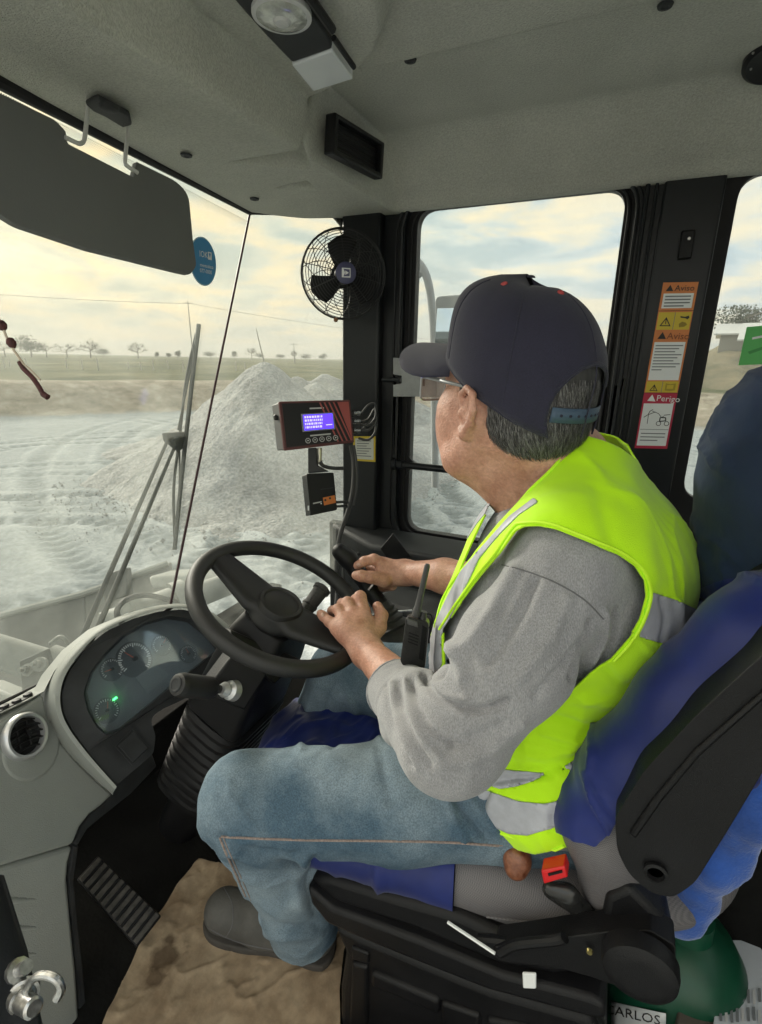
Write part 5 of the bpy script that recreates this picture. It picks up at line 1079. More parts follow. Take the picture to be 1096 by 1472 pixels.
# right hand console and joystick
rcn = thing('side_console', 'dark grey moulded console under the side window', 'console', (-.4, 1.25, .3))
yk = 1.30
slab('console_ledge', [onZ(484, 776, .79)*0+A([-.80, 1.405, .80]), A([.0, 1.405, .80]), A([.0, 1.27, .785]), A([-.62, 1.27, .785]), A([-.80, 1.36, .80])], (0, 0, -.10), M_dgrey, rcn, bevel=.012, seg=3)
slab('console_face', [A([-.78, 1.37, .76]), A([-.60, 1.28, .755]), A([0, 1.28, .755]), A([0, 1.22, .30]), A([-.60, 1.22, .30]), A([-.78, 1.30, .30])], (0, .10, 0), M_dgrey, rcn, bevel=.01, seg=3)
slab('console_arm', [A([-.55, 1.10, .70]), A([-.52, 1.24, .70]), A([.05, 1.26, .70]), A([.05, 1.08, .70])], (0, 0, -.10), M_dgrey, rcn, bevel=.02, seg=3)
slab('console_lid', [onY(u, v, 1.262) for u, v in [(548, 788), (566, 766), (592, 800), (560, 806)]], (0, -.006, 0), M_plas, rcn, bevel=.002)
for (u, v) in ((516, 796), (563, 776), (582, 804)): MB().lathe(onY(u, v, 1.262), (0, -1, 0), [(0, .006), (.003, .005), (.0035, .002)], 12).build('screw_cap', M_dgrey, rcn)
MB().tube([D(562, 880, 1.14), D(592, 878, 1.18)], .003, 8).build('chrome_pin', M_chrome, rcn)
js = thing('joystick', 'black joystick lever with curved hand grip held by the right hand', 'joystick', D(560, 930, 1.12))
jf = Field(); jp = [D(489, 793, 1.12), D(500, 803, 1.125), D(514, 822, 1.13), D(530, 846, 1.13), D(546, 868, 1.12)]
jf.chain(jp, [.018, .019, .0175, .016, .02], .012); V, Q = jf.mesh(.0035); npmesh('grip', V, Q, M_plas, js)
tr_ = MB(); ax3 = nrm(jp[4]-jp[3]+A([0, 0, -.02])); tr_.lathe(jp[4], ax3, [(0, .022), (.01, .024), (.014, .029), (.02, .026), (.026, .032), (.032, .029), (.04, .037), (.046, .034), (.056, .045), (.062, .04), (.075, .052), (.12, .055)], 28); tr_.build('boot', M_rubber, js, smooth=40)
MB().tube(cat([D(530, 848, 1.10), D(538, 838, 1.10), D(548, 826, 1.11)], 4), .0025, 6).build('trigger_wire', M_chrome, js)

# ---------------------------------------------------------------- seat
seat = thing('operator_seat', 'operator seat with blue satin cover over grey weave cushion and black plastic shell', 'seat', (-.1, .76, .16))
M_satin = mat('blue_satin_cover', (.006, .016, .125), .48, var=.25, vscale=7, bump=.25, bscale=40, sheen=.12, spec=.4)
M_navy = mat('faded_navy_cloth', (.022, .038, .085), .8, var=.3, vscale=5, bump=.4, bscale=60, sheen=.1, spec=.2)
M_weave = mat('grey_seat_weave', (.13, .12, .125), .6, var=.2, vscale=12, bump=.2, bscale=100)
t = M_weave.node_tree; b = t.nodes['Principled BSDF']; wv = t.nodes.new('ShaderNodeTexChecker'); wv.inputs['Scale'].default_value = 700; tc_ = t.nodes.new('ShaderNodeTexCoord'); t.links.new(tc_.outputs['Object'], wv.inputs['Vector'])
wv.inputs['Color1'].default_value = (.17, .16, .165, 1); wv.inputs['Color2'].default_value = (.085, .08, .085, 1); t.links.new(wv.outputs['Color'], b.inputs['Base Color'])
M_lblue = mat('bright_blue_cloth', (.022, .09, .38), .85, var=.25, vscale=20, bump=.6, bscale=300, sheen=.5)
def fcurve(V, Nn, seed, sc, am): return V+Nn*(nz(V, sc, seed)*am)[:, None]
# cushion
sf = Field(); yn, yf = .575, .97
c0, c1 = A([-.39, yn, .545]), A([.05, yn+.02, .600]); d0_, d1_ = A([-.39, yf, .545]), A([.05, yf, .600])
for a, b2 in ((c0, c1), (d0_, d1_), (c0, d0_), (c1, d1_)): sf.cone(a, b2, .045, .05, .02)
sf.cone((c0+d0_)/2, (c1+d1_)/2, .20, .20, .02, flat=(0, 0, 1), fs=3.6)
V, Q = sf.mesh(.006); px_, py_ = proj3(V)
sc = (px_-(655-(py_-1250)*.05)); V2, ins, out, _ = clip(V, tris(Q), sc)
a_, b_ = compact(V2, ins); npmesh('cushion', a_, b_, M_weave, seat)
a_, b_ = compact(V2, out); Nn = vnormals(a_, b_); a_ = a_+Nn*(.006+.003*nz(a_, 18, 2)+.008*(1-np.abs(np.clip(nz(a_*A([1.5, 1, .4]), 24, 33)*1.1, -1, 1)))**5+.0045*np.clip(nz(a_*A([2.5, 1, .6]), 30, 4, 2), 0, 1))[:, None]; npmesh('cushion_cover', a_, b_, M_satin, seat)
MB().tube(cat([D(722, 1246, .60)*0+sf.hit(u, v, .001) for u, v in [(652, 1312), (700, 1318), (760, 1326), (815, 1330), (850, 1318)] if sf.hit(u, v, .001) is not None], 6), .0018, 6).build('piping', M_weave, seat)
# backrest
bf = Field()
bf.cone((.125, .77, .74), (.235, .77, 1.06), .17, .16, .03, flat=(.94, 0, -.33), fs=3.2)
bf.chain([A([.05, .95, .66]), A([.085, .95, .80]), A([.155, .95, .96]), A([.20, .90, 1.10])], [.048, .052, .05, .04], .03)
bf.chain([onY(882, 1265, .57), onY(872, 1180, .565), onY(922, 1106, .56), onY(1000, 1022, .56), onY(1100, 930, .565), onY(1200, 860, .60)], [.042, .043, .044, .045, .046, .046], .05)
bf.chain([A([.21, .77, 1.06]), A([.215, .77, 1.18]), A([.205, .77, 1.235])], [.095, .105, .085], .04, flat=(0, 1, 0), fs=.75)
V, Q = bf.mesh(.005); Nn = vnormals(V, Q)
px_, py_ = proj3(V); low = polysd(px_, py_, [(700, 1400), (700, 1120), (800, 1192), (830, 1206), (858, 1212), (880, 1192), (905, 1150), (1000, 1400)])
V2, ins, out, _ = clip(V, tris(Q), low); a_, b_ = compact(V2, ins); npmesh('backrest_bolster', a_, b_, M_weave, seat)
a_, b_ = compact(V2, out); Nn = vnormals(a_, b_); px2, py2 = proj3(a_); up = polysd(px2, py2, [(900, 300), (1400, 300), (1400, 840), (1060, 830), (1000, 850), (900, 850)])
W_ = nz(a_*A([1, 1, 2.2]), 16, 6); crump = np.clip(1-np.abs(py2-790)/70, 0, 1)
rw = (1-np.abs(np.clip(nz(a_*A([1, .5, 1]), 30, 31)*1.1, -1, 1)))**7; a_ = a_+Nn*(.006+.001*W_+.006*rw+.006*crump*np.abs(nz(a_, 38, 8)))[:, None]
a3, ins, out, _ = clip(a_, b_, up[:len(a_)]); q_, r_ = compact(a3, ins); npmesh('headrest_cover', q_, r_, M_navy, seat); q_, r_ = compact(a3, out); npmesh('backrest_cover', q_, r_, M_satin, seat)
# black shell behind and beside
Ys = .478
slab('back_shell', [onY(u, v, Ys) for u, v in rnd([A(p) for p in [(884, 1178), (925, 1110), (1000, 1030), (1110, 930), (1170, 900), (1170, 1010), (1110, 1090), (1050, 1190), (1000, 1270), (968, 1292), (935, 1284), (905, 1258), (888, 1225)]], 12, 3)], (0, .16, 0), M_plas, seat, bevel=.014, seg=4)
slab('shell_rib', [onY(u, v, Ys-.004) for u, v in [(905, 1200), (940, 1150), (1000, 1080), (1110, 985), (1110, 998), (1008, 1088), (952, 1155), (915, 1208)]], (0, .01, 0), M_plas, seat, bevel=.003)
MB().lathe(onY(943, 1253, Ys-.002), (0, -1, 0), [(0, .011), (.003, .011), (.004, .008), (.0, .007)], 20).build('shell_screw', M_plas, seat)
# bright blue cloth hanging out behind
cl2 = Field(); pc_ = [(896, 1272), (930, 1300), (980, 1322), (1000, 1290), (1030, 1255), (1050, 1235), (1075, 1190), (1110, 1120)]
cl2.chain([onY(u, v, .64+.01*(k % 2)) for k, (u, v) in enumerate(pc_)], [.012, .018, .022, .024, .022, .024, .02, .024], .02, flat=(0, 1, 0), fs=1.6)
V, Q = cl2.mesh(.005); Nn = vnormals(V, Q); V = V+Nn*(.005*nz(V, 45, 3))[:, None]
tag(npmesh('blue_cloth', V, Q, M_lblue), 'bright blue cloth tucked under the back of the seat', 'cloth')
# recliner cover and frame
Yr = .485
MB().lathe(onY(920, 1378, Yr), (0, -1, 0), [(0, .038), (.010, .038), (.018, .036), (.022, .029), (.0225, .02), (.0226, .001)], 44).build('recliner_cover', M_plas, seat, smooth=40)
slab('side_frame', [onY(u, v, Yr+.01) for u, v in rnd([A(p) for p in [(708, 1362), (790, 1352), (815, 1348), (876, 1340), (935, 1338), (972, 1360), (972, 1395), (940, 1415), (885, 1418), (850, 1405), (800, 1392), (716, 1382)]], 6, 3)], (0, .03, 0), M_plas, seat, bevel=.006, seg=3)
slab('recliner_upright', [onY(u, v, Yr+.03) for u, v in [(862, 1345), (872, 1290), (905, 1275), (960, 1330), (975, 1400), (900, 1400)]], (0, .05, 0), M_plas, seat, bevel=.008, seg=3)
MB().tube(cat([onY(u, v, Yr) for u, v in [(812, 1348), (800, 1352), (745, 1358), (720, 1370)]], 4), .006, 10).build('lever', M_plas, seat)
MB().tube(cat([onY(u, v, Yr+.02) for u, v in [(690, 1352), (730, 1356), (760, 1366), (792, 1376)]], 4), .008, 10).build('lever_arm', M_plas, seat)
MB().lathe(onY(848, 1367, Yr+.005), (0, -1, 0), [(0, .004), (.003, .003)], 10).build('brass_screw', mat('brass_screw', (.6, .5, .2), .3, metal=1), seat)
# cushion pan and suspension, sloping rails
def side(pts, y, d, nm, m, bv=.006): return slab(nm, [onY(u, v, y) for u, v in pts], (0, d, 0), m, seat, bevel=bv, seg=3)
side([(436, 1262), (470, 1262), (560, 1290), (660, 1318), (720, 1346), (800, 1350), (860, 1340), (862, 1400), (800, 1405), (720, 1392), (600, 1340), (480, 1300), (446, 1286)], .53, .38, 'seat_pan', M_plas, .012)
side([(440, 1275), (476, 1306), (600, 1352), (720, 1402), (850, 1436), (872, 1448), (872, 1470), (850, 1466), (700, 1425), (600, 1385), (520, 1352), (470, 1330), (446, 1300)], .515, .42, 'pan_trim', M_plas, .008)
side([(478, 1332), (520, 1350), (700, 1424), (850, 1466), (868, 1500), (868, 1640), (488, 1640), (488, 1420), (495, 1370)], .545, .40, 'suspension_box', M_plas, .012)
side([(505, 1362), (530, 1372), (530, 1388), (505, 1380)], .54, .02, 'box_rib', M_plas, .004)
side([(532, 1398), (632, 1440), (632, 1462), (532, 1420)], .538, .02, 'box_rib', M_plas, .008); side([(505, 1385), (528, 1392), (528, 1500), (500, 1500)], .538, .02, 'box_rib', M_plas, .006)
side([(634, 1442), (690, 1462), (690, 1500), (634, 1500)], .538, .02, 'box_rib', M_plas, .006); side([(700, 1466), (860, 1500), (700, 1500)], .538, .02, 'box_rib', M_plas, .006)
side([(751, 1400), (771, 1401), (771, 1423), (752, 1422)], .512, .004, 'white_tag', M_white, .002)
MB().tube([onY(644, 1326, .505), onY(712, 1371, .49)], .0022, 6).build('white_cord', M_white, seat)
# buckle and black moulding
bk_ = thing('belt_buckle', 'black seat belt buckle with bright red release button beside the hip', 'seat belt buckle', onY(800, 1270, .55))
yb = .515
slab('release_button', [onY(u, v, yb) for u, v in [(778, 1253), (812, 1246), (817, 1262), (782, 1272)]], (0, .02, 0), mat('red_release', (.62, .012, .015), .35), bk_, bevel=.002)
slab('button_slot', [onY(u, v, yb-.0015) for u, v in [(788, 1257), (808, 1252), (809, 1255), (789, 1260)]], (0, .002, 0), M_seal, bk_, bevel=0)
bfl = Field().chain([onY(794, 1281, yb+.012), onY(815, 1288, yb+.015), onY(838, 1310, yb+.02), onY(858, 1335, yb+.03)], [.012, .015, .013, .012], .01, flat=(0, 1, 0), fs=1.5); V, Q = bfl.mesh(.003); npmesh('buckle_body', V, Q, mat('glossy_black', (.02, .02, .02), .25), bk_)

# holster end, jug, paper
hf = Field().chain([onY(746, 1218, .565), onY(744, 1236, .55), onY(742, 1250, .545)], [.015, .016, .0145], .01, flat=(0, 1, 0), fs=1.3); V, Q = hf.mesh(.0025); Nn = vnormals(V, Q); V = V+Nn*(.0006*nz(V, 200, 1))[:, None]
hl = thing('leather_sheath', 'worn brown leather sheath tip showing below the vest hem', 'sheath', onY(742, 1262, .55)); npmesh('sheath', V, Q, mat('brown_leather', (.12, .035, .015), .42, col2=(.26, .10, .05), vscale=90, bump=.5, bscale=300, coat=.3), hl)
jug = thing('thermos_jug', 'dark green round jug with white name sticker behind the seat', 'jug', (.205, .74, .17))
jc = A([.195, .735, .17]); 
MB().lathe(jc, (0, 0, 1), [(0, .088), (.01, .094), (.12, .096), (.20, .096), (.25, .090), (.285, .07), (.30, .035), (.33, .033)], 48).build('jug_body', mat('green_plastic', (.004, .06, .03), .4, var=.2, vscale=8), jug, smooth=40)
jt = []
r_ = ray(928, 1462); c2 = jc[:2]
def jhit(u, v):
    r = ray(u, v); a = r[0]**2+r[1]**2; dx, dy = -c2[0], -c2[1]; b = r[0]*dx+r[1]*dy; cc = dx*dx+dy*dy-.0968**2; q = b*b-a*cc
    return CAM+r*((-b-math.sqrt(max(q, 0)))/a)
jug['measured'] = 'round'
del jug['measured']
jl = quadp(jhit(880, 1437), jhit(958, 1456), jhit(960, 1482), jhit(884, 1468)); jn = -nrm(ray(925, 1460)*A([1, 1, 0]))
def jw(u, v, o=0): p = jhit(u, v); return p+nrm([p[0]-c2[0], p[1]-c2[1], 0])*o
gr = [[jw(880+s*78/8, 1440+s*14/8*1.2+t*14, .0008) for s in range(9)] for t in range(4)]
loft('name_sticker', gr, M_white, jug, solid=.0006)
tm = text('lettering', 'CARLOS', (0, 0, 0), (1, 0, 0), (0, 1, 0), 1, M_ink, jug, lift=0)
for v in tm.data.vertices:
    x, y = v.co[0], v.co[1]; v.co = jw(870+x*21.5, 1456+x*4.4-y*19, .0018)
ppr = thing('sheet_pile', 'pale papers with grey print lying behind the seat at the right edge', 'papers', (.4, 1.05, .3))
Zp = .655
sh = [onZ(u, v, .42) for u, v in [(1003, 1352), (1085, 1355), (1120, 1400), (1140, 1600), (1010, 1600), (1030, 1440)]]
slab('locker_top', [onZ(u, v, .416) for u, v in [(985, 1338), (1092, 1342), (1150, 1420), (1150, 1620), (960, 1620)]], (0, 0, -.25), mat('brown_carton', (.09, .075, .06), .8, var=.2), ppr, bevel=.004)
slab('top_sheet', sh, (0, 0, .004), mat('bluish_paper', (.50, .53, .57), .7, var=.06, vscale=9), ppr, bevel=.001)
for k in range(16):
    rgk = random.Random(k); u = 1034+(k % 8)*8; v = 1422+(k//8)*28+rgk.uniform(-3, 3); slab('print_mark', [onZ(u, v, .4262), onZ(u+4, v, .4262), onZ(u+5, v+20, .4262), onZ(u+1, v+20, .4262)], (0, 0, .0004), M_gink if k % 3 else M_whiteL, ppr, bevel=0)

# ---------------------------------------------------------------- the driver
man = thing('person', 'man in yellow safety vest, grey sweater, dark cap and jeans sitting at the wheel', 'person', (-.05, .76, .60))
M_skin = mat('skin', (.41, .195, .13), .48, col2=(.56, .305, .22), vscale=38, bump=.6, bscale=380, sss=.08, fine=(260, .10))
M_knit = mat('grey_marl_knit', (.235, .235, .245), .95, var=0, col2=(.30, .30, .31), vscale=16, bump=.7, bscale=700, sheen=.3, spec=.15, fine=(900, .2), stretch=(1, 1, .35))
M_lime = mat('lime_mesh_fabric', (.52, .92, .006), .7, var=.03, vscale=14, bump=.3, bscale=900, sheen=.2, spec=.25)
M_refl = mat('reflective_tape', (.40, .41, .45), .45, var=.12, vscale=30, bump=.3, bscale=60, metal=.15)
M_denim = mat('washed_denim', (.065, .11, .155), .9, col2=(.245, .31, .355), vscale=5, bump=.6, bscale=900, spec=.2, fine=(500, .22))
M_denimd = mat('dark_denim', (.03, .065, .11), .9, col2=(.05, .095, .15), vscale=9, bump=.5, bscale=900, spec=.2, fine=(500, .22))
M_cap = mat('cap_twill', (.026, .025, .043), .85, var=.08, vscale=30, bump=.4, bscale=900, spec=.2, sheen=.15, fine=(900, .12))
# head frame: forward, left, up
HO = A([-.138, .704, 1.243]); HF = nrm([-.84, .52, .16]); HL = nrm(np.cross([0, 0, 1], HF)); HU = np.cross(HF, HL); HM = np.stack([HF, HL, HU], 1)
HS = .965
def H(a, b, c): return HO+HM@A([a, b, c])*HS
def HE(F_, c, r, k=.012, op='+'): return F_.ell(H(*c), A(r)*HS, HM, k, op)
elL, wrL = D(655, 1058, .61), D(529, 938, .90); shL = A([-.03, .590, 1.085]); shR = A([-.05, .90, 1.08]); elR, wrR = D(720, 842, .93), D(584, 823, 1.10)
hipL, kneL, ankL = A([.0, .665, .70]), A([-.435, .488, .655]), A([-.425, .610, .285]); hipR, kneR, ankR = A([.0, .875, .70]), D(492, 968, 1.10), D(425, 1120, 1.24)
bd = Field()
HE(bd, (-.012, 0, .055), (.098, .076, .096)); HE(bd, (.038, 0, -.018), (.062, .066, .090), .02); HE(bd, (.02, 0, -.05), (.062, .056, .058), .03); HE(bd, (.062, 0, -.095), (.024, .028, .02), .02)
for s in (-1, 1):
    bd.cone(H(-.004, s*.058, -.035), H(.03, s*.052, -.080), .016, .016, .02); bd.cone(H(.03, s*.052, -.080), H(.058, s*.02, -.095), .016, .018, .02)
    HE(bd, (.055, s*.040, -.018), (.036, .028, .036), .02); HE(bd, (.052, s*.034, -.052), (.036, .026, .036), .02); HE(bd, (.088, s*.032, .018), (.016, .016, .011), .006, '-')
    HE(bd, (.086, s*.030, .016), (.013, .013, .010), .004)
    HE(bd, (-.008, s*.075, -.002), (.019, .010, .031), .010)
    ep = [H(.011, s*.079, .004), H(.011, s*.083, .019), H(-.003, s*.088, .030), H(-.020, s*.094, .026), H(-.027, s*.094, .008), H(-.020, s*.089, -.012), H(-.007, s*.082, -.030), H(.005, s*.078, -.026)]
    bd.chain(ep, [.0036, .004, .0044, .0046, .0044, .005, .0078, .0055], .003)
    HE(bd, (-.004, s*.091, .003), (.011, .009, .016), .003, '-'); HE(bd, (.008, s*.080, -.006), (.005, .006, .007), .004)
bd.cone(H(.082, -.036, .036), H(.082, .036, .036), .015, .015, .015)
bd.cone(H(.094, 0, .024), H(.114, 0, -.014), .008, .0115, .010); HE(bd, (.100, .010, -.018), (.012, .009, .008), .006); HE(bd, (.100, -.010, -.018), (.012, .009, .008), .006)
bd.cone(H(.090, -.016, -.052), H(.090, .016, -.052), .007, .007, .007); bd.cone(H(.088, -.013, -.063), H(.088, .013, -.063), .007, .007, .007)
bd.cone((-.045, .745, 1.10), H(-.035, 0, -.015), .064, .060, .03); bd.cone((-.07, .735, 1.09), H(.015, 0, -.075), .055, .046, .03)
bd.cone((-.02, .66, 1.12), (-.055, .735, 1.175), .035, .035, .04); bd.cone((-.035, .83, 1.11), (-.055, .745, 1.175), .035, .035, .04)
bd.cone((.0, .765, .72), (-.03, .745, 1.0), .10, .11, .05); bd.cone(shL, shR, .045, .045, .05)
bd.chain([shL, elL, D(590, 1000, .76), wrL], [.045, .038, .036, .026], .02); bd.chain([shR, elR], [.045, .034], .02)
bd.chain([elR, D(640, 828, 1.02), wrR], [.036, .034, .0235], .012)
bd.chain([hipL, kneL, ankL], [.075, .05, .035], .03); bd.chain([hipR, kneR, ankR], [.075, .05, .035], .03)
bd.chain([ankL, A([-.48, .605, .225])], [.035, .03], .02); bd.chain([ankR, ankR+A([-.08, 0, -.03])], [.035, .03], .02)
# left hand closed over the rim
def fing(pts, rs, k=.005): bd.chain([D(*p) for p in pts], rs, k)
kn_ = [(523, 880, .965), (508, 884, .955), (494, 892, .945), (484, 903, .935)]
for i, p in enumerate(kn_): bd.cone(wrL, D(*p), .021, .0125, .016)
bd.cone(D(500, 905, .93), D(522, 900, .94), .018, .018, .02)
fing([(523, 880, .965), (518, 858, .985), (512, 862, 1.02), (508, 876, 1.04)], [.0125, .0115, .0105, .009])
fing([(508, 884, .955), (500, 866, .978), (492, 868, 1.012), (490, 882, 1.03)], [.012, .0108, .010, .009])
fing([(494, 892, .945), (486, 876, .968), (478, 878, 1.0), (478, 890, 1.015)], [.0115, .0102, .0095, .0085])
fing([(484, 903, .935), (474, 894, .950), (465, 886, .965), (461, 882, .972)], [.0108, .0095, .0085, .0078])
fing([(532, 918, .925), (545, 902, .945), (549, 885, .965), (543, 872, .985)], [.016, .0135, .0115, .010], .007)
# right hand round the joystick
for p in [(552, 811, 1.105), (550, 822, 1.10), (556, 836, 1.11)]: bd.cone(wrR, D(*p), .021, .015, .016)
fing([(552, 811, 1.105), (538, 804, 1.10), (524, 807, 1.10), (514, 813, 1.105)], [.0135, .0115, .0105, .009])
fing([(556, 824, 1.125), (540, 818, 1.145), (524, 816, 1.155), (512, 820, 1.15)], [.013, .011, .010, .009])
fing([(560, 834, 1.13), (545, 832, 1.155), (532, 830, 1.165), (522, 830, 1.155)], [.012, .0105, .010, .0085])
fing([(564, 842, 1.125), (552, 844, 1.15), (542, 842, 1.155)], [.0115, .010, .0085])
fing([(552, 834, 1.085), (534, 830, 1.075), (520, 828, 1.075), (512, 827, 1.08)], [.016, .0125, .0115, .0095], .007)
V, Q = bd.mesh(.0028); Nn = vnormals(V, Q); V = V+Nn*(.0004*nz(V, 260, 5, 2))[:, None]
body = npmesh('body', V, Q, M_skin, man)
Bb = bvh(V, Q); M_nail = mat('finger_nail', (.60, .38, .30), .3, coat=.4)
for (u, v, ru, rv) in ((509, 825, 4.0, 3.0), (464, 884, 2.6, 3.2), (516, 812, 3.0, 2.2)):
    q = [bhit(Bb, u+math.cos(a)*ru, v+math.sin(a)*rv, .0004) for a in np.linspace(0, 6.283, 11)[:-1]]; c = bhit(Bb, u, v, .0009)
    if c is not None and all(p is not None for p in q): mk('fingernail', q+[c], [(i, (i+1) % 10, 10) for i in range(10)], M_nail, man, solid=.0008, smooth=80)
# torso under sweater and vest
TT = Field()
TT.ell((-.03, .765, .735), (.168, .208, .135), k=.04).ell((-.068, .752, .865), (.152, .165, .15), k=.06).ell((-.045, .745, 1.0), (.135, .172, .15), k=.06).ell((.006, .745, 1.015), (.090, .162, .112), k=.05)
TT.cone((-.035, .60, 1.085), (-.055, .90, 1.08), .060, .060, .05)
TT.cone((-.03, .645, 1.115), (-.045, .735, 1.175), .042, .046, .04).cone((-.04, .84, 1.105), (-.05, .745, 1.175), .042, .046, .04)
shirt = Field(); shirt.p = list(TT.p)
el2 = elL+A([-.006, -.004, -.006])
shirt.chain([shL, (shL+el2)/2+A([.006, -.004, 0]), el2], [.055, .064, .058], .02)
cuf = D(570, 992, .785); shirt.chain([el2, (el2+cuf)/2, cuf], [.057, .052, .045], .02)
shirt.chain([shR, elR], [.065, .056], .03)
V, Q = shirt.mesh(.004)
ux_ = nrm(wrL-el2); scf = np.minimum((cuf+ux_*.012-V)@ux_+100*((V-cuf)@ux_*0 > 1), 9.)
near = np.linalg.norm(V-cuf, axis=1) < .12; scf = np.where(near, (cuf+ux_*.004-V)@ux_, .05)
# open neckline
nk = H(-.03, 0, -.06); nn_ = nrm([-.22, .05, .97]); scn = np.where(np.hypot(V[:, 0]+.055, V[:, 1]-.74) < .16, (A([-.06, .742, 1.168])-V)@nn_, .05); sc = np.minimum(scf, scn)
Nn = vnormals(V, Q)
folds = [([(612, 972), (622, 992), (650, 1012), (690, 1020), (730, 1008)], 6, -.0055), ([(620, 982), (640, 1000), (672, 1006)], 5, .003), ([(556, 986), (560, 1020), (572, 1060), (592, 1098)], 5, -.003), ([(574, 980), (578, 1020), (594, 1062), (618, 1100)], 5, -.0035), ([(592, 978), (598, 1010), (618, 1045), (650, 1072)], 5, -.0035),
         ([(566, 984), (570, 1025), (584, 1070), (604, 1104)], 4, .0025), ([(584, 980), (590, 1018), (606, 1056), (634, 1090)], 4, .0025), ([(628, 935), (640, 950), (632, 970)], 7, -.006), ([(640, 925), (660, 940), (668, 975)], 10, .004),
         ([(742, 820), (722, 860), (690, 915), (660, 940)], 9, .0035), ([(770, 835), (745, 890), (705, 950)], 8, -.003), ([(815, 860), (790, 920), (745, 975)], 10, .003), ([(850, 895), (842, 930), (822, 975)], 5, -.005), ([(870, 880), (866, 915), (848, 958)], 6, .004), ([(888, 880), (884, 915), (862, 956)], 4, -.004), ([(838, 920), (812, 955), (770, 1000)], 6, -.003),
         ([(640, 1098), (690, 1085), (750, 1040)], 9, .003), ([(620, 1075), (660, 1070), (720, 1040)], 7, -.0025)]
folds = [(a, b*.9, c*2.0) for a, b, c in folds]; V = fold(V, Nn, folds); rdg = lambda V, sc_, sd_, pw=5: (1-np.abs(np.clip(nz(V, sc_, sd_)*1.15, -1, 1)))**pw
msh = np.clip((np.linalg.norm(V-(shL+A([.03, .05, .02])), axis=1)-.09)/.05, 0, 1)
q5 = (V-el2)@nrm(cuf-el2); fa_ = np.clip(q5/.08+.35, 0, 1)
V = V+Nn*(.0028*msh*nz(V*A([1, 1, .6]), 22, 4)-.002*(1-msh)+.0012*nz(V, 60, 9, 2)+.0035*msh*rdg(V*A([1, 1, .45]), 19, 41)-.0035*rdg(V, 30, 42)*fa_)[:, None]
V2, ins, _, _ = clip(V, tris(Q), sc); ins = islands(ins, len(V2))[0]; V2, ins = compact(V2, ins); Bs = bvh(V2, ins); npmesh('sweater', V2, ins, M_knit, man)
cr = [cuf+ux_*.004+(.0445)*(math.cos(a)*nrm(np.cross(ux_, [0, 0, 1]))+math.sin(a)*np.cross(ux_, nrm(np.cross(ux_, [0, 0, 1])))) for a in np.linspace(0, 6.283, 25)[:-1]]
MB().tube(cr, .0028, 8, closed=True).build('cuff', M_knit, man)
cn = A([-.06, .742, 1.168]); ca = nrm(np.cross(nn_, [0, 1, 0])); cb = np.cross(nn_, ca); rn = []
for a in np.linspace(0, 2*math.pi, 49)[:-1]:
    d = math.cos(a)*ca+math.sin(a)*cb; r0_, r1_ = .02, .14
    for _ in range(22):
        rm = (r0_+r1_)/2; (r0_, r1_) = (rm, r1_) if shirt.ev((cn+d*rm)[None])[0] < 0 else (r0_, rm)
    rn.append(cn+d*(rm-.001))
MB().tube(rn, .0048, 8, closed=True).build('collar', M_knit, man)
def ribbon(name, F_, px_, off, r, m, parent=man, n=5):
    pts = [bhit(F_, u, v, off) for u, v in [tuple(p) for p in cat([A(q) for q in px_], n)]]; pts = [p for p in pts if p is not None]
    return MB().tube(pts, r, 6).build(name, m, parent) if len(pts) > 2 else None
M_knitd = mat('knit_seam', (.12, .12, .125), .95)
ribbon('sleeve_seam', Bs, [(722, 812), (760, 822), (800, 838), (840, 862), (868, 890)], .0002, .0008, M_knitd)
# vest
vest = Field(); vest.p = list(TT.p)
V, Q = vest.mesh(.004, off=.014); Nn = vnormals(V, Q)
px_, py_ = proj3(V)
vf = [([(905, 905), (940, 940), (975, 945)], 6, .002), ([(870, 960), (900, 985), (960, 970)], 7, -.003), ([(840, 1000), (880, 1010), (930, 990)], 7, .003), ([(800, 1030), (860, 1042), (910, 1010)], 6, -.003), ([(780, 1050), (840, 1062), (880, 1040)], 6, .003), ([(740, 1095), (800, 1100), (850, 1070)], 6, -.003), ([(725, 1070), (790, 1085), (850, 1052)], 5, .002),
      ([(690, 1118), (725, 1122), (760, 1116), (790, 1110)], 4, -.004), ([(705, 1138), (700, 1150), (692, 1166)], 4, -.004), ([(800, 1150), (796, 1165), (792, 1190)], 4, -.003), ([(900, 680), (925, 760), (940, 830)], 16, .003), ([(860, 700), (880, 770), (905, 815)], 14, -.003), ([(950, 860), (955, 890), (950, 920)], 4, -.003), ([(970, 865), (975, 900), (968, 930)], 4, .003)]
vf = [(a, b, c*1.5) for a, b, c in vf]; V = fold(V, Nn, vf); V = V+Nn*(.0022*nz(V*A([1, 1, .5]), 17, 12)+.0008*nz(V, 60, 13, 2)+.005*rdg(V*A([1, 1, .35]), 17, 44)+.0045*rdg(V*A([.6, .6, 1.6]), 22, 45)*np.clip((.95-V[:, 2])/.08, 0, 1))[:, None]
T_ = tris(Q); px_, py_ = proj3(V)
outl = [(624, 899), (637, 862), (657, 829), (685, 790), (716, 752), (744, 722), (768, 700), (800, 668), (832, 612), (870, 560), (1300, 400), (1300, 1500), (811, 1217), (790, 1225), (768, 1229), (742, 1222), (721, 1210), (718, 1197), (694, 1182), (649, 1137), (620, 1080), (600, 1010), (596, 985), (606, 950)]
far_ = [(716, 700), (706, 722), (690, 754), (676, 783), (665, 809), (656, 830), (648, 850), (632, 880), (618, 910), (600, 985), (560, 985), (560, 600), (705, 600)]
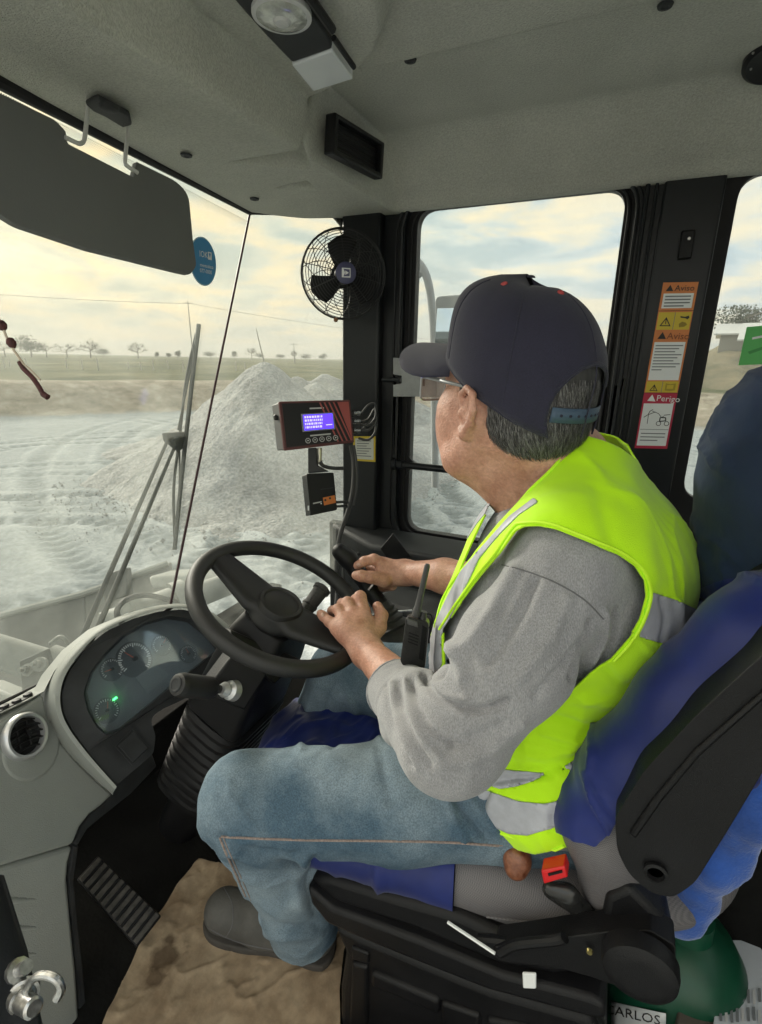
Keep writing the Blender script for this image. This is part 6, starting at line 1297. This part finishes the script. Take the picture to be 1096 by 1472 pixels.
hole = [(637, 905), (661, 868), (690, 828), (716, 797), (740, 762), (752, 756), (775, 755), (800, 760), (850, 780), (890, 797), (915, 815), (928, 835), (931, 858), (922, 890), (905, 920), (880, 948), (850, 968), (832, 985), (800, 1010), (700, 1060), (640, 1000)]
s1 = np.maximum(polysd(px_, py_, outl), polysd(px_, py_, far_)); s2 = -polysd(px_, py_, hole)
front_half = V[:, 1] < .86
neckd = A([-.045, .745, 1.19]); s3 = (np.hypot(V[:, 0]-neckd[0]-.01, (V[:, 1]-neckd[1]))-.062)*700; s3 = np.where(V[:, 2] > 1.10, s3, 99.)
armR = (np.linalg.norm((V-A([-.05, .93, 1.06]))*A([1, .8, .8]), axis=1)-.085)*700
VV, ins, _, sc = clip(V, T_, np.minimum(np.minimum(s1, s2), np.minimum(s3, armR))); VV, ins = compact(VV, ins)
strips = [[(860+0, 0)]]
zs = lambda pts, ox, oy, k: [(ox+x*k, oy+y*k) for x, y in pts]
st = [zs([(860, 165), (700, 285), (500, 505), (380, 645), (290, 815), (200, 1005), (160, 1180), (130, 1400), (200, 1400), (255, 1250), (250, 1070), (290, 990), (370, 830), (440, 690), (500, 560), (640, 395), (760, 275), (885, 190)], 580, 680, .219),
      zs([(560, 180), (500, 250), (430, 340), (405, 430), (395, 470), (430, 420), (480, 340), (560, 240), (600, 190)], 580, 680, .219),
      [(936, 851), (970, 862), (1010, 880), (1020, 905), (1000, 945), (980, 934), (950, 924), (919, 915)],
      zs([(180, 385), (260, 340), (310, 315), (400, 326), (620, 345), (540, 390), (430, 425), (330, 438)], 640, 1030, .2372), zs([(690, 325), (760, 280), (870, 200), (900, 250), (800, 325)], 640, 1030, .2372),
      zs([(30, 440), (130, 425), (200, 430), (300, 465), (450, 515), (600, 530), (700, 510), (760, 490), (760, 640), (600, 690), (500, 720), (390, 710), (230, 640), (140, 560)], 640, 1030, .2372)]
vest_o = None; rest = ins; P_ = VV
for k, poly in enumerate(st):
    px_, py_ = proj3(P_); sc = polysd(px_, py_, poly); sc = np.where(P_[:, 1] < (.80 if k < 2 else .74) + (.2 if k == 1 else 0), sc, -5.)
    P2, a_in, a_out, _ = clip(P_, rest, sc)
    if len(a_in):
        for piece in islands(a_in, len(P2), 30):
            q, r_ = compact(P2, piece); n3 = vnormals(q, r_); o = npmesh('reflective_strip', q+n3*.0012, r_, M_refl, man)
            md = o.modifiers.new('solidify', 'SOLIDIFY'); md.thickness = .0014; md.offset = -1
    P_, rest = P2, a_out
q, r_ = compact(P_, islands(rest, len(P_))[0]); vo = npmesh('safety_vest', q, r_, M_lime, man); md = vo.modifiers.new('solidify', 'SOLIDIFY'); md.thickness = .0025; md.offset = -1
hc_ = A([800, 890]); hole_in = [tuple(hc_+(A(p)-hc_)*1.025) for p in hole[:16]]; Bv = bvh(VV, ins)
M_lime2 = mat('lime_binding', (.58, .96, .02), .6, bump=.3, bscale=500)
ribbon('vest_binding', Bv, hole_in, .0015, .0021, M_lime2); ribbon('vest_binding', Bv, [(626, 902), (637, 862), (657, 829), (685, 790), (716, 752), (744, 722), (768, 700), (800, 668), (826, 628)], .0010, .0019, M_lime2); ribbon('vest_binding', Bv, [(811, 1216), (790, 1225), (768, 1229), (742, 1222), (721, 1210), (718, 1197)], .001, .0018, M_lime2)
# jeans
J = Field()
J.ell((.005, .765, .70), (.125, .165, .095), k=.04)
J.chain([hipL, (hipL+kneL)/2, kneL], [.090, .080, .070], .03); J.chain([kneL, (kneL+ankL)/2+A([.006, 0, 0]), ankL+A([0, 0, -.015])], [.068, .070, .070], .02)
J.chain([hipR, (hipR+kneR)/2, kneR], [.100, .084, .070], .03); J.chain([kneR, ankR], [.068, .066], .02)
V, Q = J.mesh(.005); Nn = vnormals(V, Q)
jf_ = [([(318, 1205), (345, 1220), (385, 1228), (430, 1226)], 6, -.005), ([(330, 1220), (370, 1240), (420, 1243)], 6, .004), ([(300, 1210), (318, 1250), (340, 1290)], 7, -.003), ([(440, 1230), (425, 1262), (430, 1300)], 8, .004), ([(452, 1235), (444, 1270), (452, 1310)], 6, -.004), ([(355, 1300), (400, 1330), (455, 1330)], 6, -.004), ([(345, 1325), (400, 1346), (460, 1342)], 5, .003),
       ([(545, 1075), (552, 1110), (560, 1150)], 7, -.003), ([(655, 1145), (675, 1175), (700, 1205)], 6, -.005), ([(640, 1140), (655, 1180), (670, 1208)], 6, .004), ([(680, 1150), (705, 1185), (716, 1200)], 5, .003), ([(400, 1100), (470, 1105), (520, 1120)], 20, .002), ([(455, 985), (440, 1030), (432, 1080)], 6, .004), ([(480, 985), (470, 1020), (480, 1075)], 6, -.004), ([(500, 1000), (520, 1040), (545, 1060)], 6, .004)]
jf_ = [(a, b, c*1.5) for a, b, c in jf_]; V = fold(V, Nn, jf_); kd = np.exp(-(np.linalg.norm(V-(kneL+A([.05, 0, -.03])), axis=1)/.12)**2)+np.exp(-(np.linalg.norm(V-ankL, axis=1)/.09)**2); V = V+Nn*(.0026*nz(V, 15, 21)+.001*nz(V, 50, 22, 2)+(.002+.005*kd)*rdg(V*A([1, 1, 1.6]), 20, 47))[:, None]
axl = nrm(ankL-kneL); hem = np.where(np.linalg.norm(V-ankL, axis=1) < .14, (ankL+axl*.018-V)@axl, .05)
V2, ins, _, _ = clip(V, tris(Q), hem); 
side_ = np.where(V2[:, 1] < .735, 1., -1.); far = V2[ins].mean(1)[:, 1] > .76; 
q, r_ = compact(V2, ins); npmesh('jeans', q, r_, M_denim, man); Bj_ = bvh(q, r_)
M_seam = mat('rusty_seam_thread', (.24, .19, .17), .85, var=.3, vscale=300)
for px_l in ([(318, 1203), (334, 1204), (380, 1206), (450, 1208), (540, 1209), (640, 1211), (718, 1216)], [(316, 1204), (326, 1228), (342, 1262), (356, 1295), (366, 1330), (374, 1356)]):
    ribbon('seam', Bj_, px_l, .0004, .0016, M_seam); ribbon('seam', Bj_, [(u, v+5) if px_l[0][0] > 330 else (u+5, v) for u, v in px_l], .0002, .0008, M_seam)
MB().tube([ankL+axl*.017+.0665*(math.cos(a)*nrm(np.cross(axl, [0, 1, 0]))+math.sin(a)*np.cross(axl, nrm(np.cross(axl, [0, 1, 0])))) for a in np.linspace(0, 6.283, 33)[:-1]], .0032, 8, closed=True).build('trouser_hem', M_denim, man)
# shoes
M_shoe = mat('dusty_work_shoe', (.085, .083, .077), .8, var=.25, vscale=14, bump=.5, bscale=200)
for base, yw in ((A([-.425, .625, .165]), 0), (ankR+A([.0, .0, -.13]), 1)):
    sf_ = Field(); dr = nrm([-.97, -.20, 0]) if yw == 0 else nrm([-.95, .1, -.1]); sd = np.cross([0, 0, 1], dr)
    hl_, md_, to_ = base+A([0, 0, .05]), base+dr*.10+A([0, 0, .045]), base+dr*.185+A([0, 0, .042])
    sf_.cone(hl_-dr*.01, md_, .043, .045, .02, flat=sd, fs=1.05).cone(md_, to_, .045, .043, .02, flat=(0, 0, 1), fs=1.12).cone(hl_+A([0, 0, .04]), md_+A([0, 0, .015]), .038, .04, .02)
    V, Q = sf_.mesh(.004); V[:, 2] = np.maximum(V[:, 2], base[2]+.014 if yw == 0 else -9); npmesh('shoe', V, Q, M_shoe, man); Bsh = bvh(V, Q)
    if yw == 0:
        for pl2 in ([(322, 1276), (334, 1300), (334, 1330), (322, 1352)], [(292, 1330), (330, 1350), (372, 1362), (420, 1368)]): ribbon('shoe_seam', Bsh, pl2, .0003, .0009, M_knitd)
        so2 = [base+dr*a+sd*b for a, b in [(-.052, 0), (-.045, .028), (-.02, .040), (.06, .036), (.13, .046), (.19, .046), (.222, .028), (.232, 0), (.222, -.028), (.19, -.046), (.13, -.046), (.06, -.036), (-.02, -.040), (-.045, -.028)]]
        slab('sole', [p+A([0, 0, .003]) for p in cat(so2, 4, True)], (0, 0, .016), mat('shoe_sole', (.05, .045, .04), .8, var=.2, vscale=30), man, bevel=.004, seg=3)
# hair
M_hair = mat('dark_grey_hair', (.045, .043, .042), .6, var=.4, vscale=120, stretch=(1, 1, .2)); M_hairg = mat('grey_hair', (.17, .165, .16), .5, var=.3, vscale=200)
hf_ = Field(); HE(hf_, (-.014, 0, .050), (.0995, .0800, .094), .02); HE(hf_, (-.045, 0, -.005), (.066, .066, .052), .03)
V, Q = hf_.mesh(.003); Lc = (V-HO)@HM
hp = [(-.3, -.052), (-.06, -.060), (-.042, -.050), (-.033, -.020), (-.033, .012), (-.022, .040), (.004, .046), (.014, .012), (.026, .004), (.034, .030), (.060, .045), (.075, .06), (.075, .085), (-.3, .085)]
hs_ = polysd(Lc[:, 0], Lc[:, 2], hp)+.004*nz(V, 130, 3, 2); V2, ins, _, _ = clip(V, tris(Q), hs_); V2, ins = compact(V2, ins); Nn = vnormals(V2, ins)
V2 = V2+Nn*(.0008*nz(V2*A([1, 1, .25]), 330, 3, 2))[:, None]; npmesh('hair', V2, ins, M_hair, man)
rs = np.random.RandomState(2); Lc = (V2-HO)@HM; cand = np.where((Lc[:, 2] < np.where(Lc[:, 0] < -.07, .060, .022)))[0]
for mm_, cnt_ in ((M_hair, 5200), (M_hairg, 3600)):
    mb = MB()
    for i in rs.choice(cand, cnt_):
        p = V2[i]; n = Nn[i]; dn_ = -HU*1.0-HF*.45+rs.normal(size=3)*.15; dn_ = nrm(dn_-n*(dn_@n)+n*rs.uniform(.0, .11)); L_ = rs.uniform(.010, .022); sd = nrm(np.cross(dn_, n))*rs.uniform(.00022, .00045)
        a = p+n*.0006; b = a+dn_*L_*.55+n*.0012; c = a+dn_*L_; mb.add([a-sd, a+sd, b+sd*.8, b-sd*.8, c], [(0, 1, 2, 3), (3, 2, 4)])
    tag(mb.build('hair_strands', mm_, man, smooth=0), kind='stuff')
# cap
def dome(t, az, grow=0.):
    ex_ = 3.3+1.4*max(0, math.cos(az)); r = (1-t**ex_)**(1/2.3) if t < 1 else 0; fr = .108 if math.cos(az) > 0 else .113; seam = abs(((az/(math.pi/3))+.5) % 1-.5)*2
    g = -.0016*max(0, 1-((1-seam) if False else min(seam, 1)*9))*(t > .04)
    rad = 1+grow/.1; uu = .134*t; tilt = (.008+.034*(1-t)*(math.cos(az) > 0)+.016*(1-t)*(math.cos(az) <= 0))*math.cos(az)-.012*(1-t)*max(0, -math.cos(az)) +.004*(1-t)*abs(math.sin(az))**2
    f_ = .000+(fr+g)*r*math.cos(az)*rad+.010*t*t; l_ = (.0885+g)*r*math.sin(az)*rad
    return H(f_, l_, .026+uu*1.0+tilt+grow)
na_, nt2 = 120, 30; vs = [dome(min(1, (i/(nt2-1))**.8*.9995), 2*math.pi*j/na_) for i in range(nt2) for j in range(na_)]
V = A(vs); F3 = np.array([(i*na_+j, i*na_+(j+1) % na_, (i+1)*na_+(j+1) % na_, (i+1)*na_+j) for i in range(nt2-1) for j in range(na_)])
sk = Field(); HE(sk, (-.012, 0, .055), (.098, .076, .096)); HE(sk, (.040, 0, -.015), (.058, .063, .088), .02)
def capfit(P):
    P = np.atleast_2d(A(P)); d = np.minimum(sk.ev(P), hf_.ev(P)+.012*(np.array([((p-HO)@HM)[0] for p in P]) > -.035)); o_ = P-H(-.006, 0, .05); o_ /= np.linalg.norm(o_, axis=1, keepdims=True); return P+o_*np.clip(.0055-d, 0, .04)[:, None]
for _ in range(2): V = capfit(V)
V = relax(V, F3, 0)
Lc = (V-HO)@HM; arch = np.where(Lc[:, 0] < -.03, np.hypot(Lc[:, 1], (Lc[:, 2]-.020)*.86)-.047, .05); V2, ins, _, _ = clip(V, tris(F3), arch); V2, ins = compact(V2, ins)
Bc = bvh(V2, ins)
co = npmesh('cap_crown', V2, ins, M_cap, man); md = co.modifiers.new('solidify', 'SOLIDIFY'); md.thickness = .002; md.offset = 0
MB().tube([capfit(dome(.0, 2*math.pi*j/60))[0] for j in range(-22, 23)], .0016, 6).build('cap_edge', M_cap, co)
ar_ = []
def arch_s(p): q = (p-HO)@HM; return math.hypot(q[1], (q[2]-.020)*.86)-.047
for az in np.linspace(math.pi-.7, math.pi+.7, 41):
    if arch_s(dome(0.001, az)) > 0: continue
    lo_, hi_ = .001, .6
    for _ in range(24): mm_ = (lo_+hi_)/2; lo_, hi_ = (mm_, hi_) if arch_s(dome(mm_, az)) < 0 else (lo_, mm_)
    ar_.append(capfit(dome(lo_, az, .0005))[0])
MB().tube(ar_, .0024, 8).build('cap_opening_edge', M_cap, co)
MB().lathe(dome(1, 0)-HU*.001, HU, [(-.002, .0055), (.0, .0045), (.001, .002)], 16).build('cap_button', M_cap, co)
for j in range(6):
    az = math.pi/3*j; MB().tube([capfit(dome(t, az, .0004))[0]+nrm(dome(t, az)-H(-.006, 0, .05))*.0010 for t in np.linspace(.05, .93, 24)], .0008, 5).build('cap_seam', M_cap, co)
M_eye = mat('red_eyelet', (.42, .06, .06), .6)
for (u, v) in ((725, 409), (806, 422), (846, 425)):
    p = bhit(Bc, u, v, .001)
    if p is None: continue
    n = nrm(p-H(-.006, 0, .06))
    MB().lathe(p-n*.001, n, [(0, .0042), (.0022, .0040), (.003, .0026), (.0018, .0012)], 14).build('cap_eyelet', M_eye, co)
M_strap = mat('blue_grey_strap', (.05, .085, .13), .6, bump=.3, bscale=200)
sp_ = [H(-.112*math.cos(a)-.006, .094*math.sin(a), .018+.002) for a in np.linspace(-.50, .50, 17)]
so3 = MB(); up_ = HU*.0085
so3.add([p-up_ for p in sp_]+[p+up_ for p in sp_], [(i, i+1, 17+i+1, 17+i) for i in range(16)]); stp = so3.build('cap_strap', M_strap, man, solid=.002)
for i in range(2, 15, 2): MB().lathe(sp_[i]-nrm(H(0, 0, .02)-sp_[i])*.0008, -nrm(H(0, 0, .02)-sp_[i]), [(0, .0018), (.0012, .0016)], 8).build('strap_stud', M_cap, stp)
# brim
bv = []; ns, nr_ = 29, 10
for side_s in (0, 1):
    for i in range(nr_):
        for j in range(ns):
            s = -1+2*j/(ns-1); az = s*1.08; base = dome(.02, az); r_ = i/(nr_-1); ln = .100*max(0, 1-abs(s)**2.6)**.6; lo = (base-HO)@HM
            dirv = A([math.cos(az*.55), math.sin(az*.55), 0]); p = lo+dirv*ln*r_; p[2] += .002-.020*r_*(ln/.100)*.55-.022*(p[1]/.09)**2*min(1, r_*2)-(.0025 if side_s else 0); bv.append(H(*p))
n1 = nr_*ns; bf_ = [(o+i*ns+j, o+i*ns+j+1, o+(i+1)*ns+j+1, o+(i+1)*ns+j) for o in (0, n1) for i in range(nr_-1) for j in range(ns-1)]
bf_ += [((nr_-1)*ns+j, (nr_-1)*ns+j+1, n1+(nr_-1)*ns+j+1, n1+(nr_-1)*ns+j) for j in range(ns-1)]
mk('cap_brim', bv, bf_, M_cap, man, smooth=60)
# spectacles
M_frame = mat('grey_frame', (.30, .31, .32), .3, metal=.6)
gls = thing('glasses', 'thin grey framed glasses on the driver face under the cap brim', 'glasses', H(.105, 0, .02))
MB().tube([H(-.018, .083, .022), H(.0, .084, .030), H(.05, .081, .027), H(.100, .076, .024), H(.118, .066, .020)], [.0016, .002, .0024, .0026, .003], 8).build('temple_arm', M_frame, gls)
MB().tube([H(-.018, -.083, .022), H(.0, -.084, .030), H(.092, -.076, .024), H(.104, -.068, .022)], .0022, 8).build('temple_arm', M_frame, gls)
M_gl = glassmat('spectacle_glass', .03, (.8, .8, .8), (.82, .80, .78), refl=.08)
for s in (1, -1):
    lp = rnd([H(.124, s*.012, .028), H(.119, s*.068, .028), H(.117, s*.066, -.014), H(.124, s*.018, -.016)], .010, 4); MB().tube(lp, .0014, 6, closed=True).build('lens_rim', M_frame, gls); slab('lens', lp, HF*.001, M_gl, gls, bevel=0)
MB().tube([H(.125, -.012, .016), H(.127, 0, .019), H(.125, .012, .016)], .0014, 6).build('bridge', M_frame, gls)
# two way radio clipped to the vest
rd = thing('two_way_radio', 'black handheld two way radio with stub antenna clipped to the vest front', 'two-way radio', D(598, 975, .76))
M_rad = mat('radio_plastic', (.018, .018, .018), .38, var=.2, vscale=40, bump=.4, bscale=500)
rq = quadp(D(584, 886, .745), D(617, 894, .755), D(611, 966, .76), D(575, 955, .75)); rfv = _f*.026+_R*.004
slab('radio_case', rnd([rq(0, .05), rq(.12, 0), rq(.9, 0), rq(1, .06), rq(.98, .95), rq(.9, 1), rq(.1, 1), rq(0, .93)], .002, 2), rfv, M_rad, rd, bevel=.004, seg=3)
for k in range(4): slab('speaker_slot', [rq(.2, .30+k*.06)-_f*.001, rq(.62, .32+k*.06)-_f*.001, rq(.62, .345+k*.06)-_f*.001, rq(.2, .325+k*.06)-_f*.001], _f*.001, M_seal, rd, bevel=0)
slab('side_panel', [rq(.72, .1)-_f*.0015, rq(.95, .12)-_f*.0015, rq(.92, .8)-_f*.0015, rq(.7, .78)-_f*.0015], _f*.002, M_plas, rd, bevel=.001)
slab('top_plate', [rq(.05, .03)-_f*.002, rq(.5, .05)-_f*.002, rq(.55, .16)-_f*.002, rq(.1, .15)-_f*.002], _f*.004, mat('worn_black', (.09, .09, .09), .3), rd, bevel=.001)
ad = nrm(D(615, 812, .745)-D(599, 882, .757))
MB().lathe(D(598, 886, .757), ad, [(0, .0065), (.012, .0062), (.014, .0052), (.03, .0046), (.066, .0042), (.078, .0042), (.081, .003)], 14).build('antenna', M_rubber, rd)
MB().lathe(D(607, 892, .76), ad, [(0, .006), (.006, .006), (.008, .005), (.014, .005)], 14).build('knob', M_rad, rd)
MB().tube(cat([D(612, 882, .76), D(620, 884, .765), D(622, 896, .77), D(616, 904, .77)], 5), .0013, 6).build('clip_loop', M_seal, rd)
MB().tube(cat([D(608, 960, .775), D(602, 972, .775), D(597, 984, .775)], 4), .002, 6).build('strap', M_seal, rd)

# ---------------------------------------------------------------- origins of single-mesh things to their base
for o in list(S.objects):
    if o.parent is None and o.type == 'MESH' and o.data.users == 1 and o.get('kind') != 'structure' and tuple(o.location) == (0, 0, 0):
        n = len(o.data.vertices); c = np.empty(n*3); o.data.vertices.foreach_get('co', c); c = c.reshape(-1, 3); b = A([(c[:, 0].min()+c[:, 0].max())/2, (c[:, 1].min()+c[:, 1].max())/2, c[:, 2].min()])
        o.data.vertices.foreach_set('co', (c-b).ravel()); o.location = tuple(b); o.data.update()
